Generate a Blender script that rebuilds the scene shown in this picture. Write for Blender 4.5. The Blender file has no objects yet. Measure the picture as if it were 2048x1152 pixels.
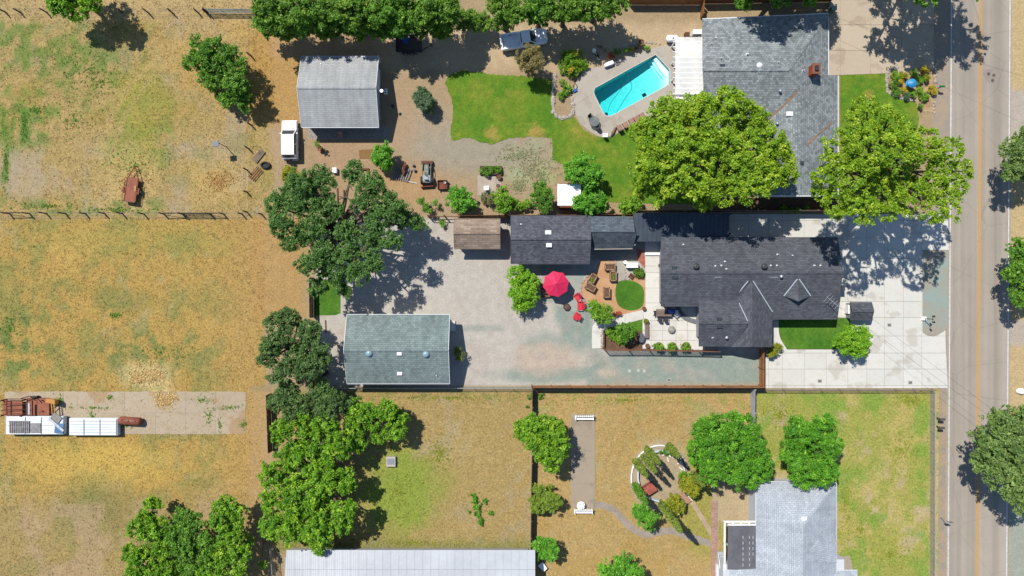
import bpy, math, random
import numpy as np
from mathutils import Vector
R = math.radians
SC = bpy.context.scene
COL = SC.collection
S, H = 16.0, 85.0                      # photo pixels per metre on the ground, drone height

# ---------------------------------------------------------------- camera, sky, sun, exposure
cam_d = bpy.data.cameras.new('camera'); cam = bpy.data.objects.new('camera', cam_d); COL.objects.link(cam)
cam.location = (0, 0, H); cam.rotation_euler = (0, 0, 0)
cam_d.sensor_width = 36.0; cam_d.lens = 36.0 * H / 128.0; cam_d.clip_start = 0.5; cam_d.clip_end = 3000
SC.camera = cam
SUN_EL = R(56); SX, SY = 0.66, -0.75
world = bpy.data.worlds.new('World'); SC.world = world; world.use_nodes = True
wn = world.node_tree; wn.nodes.clear()
sky = wn.nodes.new('ShaderNodeTexSky'); sky.sky_type = 'NISHITA'; sky.sun_disc = False
sky.sun_elevation = SUN_EL; sky.sun_rotation = math.atan2(-SX, -SY); sky.air_density = 1.0; sky.dust_density = 0.2; sky.ozone_density = 3.0
bg = wn.nodes.new('ShaderNodeBackground'); bg.inputs[1].default_value = 0.1
wo = wn.nodes.new('ShaderNodeOutputWorld')
wn.links.new(sky.outputs[0], bg.inputs[0]); wn.links.new(bg.outputs[0], wo.inputs[0])
sun_d = bpy.data.lights.new('sun', 'SUN'); sun = bpy.data.objects.new('sun', sun_d); COL.objects.link(sun)
sun_d.energy = 4.6; sun_d.angle = R(0.53); sun_d.color = (1.0, 0.955, 0.88)
ld = Vector((math.cos(SUN_EL) * SX, math.cos(SUN_EL) * SY, -math.sin(SUN_EL)))
sun.rotation_euler = ld.to_track_quat('-Z', 'Y').to_euler(); sun.location = (-40, 45, 90)
vs = SC.view_settings; vs.view_transform = 'Standard'; vs.look = 'None'; vs.gamma = 1.0; vs.exposure = 0.62; vs.use_curve_mapping = False
SC.render.engine = 'CYCLES'; SC.cycles.use_denoising = True; SC.cycles.max_bounces = 6; SC.cycles.transparent_max_bounces = 16
SC.render.film_transparent = False
KEXP = 1.98                            # photographed linear value of a sunlit surface / its albedo

# ---------------------------------------------------------------- helpers
def lin(c):
    c = c / 255.0
    return c / 12.92 if c <= 0.04045 else ((c + 0.055) / 1.055) ** 2.4
def C(r, g, b):                        # colour of a sunlit surface in the photograph -> albedo
    return tuple(min(0.86, lin(v) / KEXP) for v in (r, g, b))
def P(px, py, z=0.0):
    k = (H - z) / H / S
    return ((px - 1024) * k, (576 - py) * k, z)
def W(px, py): return ((px - 1024) / S, (576 - py) / S)

_tab = np.random.RandomState(7).rand(16, 256, 256)
def vnoise(x, y, seed=0):
    t = _tab[seed % 16]
    xi = np.floor(x).astype(int); yi = np.floor(y).astype(int)
    fx = x - xi; fy = y - yi
    fx = fx * fx * (3 - 2 * fx); fy = fy * fy * (3 - 2 * fy)
    a = t[xi & 255, yi & 255]; b = t[(xi + 1) & 255, yi & 255]
    c = t[xi & 255, (yi + 1) & 255]; d = t[(xi + 1) & 255, (yi + 1) & 255]
    return (a * (1 - fx) + b * fx) * (1 - fy) + (c * (1 - fx) + d * fx) * fy
def fbm(x, y, seed=0, oct=4):
    s = 0; a = 0.5; tot = 0
    for i in range(oct):
        s = s + a * vnoise(x * 2 ** i + 17.3 * i, y * 2 ** i - 9.1 * i, seed + i); tot += a; a *= 0.5
    return s / tot
def sstep(a, b, x):
    t = np.clip((x - a) / (b - a), 0, 1); return t * t * (3 - 2 * t)

# ---- materials
MATS = {}
def newmat(name):
    m = bpy.data.materials.new(name); m.use_nodes = True
    nt = m.node_tree; nt.nodes.clear()
    out = nt.nodes.new('ShaderNodeOutputMaterial'); b = nt.nodes.new('ShaderNodeBsdfPrincipled')
    nt.links.new(b.outputs[0], out.inputs[0])
    return m, nt, b, out
def rgba(c): return (c[0], c[1], c[2], 1.0)
def mixc(nt, fac, a, b, mode='MIX'):
    n = nt.nodes.new('ShaderNodeMix'); n.data_type = 'RGBA'; n.blend_type = mode
    for i, v in ((0, fac), (6, a), (7, b)):
        if hasattr(v, 'is_linked'): nt.links.new(v, n.inputs[i])
        else: n.inputs[i].default_value = v
    return n.outputs[2]
def maprange(nt, v, a, b, c, d):
    n = nt.nodes.new('ShaderNodeMapRange'); nt.links.new(v, n.inputs[0])
    for i, x in enumerate((a, b, c, d)): n.inputs[i + 1].default_value = x
    return n.outputs[0]
def noise(nt, vec, scale, detail=3, rough=0.6):
    n = nt.nodes.new('ShaderNodeTexNoise'); n.inputs['Scale'].default_value = scale
    n.inputs['Detail'].default_value = detail; n.inputs['Roughness'].default_value = rough
    nt.links.new(vec, n.inputs['Vector']); return n.outputs[0]
def posn(nt):
    return nt.nodes.new('ShaderNodeNewGeometry').outputs['Position']
def bump(nt, b, h, dist, strength=1.0):
    n = nt.nodes.new('ShaderNodeBump'); n.inputs['Distance'].default_value = dist; n.inputs['Strength'].default_value = strength
    nt.links.new(h, n.inputs['Height']); nt.links.new(n.outputs[0], b.inputs['Normal'])
def M(name, col, c2=None, coarse=(0.5, 0.35, 0.65), fine=(6.0, 0.15), rough=0.85, bmp=0.0, metal=0.0, rnd=0.0, spec=0.3, coord='pos'):
    """plain surface: two tones blended by a broad noise, a fine grain, optional relief and per-piece tone"""
    if name in MATS: return MATS[name]
    m, nt, b, out = newmat(name)
    v = posn(nt)
    if coord == 'obj':
        v = nt.nodes.new('ShaderNodeTexCoord').outputs['Object']
    f = noise(nt, v, fine[0], 4, 0.65)
    base = rgba(col)
    if c2 is not None:
        k = maprange(nt, noise(nt, v, coarse[0], 4, 0.62), coarse[1], coarse[2], 0, 1)
        base = mixc(nt, k, rgba(col), rgba(c2))
    g = maprange(nt, f, 0.25, 0.75, 1 - fine[1], 1 + fine[1])
    if rnd:
        oi = nt.nodes.new('ShaderNodeObjectInfo')
        r = maprange(nt, oi.outputs['Random'], 0, 1, 1 - rnd, 1 + rnd)
        mm = nt.nodes.new('ShaderNodeMath'); mm.operation = 'MULTIPLY'; nt.links.new(g, mm.inputs[0]); nt.links.new(r, mm.inputs[1]); g = mm.outputs[0]
    cc = nt.nodes.new('ShaderNodeCombineColor')
    for i in range(3): nt.links.new(g, cc.inputs[i])
    nt.links.new(mixc(nt, 1.0, base, cc.outputs[0], 'MULTIPLY'), b.inputs['Base Color'])
    b.inputs['Roughness'].default_value = rough; b.inputs['Metallic'].default_value = metal
    b.inputs['Specular IOR Level'].default_value = spec
    if bmp: bump(nt, b, f, bmp)
    MATS[name] = m; return m
def shingle(name, col, c2, axis='x', row=0.2, wid=0.42, contrast=0.22, moss=None):
    """asphalt shingles: courses parallel to the eaves, each tab with its own tone"""
    if name in MATS: return MATS[name]
    m, nt, b, out = newmat(name)
    p = posn(nt); mp = nt.nodes.new('ShaderNodeMapping'); nt.links.new(p, mp.inputs[0])
    if axis == 'y': mp.inputs['Rotation'].default_value = (0, 0, R(90))
    v = mp.outputs[0]
    br = nt.nodes.new('ShaderNodeTexBrick'); nt.links.new(v, br.inputs['Vector'])
    br.inputs['Color1'].default_value = rgba([x * (1 - contrast) for x in col]); br.inputs['Color2'].default_value = rgba([min(.9, x * (1 + contrast)) for x in c2])
    br.inputs['Mortar'].default_value = rgba([x * 0.5 for x in col]); br.inputs['Scale'].default_value = 1.0
    br.inputs['Mortar Size'].default_value = 0.012; br.inputs['Mortar Smooth'].default_value = 0.3; br.inputs['Bias'].default_value = 0.0
    br.inputs['Brick Width'].default_value = wid; br.inputs['Row Height'].default_value = row
    k = maprange(nt, noise(nt, p, 0.35, 5, 0.6), 0.3, 0.7, 0.86, 1.12)
    f = maprange(nt, noise(nt, p, 9, 3, 0.7), 0.25, 0.75, 0.86, 1.14)
    ms = nt.nodes.new('ShaderNodeMapping'); nt.links.new(v, ms.inputs[0]); ms.inputs['Scale'].default_value = (1.6, .13, 1)
    st = maprange(nt, noise(nt, ms.outputs[0], 1.0, 4, .6), .3, .7, .86, 1.12)          # rain streaks down the slope
    m1 = nt.nodes.new('ShaderNodeMath'); m1.operation = 'MULTIPLY'; nt.links.new(k, m1.inputs[0]); nt.links.new(st, m1.inputs[1]); k = m1.outputs[0]
    mm = nt.nodes.new('ShaderNodeMath'); mm.operation = 'MULTIPLY'; nt.links.new(k, mm.inputs[0]); nt.links.new(f, mm.inputs[1])
    cc = nt.nodes.new('ShaderNodeCombineColor')
    for i in range(3): nt.links.new(mm.outputs[0], cc.inputs[i])
    c = mixc(nt, 1.0, br.outputs['Color'], cc.outputs[0], 'MULTIPLY')
    if moss:
        c = mixc(nt, maprange(nt, noise(nt, p, 0.8, 5, 0.7), 0.55, 0.75, 0, 0.5), c, rgba(moss))
    nt.links.new(c, b.inputs['Base Color']); b.inputs['Roughness'].default_value = 0.9; b.inputs['Specular IOR Level'].default_value = 0.25
    bump(nt, b, br.outputs['Fac'], -0.008)
    MATS[name] = m; return m
def leafmat(name, c1, c2, c3=None, trans=0.35):
    if name in MATS: return MATS[name]
    m, nt, b, out = newmat(name)
    at = nt.nodes.new('ShaderNodeAttribute'); at.attribute_name = 'rnd'
    rp = nt.nodes.new('ShaderNodeValToRGB'); nt.links.new(at.outputs['Fac'], rp.inputs[0])
    e = rp.color_ramp.elements; e[0].position = 0.1; e[0].color = rgba(c1); e[1].position = 0.75; e[1].color = rgba(c2)
    if c3: n = e.new(0.97); n.color = rgba(c3)
    nt.links.new(rp.outputs[0], b.inputs['Base Color']); b.inputs['Roughness'].default_value = 0.55; b.inputs['Specular IOR Level'].default_value = 0.35
    tr = nt.nodes.new('ShaderNodeBsdfTranslucent')
    nt.links.new(mixc(nt, 1.0, rp.outputs[0], (1.25, 1.35, 0.6, 1), 'MULTIPLY'), tr.inputs[0])
    mx = nt.nodes.new('ShaderNodeMixShader'); mx.inputs[0].default_value = trans
    nt.links.new(b.outputs[0], mx.inputs[1]); nt.links.new(tr.outputs[0], mx.inputs[2]); nt.links.new(mx.outputs[0], out.inputs[0])
    MATS[name] = m; return m

# ---- scene graph
def tag(o, label=None, cat=None, group=None, kind=None):
    if label: o['label'] = label
    if cat: o['category'] = cat
    if group: o['group'] = group
    if kind: o['kind'] = kind
    return o
def thing(name, label, cat, loc=(0, 0, 0), rz=0.0, group=None):
    o = bpy.data.objects.new(name, None); COL.objects.link(o); o.empty_display_size = 0.3
    o.location = loc; o.rotation_euler = (0, 0, rz)
    return tag(o, label, cat, group)
def obj_of(me, name, parent=None, loc=(0, 0, 0), rz=0.0):
    o = bpy.data.objects.new(name, me); COL.objects.link(o); o.parent = parent; o.location = loc; o.rotation_euler = (0, 0, rz)
    return o
def world_of(o):
    x = y = z = a = 0.0; chain = []
    while o is not None: chain.append(o); o = o.parent
    for q in reversed(chain):
        l = q.location; c, s = math.cos(a), math.sin(a)
        x, y, z = x + c * l[0] - s * l[1], y + s * l[0] + c * l[1], z + l[2]; a += q.rotation_euler[2]
    return x, y, z, a

class MB:
    def __init__(self): self.v = []; self.f = []
    def add(self, vs, fs):
        n = len(self.v); self.v += [tuple(q) for q in vs]; self.f += [tuple(i + n for i in g) for g in fs]; return self
    def box(self, x, y, z, sx, sy, sz, rz=0.0, ch=0.0, taper=1.0):
        """box standing on z; ch chamfers the upper rim, taper shrinks the top"""
        c, s = math.cos(rz), math.sin(rz); hx, hy = sx / 2, sy / 2
        rings = [(z, 1, 0)]
        if ch: rings += [(z + sz - ch, taper, 0), (z + sz, taper, ch)]
        else: rings += [(z + sz, taper, 0)]
        vs = []
        for zz, t, i in rings:
            for a, b in ((-1, -1), (1, -1), (1, 1), (-1, 1)):
                u, w = a * (hx * t - i), b * (hy * t - i); vs.append((x + c * u - s * w, y + s * u + c * w, zz))
        fs = [(3, 2, 1, 0)]; n = len(rings)
        for k in range(n - 1):
            for i in range(4): j = (i + 1) % 4; fs.append((4 * k + i, 4 * k + j, 4 * k + 4 + j, 4 * k + 4 + i))
        fs.append(tuple(4 * (n - 1) + i for i in range(4)))
        return self.add(vs, fs)
    def prism(self, poly, z0, z1, ch=0.0):
        n = len(poly); a = sum(poly[i][0] * poly[(i + 1) % n][1] - poly[(i + 1) % n][0] * poly[i][1] for i in range(n))
        if a < 0: poly = poly[::-1]
        vs = [(q[0], q[1], z0) for q in poly] + [(q[0], q[1], z1) for q in poly]
        fs = [tuple(range(n - 1, -1, -1)), tuple(range(n, 2 * n))] + [(i, (i + 1) % n, n + (i + 1) % n, n + i) for i in range(n)]
        return self.add(vs, fs)
    def sheet(self, poly, z):
        n = len(poly); a = sum(poly[i][0] * poly[(i + 1) % n][1] - poly[(i + 1) % n][0] * poly[i][1] for i in range(n))
        if a < 0: poly = poly[::-1]
        return self.add([(q[0], q[1], z) for q in poly], [tuple(range(n))])
    def slab(self, poly3, t):
        n = len(poly3)
        nz = sum((poly3[i][0] - poly3[(i + 1) % n][0]) * (poly3[i][1] + poly3[(i + 1) % n][1]) for i in range(n))
        if nz < 0: poly3 = poly3[::-1]
        vs = list(poly3) + [(q[0], q[1], q[2] - t) for q in poly3]
        fs = [tuple(range(n)), tuple(range(2 * n - 1, n - 1, -1))] + [(i, n + i, n + (i + 1) % n, (i + 1) % n) for i in range(n)]
        return self.add(vs, fs)
    def tube(self, pts, rad, n=6, caps=True):
        pts = [Vector(p) for p in pts]
        if not hasattr(rad, '__len__'): rad = [rad] * len(pts)
        vs = []; fs = []
        for i, p in enumerate(pts):
            d = (pts[min(i + 1, len(pts) - 1)] - pts[max(i - 1, 0)]).normalized()
            u = d.cross(Vector((0, 0, 1)) if abs(d.z) < 0.9 else Vector((1, 0, 0))).normalized(); w = d.cross(u)
            for k in range(n):
                a = 2 * math.pi * k / n; q = p + (u * math.cos(a) + w * math.sin(a)) * rad[i]; vs.append(tuple(q))
        for i in range(len(pts) - 1):
            for k in range(n):
                j = (k + 1) % n; fs.append((i * n + k, i * n + j, (i + 1) * n + j, (i + 1) * n + k))
        if caps: fs += [tuple(range(n - 1, -1, -1)), tuple(range((len(pts) - 1) * n, len(pts) * n))]
        return self.add(vs, fs)
    def bar(self, p, q, w, h):
        """square bar from p to q, w wide and h deep"""
        p, q = Vector(p), Vector(q); d = (q - p).normalized()
        u = d.cross(Vector((0, 0, 1)) if abs(d.z) < 0.95 else Vector((1, 0, 0))).normalized() * (w / 2); n = u.cross(d).normalized() * (h / 2)
        vs = [tuple(a + b + c) for a in (p, q) for b, c in ((-u, -n), (u, -n), (u, n), (-u, n))]
        return self.add(vs, [(3, 2, 1, 0), (4, 5, 6, 7)] + [(i, (i + 1) % 4, 4 + (i + 1) % 4, 4 + i) for i in range(4)])
    def lathe(self, prof, x=0, y=0, z=0, n=16, sx=1.0, sy=1.0):
        vs = []; fs = []; m = len(prof)
        for r, h in prof:
            for k in range(n):
                a = 2 * math.pi * k / n; vs.append((x + sx * r * math.cos(a), y + sy * r * math.sin(a), z + h))
        for i in range(m - 1):
            for k in range(n):
                j = (k + 1) % n; fs.append((i * n + k, i * n + j, (i + 1) * n + j, (i + 1) * n + k))
        fs += [tuple(range(n - 1, -1, -1)), tuple(range((m - 1) * n, m * n))]
        return self.add(vs, fs)
    def loft(self, secs):
        """secs: rings with the same number of points"""
        n = len(secs[0]); vs = [p for s in secs for p in s]; fs = []
        for i in range(len(secs) - 1):
            for k in range(n):
                j = (k + 1) % n; fs.append((i * n + k, i * n + j, (i + 1) * n + j, (i + 1) * n + k))
        fs += [tuple(range(n - 1, -1, -1)), tuple(range((len(secs) - 1) * n, len(secs) * n))]
        return self.add(vs, fs)
    def mesh(self, name, mat, smooth=False):
        me = bpy.data.meshes.new(name); me.from_pydata(self.v, [], self.f); me.update()
        if mat is not None: me.materials.append(mat)
        if smooth: me.polygons.foreach_set('use_smooth', [True] * len(me.polygons))
        return me
    def build(self, name, mat, parent=None, local=False, smooth=False):
        if not local and parent is not None:
            x, y, z, a = world_of(parent); c, s = math.cos(-a), math.sin(-a)
            self.v = [(c * (p[0] - x) - s * (p[1] - y), s * (p[0] - x) + c * (p[1] - y), p[2] - z) for p in self.v]
        return obj_of(self.mesh(name, mat, smooth), name, parent)
def structure(mb, name, mat, z=None):
    return tag(mb.build(name, mat), kind='structure')
def wpoly(pts): return [W(*p) for p in pts]
def smooth_poly(pts, n=6, closed=True):
    """Catmull-Rom through pixel points"""
    out = []; m = len(pts)
    for i in range(m if closed else m - 1):
        g = lambda k: pts[k % m] if closed else pts[max(0, min(m - 1, k))]
        p0, p1, p2, p3 = g(i - 1), g(i), g(i + 1), g(i + 2)
        for s in range(n):
            t = s / n; t2 = t * t; t3 = t2 * t
            out.append(tuple(0.5 * (2 * p1[k] + (p2[k] - p0[k]) * t + (2 * p0[k] - 5 * p1[k] + 4 * p2[k] - p3[k]) * t2 + (3 * p1[k] - p0[k] - 3 * p2[k] + p3[k]) * t3) for k in (0, 1)))
    if not closed: out.append(tuple(pts[-1]))
    return out
def rough_poly(pts, amp=2.0, step=5.0, seed=1):
    rng = random.Random(seed); out = []
    for i in range(len(pts)):
        a, b = pts[i], pts[(i + 1) % len(pts)]; d = math.dist(a, b); n = max(1, int(d / step))
        for k in range(n):
            t = k / n; out.append((a[0] + (b[0] - a[0]) * t + rng.uniform(-amp, amp), a[1] + (b[1] - a[1]) * t + rng.uniform(-amp, amp)))
    return out
def clip_rect(poly, x0, y0, x1, y1):
    def cut(ps, ins, inter):
        o = []
        for i in range(len(ps)):
            a, b = ps[i - 1], ps[i]
            if ins(b):
                if not ins(a): o.append(inter(a, b))
                o.append(b)
            elif ins(a): o.append(inter(a, b))
        return o
    def ix(x): return lambda a, b: (x, a[1] + (b[1] - a[1]) * (x - a[0]) / (b[0] - a[0]))
    def iy(y): return lambda a, b: (a[0] + (b[0] - a[0]) * (y - a[1]) / (b[1] - a[1]), y)
    for ins, it in ((lambda p: p[0] >= x0, ix(x0)), (lambda p: p[0] <= x1, ix(x1)), (lambda p: p[1] >= y0, iy(y0)), (lambda p: p[1] <= y1, iy(y1))):
        poly = cut(poly, ins, it)
        if len(poly) < 3: return []
    return poly
def area(p): return abs(sum(p[i][0] * p[(i + 1) % len(p)][1] - p[(i + 1) % len(p)][0] * p[i][1] for i in range(len(p)))) / 2
def slabs(parent, poly, xs, ys, z0, z1, mat, gap=0.35, name='slab'):
    """concrete poured in bays: every bay is a piece of its own, joints left open (pixels)"""
    for i in range(len(xs) - 1):
        for j in range(len(ys) - 1):
            q = clip_rect(poly, xs[i] + gap, ys[j] + gap, xs[i + 1] - gap, ys[j + 1] - gap)
            if len(q) >= 3 and area(q) > 12: MB().prism(wpoly(q), z0, z1).build(name, mat, parent)

# ---- leaves
def leaf_mesh(name, cen, rad, npl, size, mat, rng, up=0.9, zs=0.6, aspect=0.6, sz=None):
    cen = np.asarray(cen, float); rad = np.asarray(rad, float); n = len(cen)
    cnt = np.maximum(4, (npl * (rad / rad.mean()) ** 2 * rng.uniform(0.7, 1.25, n) / (1 if sz is None else np.asarray(sz) ** 2)).astype(int)); idx = np.repeat(np.arange(n), cnt); m = len(idx)
    d = rng.normal(size=(m, 3)); d /= np.linalg.norm(d, axis=1)[:, None]
    u = rng.rand(m) ** 0.6
    el = rng.uniform(.55, 1.35, (n, 2)); off = d * (rad[idx] * u)[:, None] * np.stack([el[idx, 0], el[idx, 1], np.full(m, zs)], 1); p = cen[idx] + off
    nr = d * 0.35 + np.array([0, 0, up * .8]) + rng.normal(size=(m, 3)) * 0.62
    nr /= np.linalg.norm(nr, axis=1)[:, None]
    t = np.cross(nr, rng.normal(size=(m, 3))); t /= np.linalg.norm(t, axis=1)[:, None] + 1e-9
    b = np.cross(nr, t); s = (size * rng.uniform(0.65, 1.35, m) * (1 if sz is None else np.asarray(sz)[idx]))[:, None]
    V = np.stack([p + t * s * .6, p + b * s * .6 * aspect, p - t * s * .6, p - b * s * .6 * aspect], 1).reshape(-1, 3)
    me = bpy.data.meshes.new(name); me.vertices.add(4 * m); me.vertices.foreach_set('co', V.astype(np.float32).ravel())
    me.loops.add(4 * m); me.loops.foreach_set('vertex_index', np.arange(4 * m, dtype=np.int32))
    me.polygons.add(m); me.polygons.foreach_set('loop_start', np.arange(0, 4 * m, 4, dtype=np.int32)); me.polygons.foreach_set('loop_total', np.full(m, 4, np.int32))
    at = me.attributes.new('rnd', 'FLOAT', 'FACE')
    cr = rng.rand(n)
    at.data.foreach_set('value', (0.5 * cr[idx] + 0.5 * rng.rand(m)).astype(np.float32))
    me.update(calc_edges=True); me.materials.append(mat)
    return me
LEAF = {}
def crown_clumps(lobes, rng, dens=1.0, flat=0.75, rcf=0.2, rmin=0.3, rmax=0.5, inner=0.25, low=0.35, gap=.28):
    cen = []; rad = []
    for (x, y, z, r) in lobes:
        rc = min(rmax, max(rmin, r * rcf)); n = max(4, int(dens * 1.15 * (4 * math.pi * r * r * 0.72) / (math.pi * rc * rc)))
        d = rng.normal(size=(n, 3)); d /= np.linalg.norm(d, axis=1)[:, None]
        keep = (d[:, 2] > -low) | (rng.rand(n) < 0.35); d = d[keep]; n = len(d)
        lump = 0.74 + 0.42 * vnoise(d[:, 0] * 2.2 + x, d[:, 1] * 2.2 + y + d[:, 2] * 1.7, int(abs(x * 7 + y * 3)) % 16)
        sh = np.where(rng.rand(n) < inner, rng.uniform(0.25, 0.75, n), rng.uniform(0.82, 1.0, n)) * lump
        q = d * (sh * (r - rc * 0.35))[:, None] * np.array([1, 1, flat]) + np.array([x, y, z])
        rr_ = rc * rng.uniform(0.45, 1.4, n)
        if r > 1.0:                                # boughs: gaps between sprays let the shade inside show
            g = vnoise(q[:, 0] / .9 + 3 * x, q[:, 1] / .9 + 3 * y, 5) * .6 + vnoise(q[:, 0] / .45 + x, q[:, 1] / .45 + q[:, 2], 9) * .4
            kp = (g > gap) | (rng.rand(n) < 0.12); q = q[kp]; rr_ = rr_[kp]
        cen.append(q); rad.append(rr_)
    return np.concatenate(cen), np.concatenate(rad)
TSEED = [100]
def tree(name, label, lobes, h, mat, cat='tree', group=None, dens=1.0, leaf=0.26, flat=0.75, cover=1.55, trunk=None, tr=None, rcf=0.2, inner=0.22, hvar=0.14, up=0.9, rmax=0.48, aspect=0.6, low=0.35, bark='bark', gap=.25, fill=1.5):
    """lobes: (px, py, r) as seen in the photograph; h: height of the crown's top"""
    leaf *= 0.77
    TSEED[0] += 1; rng = np.random.RandomState(TSEED[0]); L = []
    for lb in lobes:
        hh = (lb[3] if len(lb) > 3 else h * (1 - hvar * rng.rand())); r0 = lb[2] / S
        zc = max(r0 * flat * 0.6, hh - r0 * flat); r = r0 * (H - zc) / H; zc = max(r * flat * 0.7, hh - r * flat)
        x, y, _ = P(lb[0], lb[1], zc); L.append((x, y, zc, r))
    w = np.array([l[3] ** 2 for l in L]); cx = float((np.array([l[0] for l in L]) * w).sum() / w.sum()); cy = float((np.array([l[1] for l in L]) * w).sum() / w.sum())
    if trunk: cx, cy = W(*trunk)
    t = thing(name, label, cat, (cx, cy, 0), 0, group)
    cen, rad = crown_clumps([(a - cx, b - cy, z, r) for a, b, z, r in L], rng, dens, flat, rcf, 0.2 if h < 2 else 0.3, rmax, inner, low, gap)
    keep = cen[:, 2] > 0.1; cen, rad = cen[keep], rad[keep]
    sz = np.ones(len(cen))
    big = [l for l in L if l[3] > 1.0]
    if big and fill:                                        # shaded boughs inside the crown, drawn with coarser sprays
        fc = []; fr_ = []
        for (a, b, z, r) in big:
            nf = int(fill * dens * r * r / .25); d = rng.normal(size=(nf, 3)); d /= np.linalg.norm(d, axis=1)[:, None]
            q = d * (r * rng.uniform(.3, .78, nf))[:, None] * np.array([1, 1, flat * .9]) + np.array([a - cx, b - cy, z]); q = q[q[:, 2] > z - .45 * r]; fc.append(q); fr_.append(np.full(len(q), .5))
        fc = np.concatenate(fc); fr_ = np.concatenate(fr_); kk = fc[:, 2] > .3; cen = np.concatenate([cen, fc[kk]]); rad = np.concatenate([rad, fr_[kk]]); sz = np.concatenate([sz, np.full(kk.sum(), 2.0)])
    npl = cover * math.pi * float((rad ** 2).mean()) / (0.72 * aspect * leaf * leaf * 1.05)
    obj_of(leaf_mesh('crown', cen, rad, npl, leaf, mat, rng, up, aspect=aspect, sz=sz), 'crown', t)
    tr = tr or max(0.03, 0.035 * h); mb = MB()
    zt = min(l[2] for l in L); top = Vector((0, 0, zt * 0.55))
    mb.tube([(0, 0, -0.1), (tr * .2, 0, zt * 0.25), tuple(top)], [tr * 1.35, tr, tr * 0.85], 8)
    for (a, b, z, r) in L:
        e = Vector((a - cx, b - cy, z + r * flat * 0.35)); mid = top.lerp(e, 0.5) + Vector((rng.uniform(-.2, .2) * r, rng.uniform(-.2, .2) * r, 0.1 * r))
        mb.tube([tuple(top), tuple(mid), tuple(e)], [tr * 0.7, tr * 0.42, tr * 0.12], 6)
        for k in range(3 if r > 1.2 else 0):
            an = rng.uniform(0, 6.28); f = mid.lerp(e, rng.uniform(0.1, 0.7)); g = f + Vector((math.cos(an) * r * .75, math.sin(an) * r * .75, r * .25))
            mb.tube([tuple(f), tuple(f.lerp(g, .5) + Vector((0, 0, .1 * r))), tuple(g)], [tr * .3, tr * .18, tr * .06], 5)
    mb.build('trunk', MATS[bark], t, local=True)
    return t
def column(name, label, base, tip, r, mat, group=None, leaf=0.12, hgt=None):
    """columnar conifer: base and tip pixels give the height through the drone's perspective"""
    TSEED[0] += 1; rng = np.random.RandomState(TSEED[0]); d0 = math.dist(base, (1024, 576)); d1 = math.dist(tip, (1024, 576))
    h = hgt or H * (1 - d0 / d1); x, y = W(*base)
    t = thing(name, label, 'tree', (x, y, 0), 0, group); r = r / S
    n = int(2 * math.pi * r * h / 0.10); z = rng.uniform(0.15, h, n); pr = r * np.minimum(1, (h - z) / (0.42 * h)) ** 0.7 * np.minimum(1, 0.55 + z / (0.3 * h))
    a = rng.uniform(0, 6.283, n); cen = np.stack([np.cos(a) * pr * 0.8, np.sin(a) * pr * 0.8, z], 1)
    obj_of(leaf_mesh('crown', cen, np.full(n, 0.2) * rng.uniform(.7, 1.2, n), 24, leaf, mat, rng, 0.6, 1.3), 'crown', t)
    MB().tube([(0, 0, -.1), (0, 0, h * .9)], [.12, .03], 6).build('trunk', MATS['bark'], t, local=True)
    return t
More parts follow.
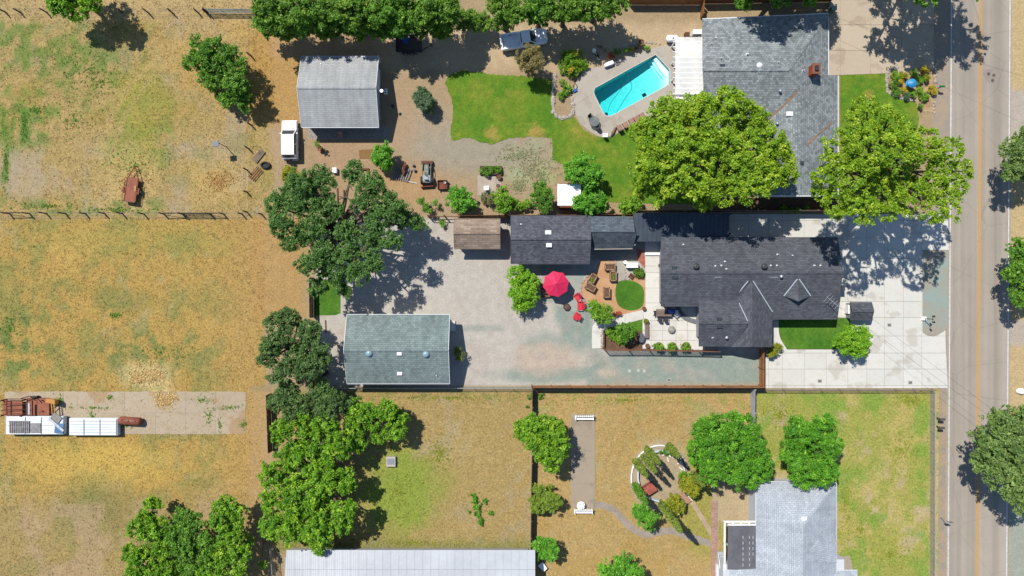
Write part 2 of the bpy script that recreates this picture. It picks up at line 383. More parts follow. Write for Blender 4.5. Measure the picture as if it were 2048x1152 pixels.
# ================================================================ GROUND
def ell(px, py, cx, cy, rx, ry, f=0.45, warp=0.35, seed=3, rot=0.0):
    dx, dy = px - cx, py - cy
    if rot: c, s = math.cos(R(rot)), math.sin(R(rot)); dx, dy = c * dx + s * dy, -s * dx + c * dy
    d = np.sqrt((dx / rx) ** 2 + (dy / ry) ** 2) + (fbm(px / 26.0, py / 26.0, seed) - 0.5) * 2 * warp
    return 1 - sstep(1 - f, 1 + f, d)
def rect(px, py, x0, y0, x1, y1, f=8, wob=0.0, seed=5):
    if wob: px = px + (fbm(px / 30., py / 30., seed) - .5) * 2 * wob; py = py + (fbm(px / 30., py / 30., seed + 3) - .5) * 2 * wob
    return sstep(x0 - f, x0 + f, px) * (1 - sstep(x1 - f, x1 + f, px)) * sstep(y0 - f, y0 + f, py) * (1 - sstep(y1 - f, y1 + f, py))
def gcol(px, py):
    """albedo and grassiness of the bare land, field by field"""
    px = np.asarray(px, float); py = np.asarray(py, float)
    col = np.zeros(px.shape + (3,)) + np.array(C(184, 158, 122)); gr = np.zeros(px.shape) + 0.25
    def lay(m, c, g=None):
        nonlocal col, gr
        col = col + (np.array(C(*c)) - col) * m[..., None]
        if g is not None: gr = gr + (g - gr) * m
    n1 = fbm(px / 60., py / 60., 1); n2 = fbm(px / 60. + 9, py / 60., 4); n3 = fbm(px / 17., py / 17., 8); n4 = fbm(px / 150., py / 150., 11)
    # upper west field
    A = rect(px, py, -3000, -3000, 548, 432, 6, 10)
    lay(A, (189, 158, 105), 1.0)
    lay(A * sstep(.5, .72, n1 * .7 + n3 * .3) * 0.8, (195, 153, 80))
    lay(A * sstep(.5, .66, n2 * .65 + n3 * .35) * 0.85, (187, 164, 134), 0.6)
    gb = np.clip(ell(px, py, 150, 130, 95, 85) + ell(px, py, 30, 120, 60, 150) + ell(px, py, 60, 250, 70, 60) + ell(px, py, 290, 250, 60, 130) * .8, 0, 1)
    lay(A * sstep(.50, .64, n3 * .5 + n1 * .5) * .45, (150, 146, 84))
    lay(A * gb * sstep(.42, .6, n3 * .6 + n2 * .4) * .85, (122, 142, 62), 1.0)
    lay(ell(px, py, 285, 205, 55, 65) * .65, (167, 156, 62), 1.0)
    lay(ell(px, py, 260, 300, 60, 50) * .5, (163, 158, 66), 1.0)
    lay(ell(px, py, 455, 120, 130, 90) * .5, (200, 158, 88), 1.0)
    lay(rect(px, py, 18, 300, 85, 398, 12, 10) * .6, (187, 166, 138), 0.4)
    for (x, y0, y1, w) in ((12, 290, 365, 5), (47, 218, 280, 8), (8, 222, 268, 5), (27, 232, 262, 4)):
        lay(rect(px, py, x - w, y0, x + w, y1, 3, 4) * .9, (86, 137, 48), 1.0)
    lay(ell(px, py, 268, 365, 48, 65, .5) * .55, (217, 183, 125), 0.9)
    lay(ell(px, py, 440, 360, 60, 45, .5) * .5, (211, 174, 112), 0.9)
    lay(rect(px, py, -3000, 400, 330, 430, 8, 8) * sstep(.4, .6, n3) * .8, (132, 144, 80), 1)
    lay(rect(px, py, -3000, -3000, 545, 42, 6, 8) * .6, (203, 170, 124), .8)
    for rr in (300, 322): lay((1 - sstep(3, 8, np.abs(np.hypot(px - 520, py - 365) - rr))) * A * .35, (207, 174, 118))
    # lower west field
    B = rect(px, py, -3000, 436, 528, 3000, 5, 6)
    lay(B, (194, 156, 86), 1.0)
    lay(B * sstep(.42, .60, n1 * .6 + n3 * .4) * .85, (154, 146, 82))
    lay(B * sstep(.55, .7, n2 * .5 + n3 * .5) * .7, (212, 170, 94))
    lay(B * sstep(.56, .7, n3 * .6 + n4 * .4) * .5, (190, 164, 122))
    lay(B * sstep(380, 500, px) * .75, (194, 154, 94), .9)
    lay(ell(px, py, 190, 930, 150, 45) * .8, (216, 176, 88), 1)
    lay(B * sstep(960, 1040, py) * .7, (174, 150, 102), .9)
    lay(ell(px, py, 190, 1010, 75, 60) * .5, (134, 132, 80), .9)
    lay(B * sstep(.55, .68, n2) * sstep(940, 1040, py) * .6, (194, 162, 130), .5)
    lay(ell(px, py, 250, 480, 200, 30) * .35, (170, 158, 82))
    lay(ell(px, py, 40, 690, 60, 70) * sstep(.45, .6, n3) * .9, (124, 138, 72), 1)
    lay(ell(px, py, 320, 700, 110, 50) * sstep(.45, .58, n3) * .8, (134, 140, 82), 1)
    lay(ell(px, py, 170, 600, 130, 40) * sstep(.45, .6, n2) * .6, (136, 136, 74), 1)
    lay(ell(px, py, 292, 752, 46, 24, .7, .35) * .65, (242, 214, 168), 1)
    lay(ell(px, py, 330, 790, 40, 10, .4) * .6, (232, 202, 152), .8)
    # strip of bare earth beside the yard fence
    lay(rect(px, py, 500, 440, 612, 640, 14, 14) * .8, (196, 152, 92), .7)
    lay(rect(px, py, 500, 780, 545, 3000, 10, 8) * .7, (196, 158, 110), .4)
    # work yard
    D = rect(px, py, 545, 60, 1112, 428, 10, 10)
    lay(D * .85, (186, 158, 124), .2)
    lay(rect(px, py, 500, 60, 612, 250, 16, 14) * .8, (196, 150, 84), .9)
    lay(D * ell(px, py, 950, 305, 150, 42, .5) * .75, (170, 164, 146), .1)
    lay(D * ell(px, py, 850, 260, 70, 60, .5) * .6, (178, 166, 144), .1)
    lay(D * ell(px, py, 1060, 340, 55, 50, .5) * sstep(.42, .6, n3) * .8, (172, 178, 140), .5)
    lay(D * ell(px, py, 1090, 370, 30, 40, .5) * sstep(.42, .6, n3) * .8, (176, 176, 120), .6)
    lay(ell(px, py, 690, 330, 130, 60, .5) * .5, (190, 152, 118), .3)
    lay(ell(px, py, 820, 370, 60, 45, .5) * .5, (202, 156, 100), .3)
    lay(ell(px, py, 800, 250, 30, 60) * .4, (196, 158, 120))
    lay(rect(px, py, 760, 50, 1405, 140, 14, 12) * .85, (212, 184, 146), .08)
    lay(rect(px, py, 540, 60, 780, 112, 14, 10) * .8, (196, 158, 116), .3)
    # gravel yard, worn to the grey-green road base along the drive
    G = rect(px, py, 634, 436, 1526, 773, 3, 2)
    lay(G, (207, 198, 186), 0.0)
    for yy in (722, 752): lay(G * (1 - sstep(4, 10, np.abs(py - yy - 6 * (fbm(px / 90., py / 400., 12) - .5)))) * sstep(930, 1000, px) * .35, (196, 190, 180))
    for xx in (1010, 1034): lay(G * (1 - sstep(4, 10, np.abs(px - xx - (py - 600) * .35 - 10 * (fbm(px / 300., py / 60., 3) - .5)))) * .3, (190, 182, 172))
    g1 = np.clip(rect(px, py, 1180, 706, 1600, 778, 9, 12) + ell(px, py, 1115, 748, 110, 17, .4) + ell(px, py, 1148, 625, 34, 60, .35) + ell(px, py, 1090, 690, 45, 26, .4) * .7 + ell(px, py, 1160, 680, 40, 30, .4) * .8 + ell(px, py, 965, 657, 48, 7, .4, .2) * .6, 0, 1)
    lay(G * g1 * .92, (152, 168, 156), 0.0)
    lay(G * ell(px, py, 1090, 715, 70, 32, .4) * .8, (208, 186, 164), 0)
    lay(G * ell(px, py, 1212, 745, 18, 9, .4) * .9, (206, 188, 164), 0)
    lay(G * sstep(.54, .68, n2 * .5 + n3 * .5) * .35, (200, 180, 160))
    lay(G * sstep(.56, .66, n3) * .3, (186, 180, 172))
    lay(rect(px, py, 500, 772, 1065, 782, 3, 3) * .7, (168, 150, 110), .3)
    lay(rect(px, py, 1190, 765, 1520, 776, 3, 3) * .5, (190, 168, 140), 0)
    # paddock behind the green-roofed building
    E = rect(px, py, 548, 783, 1062, 1102, 5, 5)
    lay(E, (184, 154, 100), .9)
    lay(E * sstep(.5, .66, n1 * .5 + n3 * .5) * .5, (196, 168, 114))
    lay(E * sstep(.54, .7, n2 * .5 + n3 * .5) * .6, (182, 162, 130), .6)
    lay(ell(px, py, 800, 985, 70, 84, .5) * .9, (146, 164, 56), 1)
    lay(ell(px, py, 890, 960, 25, 45, .5) * .4, (155, 158, 70), 1)
    lay(E * sstep(1065, 1100, py) * .75, (132, 136, 78), 1)
    lay(E * (1 - sstep(785, 810, py)) * sstep(.4, .6, n3) * .7, (134, 136, 74), 1)
    # south yards
    F = rect(px, py, 1070, 785, 1506, 3000, 4, 4)
    lay(F, (196, 162, 106), .8)
    lay(F * sstep(.5, .68, n1 * .5 + n3 * .5) * .55, (186, 172, 132), .6)
    lay(F * sstep(.52, .66, n2) * .5, (192, 154, 86), .9)
    lay(F * (1 - sstep(800, 850, py)) * sstep(.45, .62, n3) * .55, (164, 162, 86), 1)
    lay(ell(px, py, 1410, 1030, 45, 80, .4) * .75, (166, 164, 68), 1)
    lay(ell(px, py, 1320, 955, 62, 72, .1, .05) * .9, (192, 172, 142), .1)
    for rr in (95, 112, 130, 148): lay((1 - sstep(2, 6, np.abs(np.hypot(px - 1320, py - 955) - rr - (fbm(px / 50., py / 50., 6) - .5) * 14))) * F * .35, (172, 144, 88))
    lay(rect(px, py, 1425, 950, 1512, 1045, 6, 5) * .8, (204, 182, 148), .1)
    K = rect(px, py, 1511, 785, 1860, 3000, 4, 4)
    lay(K, (171, 168, 82), 1)
    lay(K * sstep(.46, .62, n2 * .5 + n3 * .5) * .8, (201, 178, 110), .9)
    lay(K * sstep(.55, .68, n1 * .5 + n3 * .5) * .8, (199, 178, 144), .5)
    lay(K * sstep(.52, .66, fbm(px / 45., py / 45., 13)) * .75, (133, 166, 60), 1)
    lay(rect(px, py, 1866, 778, 1899, 3000, 5, 5), (211, 180, 114), .9)
    lay(rect(px, py, 1866, 778, 1885, 3000, 5, 8) * sstep(.45, .6, n3) * .7, (155, 164, 84), 1)
    # verge beyond the road
    V = sstep(2012, 2020, px)
    lay(V, (208, 180, 134), .5)
    lay(V * rect(px, py, 2000, 182, 3000, 300, 6, 4) * .9, (196, 184, 172), 0)
    lay(V * rect(px, py, 2000, 640, 3000, 692, 5, 4) * .9, (194, 182, 168), 0)
    lay(V * rect(px, py, 2000, 1010, 3000, 1300, 6, 4) * .9, (168, 176, 164), 0)
    lay(rect(px, py, 1864, 142, 1905, 428, 4, 4) * .9, (186, 164, 138), .1)
    lum = col @ np.array([.3, .6, .1]); col = col * .93 + lum[..., None] * .07
    col = col * (1 + np.clip(gr, 0, 1)[..., None] * np.array([.0, .035, -.07]))
    return col, np.clip(gr, 0, 1)

def ground_mesh():
    xs = np.concatenate([[-600, -300, -160, -100, -78], np.arange(-70, 70.01, 0.4), [78, 100, 160, 300, 600]])
    ys = np.concatenate([[-600, -300, -140, -80, -52], np.arange(-44, 44.01, 0.4), [52, 80, 140, 300, 600]])
    X, Y = np.meshgrid(xs, ys); nx, ny = len(xs), len(ys)
    inp = np.zeros(X.shape, bool)
    # the basin of the pool is cut out of the sheet
    bx0, by0 = W(1194, 216); bx1, by1 = W(1332, 124)
    V = np.stack([X, Y, np.zeros_like(X)], -1).reshape(-1, 3)
    i = np.arange(nx - 1); j = np.arange(ny - 1); I, J = np.meshgrid(i, j)
    a = (J * nx + I).ravel(); Fq = np.stack([a, a + 1, a + nx + 1, a + nx], 1)
    pool = np.array(wpoly(POOL)); cxy = (V[Fq[:, 0], :2] + V[Fq[:, 2], :2]) / 2
    ins = np.zeros(len(cxy), bool)
    for k in range(len(pool)):
        p, q = pool[k], pool[k - 1]
        c = (p[1] > cxy[:, 1]) != (q[1] > cxy[:, 1])
        ins ^= c & (cxy[:, 0] < (q[0] - p[0]) * (cxy[:, 1] - p[1]) / (q[1] - p[1] + 1e-12) + p[0])
    d = np.min([np.hypot(cxy[:, 0] - (pool[k][0] * (1 - t) + pool[k - 1][0] * t), cxy[:, 1] - (pool[k][1] * (1 - t) + pool[k - 1][1] * t)) for k in range(len(pool)) for t in np.linspace(0, 1, 12)], 0)
    Fq = Fq[~(ins | (d < 0.45))]
    me = bpy.data.meshes.new('ground'); me.vertices.add(len(V)); me.vertices.foreach_set('co', V.astype(np.float32).ravel())
    m = len(Fq); me.loops.add(4 * m); me.loops.foreach_set('vertex_index', Fq.astype(np.int32).ravel())
    me.polygons.add(m); me.polygons.foreach_set('loop_start', np.arange(0, 4 * m, 4, dtype=np.int32)); me.polygons.foreach_set('loop_total', np.full(m, 4, np.int32))
    c, g = gcol(V[:, 0] * S + 1024, 576 - V[:, 1] * S)
    at = me.attributes.new('land', 'FLOAT_COLOR', 'POINT'); at.data.foreach_set('color', np.concatenate([c, g[:, None]], 1).astype(np.float32).ravel())
    me.update(calc_edges=True)
    return me
def ground_mat():
    m, nt, b, out = newmat('land')
    at = nt.nodes.new('ShaderNodeAttribute'); at.attribute_name = 'land'; p = posn(nt)
    f1 = noise(nt, p, 3.6, 5, 0.85); f2 = noise(nt, p, 9.0, 3, 0.7); f3 = noise(nt, p, 1.1, 4, 0.65)
    straw = mixc(nt, 1.0, at.outputs['Color'], (1.34, 1.32, 1.2, 1), 'MULTIPLY'); dark = mixc(nt, 1.0, at.outputs['Color'], (0.58, 0.70, 0.46, 1), 'MULTIPLY')
    gr = at.outputs['Alpha']
    def mul(a, v):
        n = nt.nodes.new('ShaderNodeMath'); n.operation = 'MULTIPLY'; nt.links.new(a, n.inputs[0])
        if hasattr(v, 'is_linked'): nt.links.new(v, n.inputs[1])
        else: n.inputs[1].default_value = v
        return n.outputs[0]
    c = mixc(nt, mul(maprange(nt, f1, .50, .60, 0, .95), maprange(nt, gr, 0, 1, .22, 1)), at.outputs['Color'], straw)
    c = mixc(nt, mul(maprange(nt, f1, .47, .38, 0, .95), maprange(nt, gr, 0, 1, .18, 1)), c, dark)
    g = maprange(nt, f2, .25, .75, .72, 1.28); g3 = maprange(nt, f3, .3, .7, .9, 1.1)
    cc = nt.nodes.new('ShaderNodeCombineColor'); k = mul(g, g3)
    for i in range(3): nt.links.new(k, cc.inputs[i])
    nt.links.new(mixc(nt, 1.0, c, cc.outputs[0], 'MULTIPLY'), b.inputs['Base Color'])
    b.inputs['Roughness'].default_value = .95; b.inputs['Specular IOR Level'].default_value = .15
    bump(nt, b, f1, 0.10, 0.8)
    return m
POOL = [(1311, 110), (1339, 140), (1339, 168), (1227, 229), (1219, 232), (1212, 231), (1207, 226), (1189, 189), (1188, 182), (1191, 176), (1197, 173)]
gme = ground_mesh(); gme.materials.append(ground_mat()); tag(obj_of(gme, 'ground'), kind='structure')

# ---- dry grass standing on the fields
def tufts(name, label, n, boxpx, minh, maxh, wid, seed, thr=0.55, tint=None, poly=None, jit=.35):
    rng = np.random.RandomState(seed); px = rng.uniform(boxpx[0], boxpx[2], n); py = rng.uniform(boxpx[1], boxpx[3], n)
    c, g = gcol(px, py); keep = g * rng.uniform(.7, 1.1, n) > thr
    keep &= (fbm(px / 9., py / 9., 2) > 0.40)
    px, py, c = px[keep], py[keep], c[keep]; m = len(px); k = 3
    x = np.repeat((px - 1024) / S, k); y = np.repeat((576 - py) / S, k); c = np.repeat(c, k, 0); q = m * k
    a = rng.uniform(0, 6.283, q); lean = rng.uniform(.2, 1.1, q); hgt = rng.uniform(minh, maxh, q); w = rng.uniform(.5, 1.2, q) * wid
    bx = x + rng.normal(0, .07, q); by = y + rng.normal(0, .07, q)
    tx, ty = bx + np.cos(a) * hgt * lean, by + np.sin(a) * hgt * lean; nxv, nyv = -np.sin(a) * w, np.cos(a) * w
    V = np.stack([np.stack([bx - nxv, by - nyv, np.full(q, -.01)], 1), np.stack([bx + nxv, by + nyv, np.full(q, -.01)], 1), np.stack([tx, ty, hgt], 1)], 1).reshape(-1, 3)
    me = bpy.data.meshes.new(name); me.vertices.add(3 * q); me.vertices.foreach_set('co', V.astype(np.float32).ravel())
    me.loops.add(3 * q); me.loops.foreach_set('vertex_index', np.arange(3 * q, dtype=np.int32))
    me.polygons.add(q); me.polygons.foreach_set('loop_start', np.arange(0, 3 * q, 3, dtype=np.int32)); me.polygons.foreach_set('loop_total', np.full(q, 3, np.int32))
    cc = c * rng.uniform(1 - jit, 1 + jit, q)[:, None] * np.array([1.0, 1.0, .95])
    if tint is not None: cc = cc * .3 + np.array(tint) * .7 * rng.uniform(.6, 1.3, q)[:, None]
    at = me.attributes.new('land', 'FLOAT_COLOR', 'FACE'); at.data.foreach_set('color', np.concatenate([cc, np.ones((q, 1))], 1).astype(np.float32).ravel())
    me.update(calc_edges=True)
    if 'tuft' not in MATS:
        mt, nt, b, out = newmat('tuft'); an = nt.nodes.new('ShaderNodeAttribute'); an.attribute_name = 'land'
        nt.links.new(an.outputs['Color'], b.inputs['Base Color']); b.inputs['Roughness'].default_value = .9; MATS['tuft'] = mt
    me.materials.append(MATS['tuft'])
    return tag(obj_of(me, name), label, 'grass', kind='stuff')
tufts('field_grass', 'dry golden grass tufts covering the open fields on the left', 42000, (-20, -20, 548, 1170), .04, .12, .045, 11)
tufts('yard_grass', 'dry grass tufts in the fenced yards along the bottom', 30000, (545, 783, 1900, 1170), .04, .11, .045, 12)

# ================================================================ ROAD, PAVED AND PLANTED SURFACES
def road_mat():
    m, nt, b, out = newmat('asphalt'); p = posn(nt)
    mp = nt.nodes.new('ShaderNodeMapping'); nt.links.new(p, mp.inputs[0]); mp.inputs['Scale'].default_value = (1.0, 0.012, 1)
    band = maprange(nt, noise(nt, mp.outputs[0], 0.9, 3, .5), .35, .65, .84, 1.10)
    vo = nt.nodes.new('ShaderNodeTexVoronoi'); vo.feature = 'DISTANCE_TO_EDGE'; vo.inputs['Scale'].default_value = .16; nt.links.new(p, vo.inputs['Vector']); crack = maprange(nt, vo.outputs['Distance'], 0, .012, .86, 1)
    f = maprange(nt, noise(nt, p, 14, 3, .7), .25, .75, .86, 1.14); c = maprange(nt, noise(nt, p, .25, 5, .6), .3, .7, .93, 1.06)
    q = band
    for o in (f, c, crack):
        mm = nt.nodes.new('ShaderNodeMath'); mm.operation = 'MULTIPLY'; nt.links.new(q, mm.inputs[0]); nt.links.new(o, mm.inputs[1]); q = mm.outputs[0]
    cc = nt.nodes.new('ShaderNodeCombineColor')
    for i in range(3): nt.links.new(q, cc.inputs[i])
    nt.links.new(mixc(nt, 1.0, rgba(C(182, 171, 157)), cc.outputs[0], 'MULTIPLY'), b.inputs['Base Color'])
    b.inputs['Roughness'].default_value = .9; b.inputs['Specular IOR Level'].default_value = .2; bump(nt, b, noise(nt, p, 30, 2, .6), .01)
    return m
RD = road_mat()
def xroad(c, y): return c + (576 - y) * 0.006          # the road leans a little
YT, YB = -1500, 2700
structure(MB().sheet(wpoly([(xroad(1868, YT), YT), (xroad(1903, YT), YT), (xroad(1895, YB), YB), (xroad(1878, YB), YB), (1878, 780), (1866, 775), (1866, 148), (1866, 120)]), .004), 'road_shoulder', M('shoulder', C(184, 162, 136), C(166, 156, 142), (.6, .4, .6), (10, .16), bmp=.01))
structure(MB().sheet(wpoly([(xroad(1894, YT), YT), (xroad(2020, YT), YT), (xroad(2020, YB), YB), (xroad(1894, YB), YB)]), .010), 'road', RD)
WP = M('road_paint_white', C(238, 236, 232), C(200, 196, 190), (3, .45, .7), (20, .12)); YP = M('road_paint_yellow', C(226, 166, 70), C(206, 160, 92), (3, .4, .7), (20, .12))
for nm, c, w, mt in (('edge_line', 1899.5, 1.1, WP), ('edge_line', 2016.5, 1.1, WP), ('centre_line', 1955.8, 1.1, YP), ('centre_line', 1959.8, 1.1, YP)):
    mb = MB()
    for k in range(60):
        y0, y1 = -900 + k * 50, -850 + k * 50
        mb.sheet(wpoly([(xroad(c - w, y0), y0), (xroad(c + w, y0), y0), (xroad(c + w, y1), y1), (xroad(c - w, y1), y1)]), .0145)
    structure(mb, nm, mt)
MATS['iron'] = M('iron', (.06, .058, .055), (.10, .09, .08), (4, .4, .6), (20, .2), rough=.6, metal=.4)
structure(MB().sheet(wpoly([(1972 + 15 * math.cos(a) + (2 if a < 3 else -2) + 10, 152 + 15 * math.sin(a)) for a in np.linspace(0, 6.283, 22)[:-1]]), .0146), 'asphalt_patch', M('patch', C(172, 158, 146), C(160, 148, 138), fine=(12, .12)))
for (x, y) in ((1977, 148), (1987.5, 150.5), (1985, 161)):
    c = W(x, y); t = tag(MB().lathe([(.2, 0), (.2, .012), (.17, .016), (.16, .012), (.02, .013)], c[0], c[1], .0125, 18).build('manhole_cover', MATS['iron']), {1977: 'small round iron cover nearest the yellow line, leftmost of three in the road', 1987.5: 'small round iron cover in the road, rightmost of the three', 1985: 'small round iron cover in the road, lowest of the three'}[x], 'manhole cover', 'iron covers in the road')

CONC = M('concrete_new', C(238, 234, 224), C(222, 214, 200), (.45, .5, .66), (5, .06), rnd=.045, rough=.85, bmp=.004)
def stained(name, base, st, st2, s1=.35):
    m, nt, b, out = newmat(name); p = posn(nt)
    k1 = maprange(nt, noise(nt, p, s1, 5, .5), .56, .60, 0, .8); k2 = maprange(nt, noise(nt, p, .9, 5, .65), .5, .72, 0, .6)
    c = mixc(nt, k1, rgba(base), rgba(st)); c = mixc(nt, k2, c, rgba(st2))
    f = maprange(nt, noise(nt, p, 7, 4, .7), .25, .75, .93, 1.07); oi = nt.nodes.new('ShaderNodeObjectInfo')
    r = maprange(nt, oi.outputs['Random'], 0, 1, .955, 1.03)
    mm = nt.nodes.new('ShaderNodeMath'); mm.operation = 'MULTIPLY'; nt.links.new(f, mm.inputs[0]); nt.links.new(r, mm.inputs[1])
    cc = nt.nodes.new('ShaderNodeCombineColor')
    for i in range(3): nt.links.new(mm.outputs[0], cc.inputs[i])
    nt.links.new(mixc(nt, 1.0, c, cc.outputs[0], 'MULTIPLY'), b.inputs['Base Color']); b.inputs['Roughness'].default_value = .88; b.inputs['Specular IOR Level'].default_value = .25
    MATS[name] = m; return m
CDRV = stained('concrete_drive', C(232, 229, 220), C(208, 202, 190), C(222, 215, 203))
COLD = stained('concrete_old', C(208, 190, 166), C(190, 170, 146), C(214, 198, 176), .5)
JOINT = M('joint_dirt', C(196, 188, 174), C(176, 168, 154), (2, .4, .6), (8, .2))
def paved(name, poly, xs, ys, mat, z=0.06, gap=.28, base=.02):
    b = structure(MB().sheet(wpoly(poly), base), name, JOINT); slabs(b, poly, xs, ys, base + .002, z, mat, gap); return b
arc = [(1843, 500), (1843, 663), (1848, 668), (1856, 672), (1866, 673), (1876, 670), (1884, 665), (1890, 661), (1891, 700), (1893, 735), (1895, 776)]
paved('driveway', [(1458, 428), (1895, 428), (1897, 500)] + arc + [(1531, 776), (1531, 700), (1570, 699), (1665, 699), (1700, 690), (1672, 640), (1672, 475), (1458, 475)],
      [1458, 1497, 1537, 1564, 1608, 1652, 1695, 1733, 1768, 1806, 1843, 1900], [428, 441, 476, 517, 556, 603, 635, 672, 706, 738, 771, 778], CDRV, .07)
structure(MB().prism(wpoly([(1842, 490), (1842, 667)] + [(1843.5, 667), (1843.5, 490)]), .01, .13), 'kerb', CONC)
structure(MB().sheet(wpoly([(1843, 500), (1843, 663), (1848, 668), (1856, 672), (1866, 673), (1876, 670), (1884, 665), (1890, 661), (1896, 650), (1897, 500)]), .016), 'gravel_island', M('island', C(176, 168, 152), C(160, 178, 168), (.3, .42, .58), (14, .2), bmp=.03))
paved('neighbour_driveway', [(1658, -60), (1868, -60), (1868, 141), (1800, 146), (1658, 151)], [1658, 1680, 1741, 1803, 1868], [-60, 0, 50, 101, 152], COLD, .06)
paved('old_slab', rough_poly([(10, 783), (492, 783), (492, 868), (10, 868)], .8, 8), [8, 66, 128, 190, 250, 312, 372, 432, 494], [781, 826, 870], stained('concrete_worn', C(198, 180, 154), C(186, 152, 112), C(180, 156, 116), .22), .035, .4)
paved('sport_strip', [(1141, 828), (1190, 828), (1190, 1016), (1142, 1016)], [1141, 1190], [828, 872, 918, 967, 1016], stained('concrete_grey', C(180, 164, 144), C(164, 150, 130), C(190, 170, 142), .5), .05)
# rear walk and patio of the charcoal house
paved('side_walk', [(1290, 470), (1322, 470), (1322, 640), (1288, 640), (1286, 622), (1291, 612)], [1284, 1324], [470, 505, 532, 545, 576, 606, 642], CONC, .05)
paved('patio', [(1285, 640), (1322, 622), (1322, 610), (1410, 610), (1410, 700), (1400, 702), (1285, 697)], [1284, 1302, 1325, 1352, 1375, 1412], [608, 641, 661, 681, 703], CONC, .056)
paved('garden_walk', smooth_poly([(1184, 697), (1184, 660), (1188, 648), (1200, 641)], 4, False) + [(1240, 630), (1286, 620), (1286, 638), (1240, 650), (1215, 657), (1207, 664), (1205, 696)], [1180, 1206, 1228, 1250, 1290], [615, 664, 700], CONC, .05)
paved('workshop_apron', [(1180, 470), (1292, 470), (1292, 519), (1180, 519)], [1180, 1231, 1295], [468, 495, 520], M('apron', C(176, 170, 158), C(160, 156, 146), fine=(8, .1)), .04)
structure(MB().sheet(wpoly([(1082, 515), (1182, 515), (1196, 522), (1178, 548), (1166, 560), (1163, 585), (1168, 600), (1150, 625), (1085, 600)]), .012), 'patio_gravel', M('patio_gravel', C(186, 184, 172), C(166, 176, 166), (.6, .4, .6), (14, .15), bmp=.02))
paved('garden_strip', [(1231, 519), (1249, 519), (1249, 562), (1232, 562)], [1230, 1250], [519, 533, 548, 562], M('apron2', C(196, 190, 176), C(180, 172, 160), fine=(8, .1)), .03)
structure(MB().sheet(wpoly([(1272, 497), (1286, 500), (1293, 530), (1288, 536), (1276, 520)]), .045), 'brick_landing', M('redbrick', C(196, 120, 96), C(170, 96, 78), (3, .4, .6), (9, .2)))
DG = M('decomposed_granite', C(216, 172, 130), C(206, 156, 112), (.8, .4, .6), (16, .12), bmp=.01)
structure(MB().sheet(wpoly([(1198, 520), (1233, 519), (1234, 545), (1250, 546), (1252, 556), (1291, 545), (1292, 622), (1240, 632), (1205, 640), (1180, 612), (1164, 590), (1162, 565), (1180, 548), (1193, 540)]), .018), 'granite_path', DG)
structure(MB().sheet(wpoly([(1190, 660), (1285, 634), (1285, 700), (1206, 699)]), .014), 'planting_soil', M('soil', C(128, 96, 72), C(104, 80, 60), (2, .4, .6), (10, .25), bmp=.04))
# lawns
def lawn_mat(name, c1, c2, c3, worn=()):
    m, nt, b, out = newmat(name); p = posn(nt)
    c = mixc(nt, maprange(nt, noise(nt, p, .35, 4, .6), .38, .62, 0, 1), rgba(c1), rgba(c2))
    c = mixc(nt, maprange(nt, noise(nt, p, .16, 5, .65), .50, .66, 0, .85), c, rgba(c3))
    for (wx, wy, wr) in worn:                      # scuffed turf
        vm = nt.nodes.new('ShaderNodeVectorMath'); vm.operation = 'DISTANCE'; nt.links.new(p, vm.inputs[0]); vm.inputs[1].default_value = (*W(wx, wy), 0)
        ad = nt.nodes.new('ShaderNodeMath'); ad.operation = 'ADD'; nt.links.new(vm.outputs['Value'], ad.inputs[0]); nt.links.new(maprange(nt, noise(nt, p, 1.1, 4, .7), 0, 1, -1.6, 1.6), ad.inputs[1])
        c = mixc(nt, maprange(nt, ad.outputs[0], wr / S * .25, wr / S * 1.3, .8, 0), c, rgba(C(190, 158, 86)))
    f1 = noise(nt, p, 6, 5, .85); fa = maprange(nt, f1, .3, .7, .60, 1.40); fb = maprange(nt, noise(nt, p, 1.6, 4, .7), .3, .7, .80, 1.20)
    mq = nt.nodes.new('ShaderNodeMath'); mq.operation = 'MULTIPLY'; nt.links.new(fa, mq.inputs[0]); nt.links.new(fb, mq.inputs[1]); f = mq.outputs[0]
    cc = nt.nodes.new('ShaderNodeCombineColor')
    for i in range(3): nt.links.new(f, cc.inputs[i])
    nt.links.new(mixc(nt, 1.0, c, cc.outputs[0], 'MULTIPLY'), b.inputs['Base Color']); b.inputs['Roughness'].default_value = .9; b.inputs['Specular IOR Level'].default_value = .2
    bump(nt, b, f1, .06); MATS[name] = m; return m
LAWN = lawn_mat('lawn', C(92, 138, 30), C(118, 148, 40), C(158, 156, 60), [(985, 268, 14), (1072, 266, 18), (1738, 193, 10)]); LAWN2 = lawn_mat('lawn_lush', C(72, 124, 30), C(92, 140, 42), C(112, 150, 50))
def lawn(name, poly, mat, z=.03): return structure(MB().sheet(wpoly(poly), z), name, mat)
lawn('rear_lawn', rough_poly(smooth_poly([(890, 166), (901, 150), (925, 142), (960, 145), (1000, 150), (1045, 152)], 5, False) + [(1104, 160), (1104, 225), (1122, 238), (1147, 232), (1152, 240), (1166, 258), (1190, 272), (1212, 276), (1240, 262), (1300, 236), (1402, 235), (1402, 408), (1226, 406), (1200, 400), (1128, 330), (1105, 320), (1105, 276)] + smooth_poly([(1060, 274), (1020, 276), (990, 287), (965, 285), (935, 276), (906, 281), (901, 262), (906, 225), (902, 195)], 5, False), 1.3, 3, 3), LAWN)
lawn('front_lawn', [(1680, 147), (1773, 142), (1774, 180), (1790, 190), (1830, 200), (1835, 215), (1838, 240), (1800, 420), (1680, 425)], LAWN)
lawn('oval_lawn', smooth_poly([(1238, 563), (1262, 561), (1285, 574), (1288, 600), (1282, 615), (1262, 621), (1240, 614), (1232, 598), (1231, 577)], 4), LAWN2, .034)
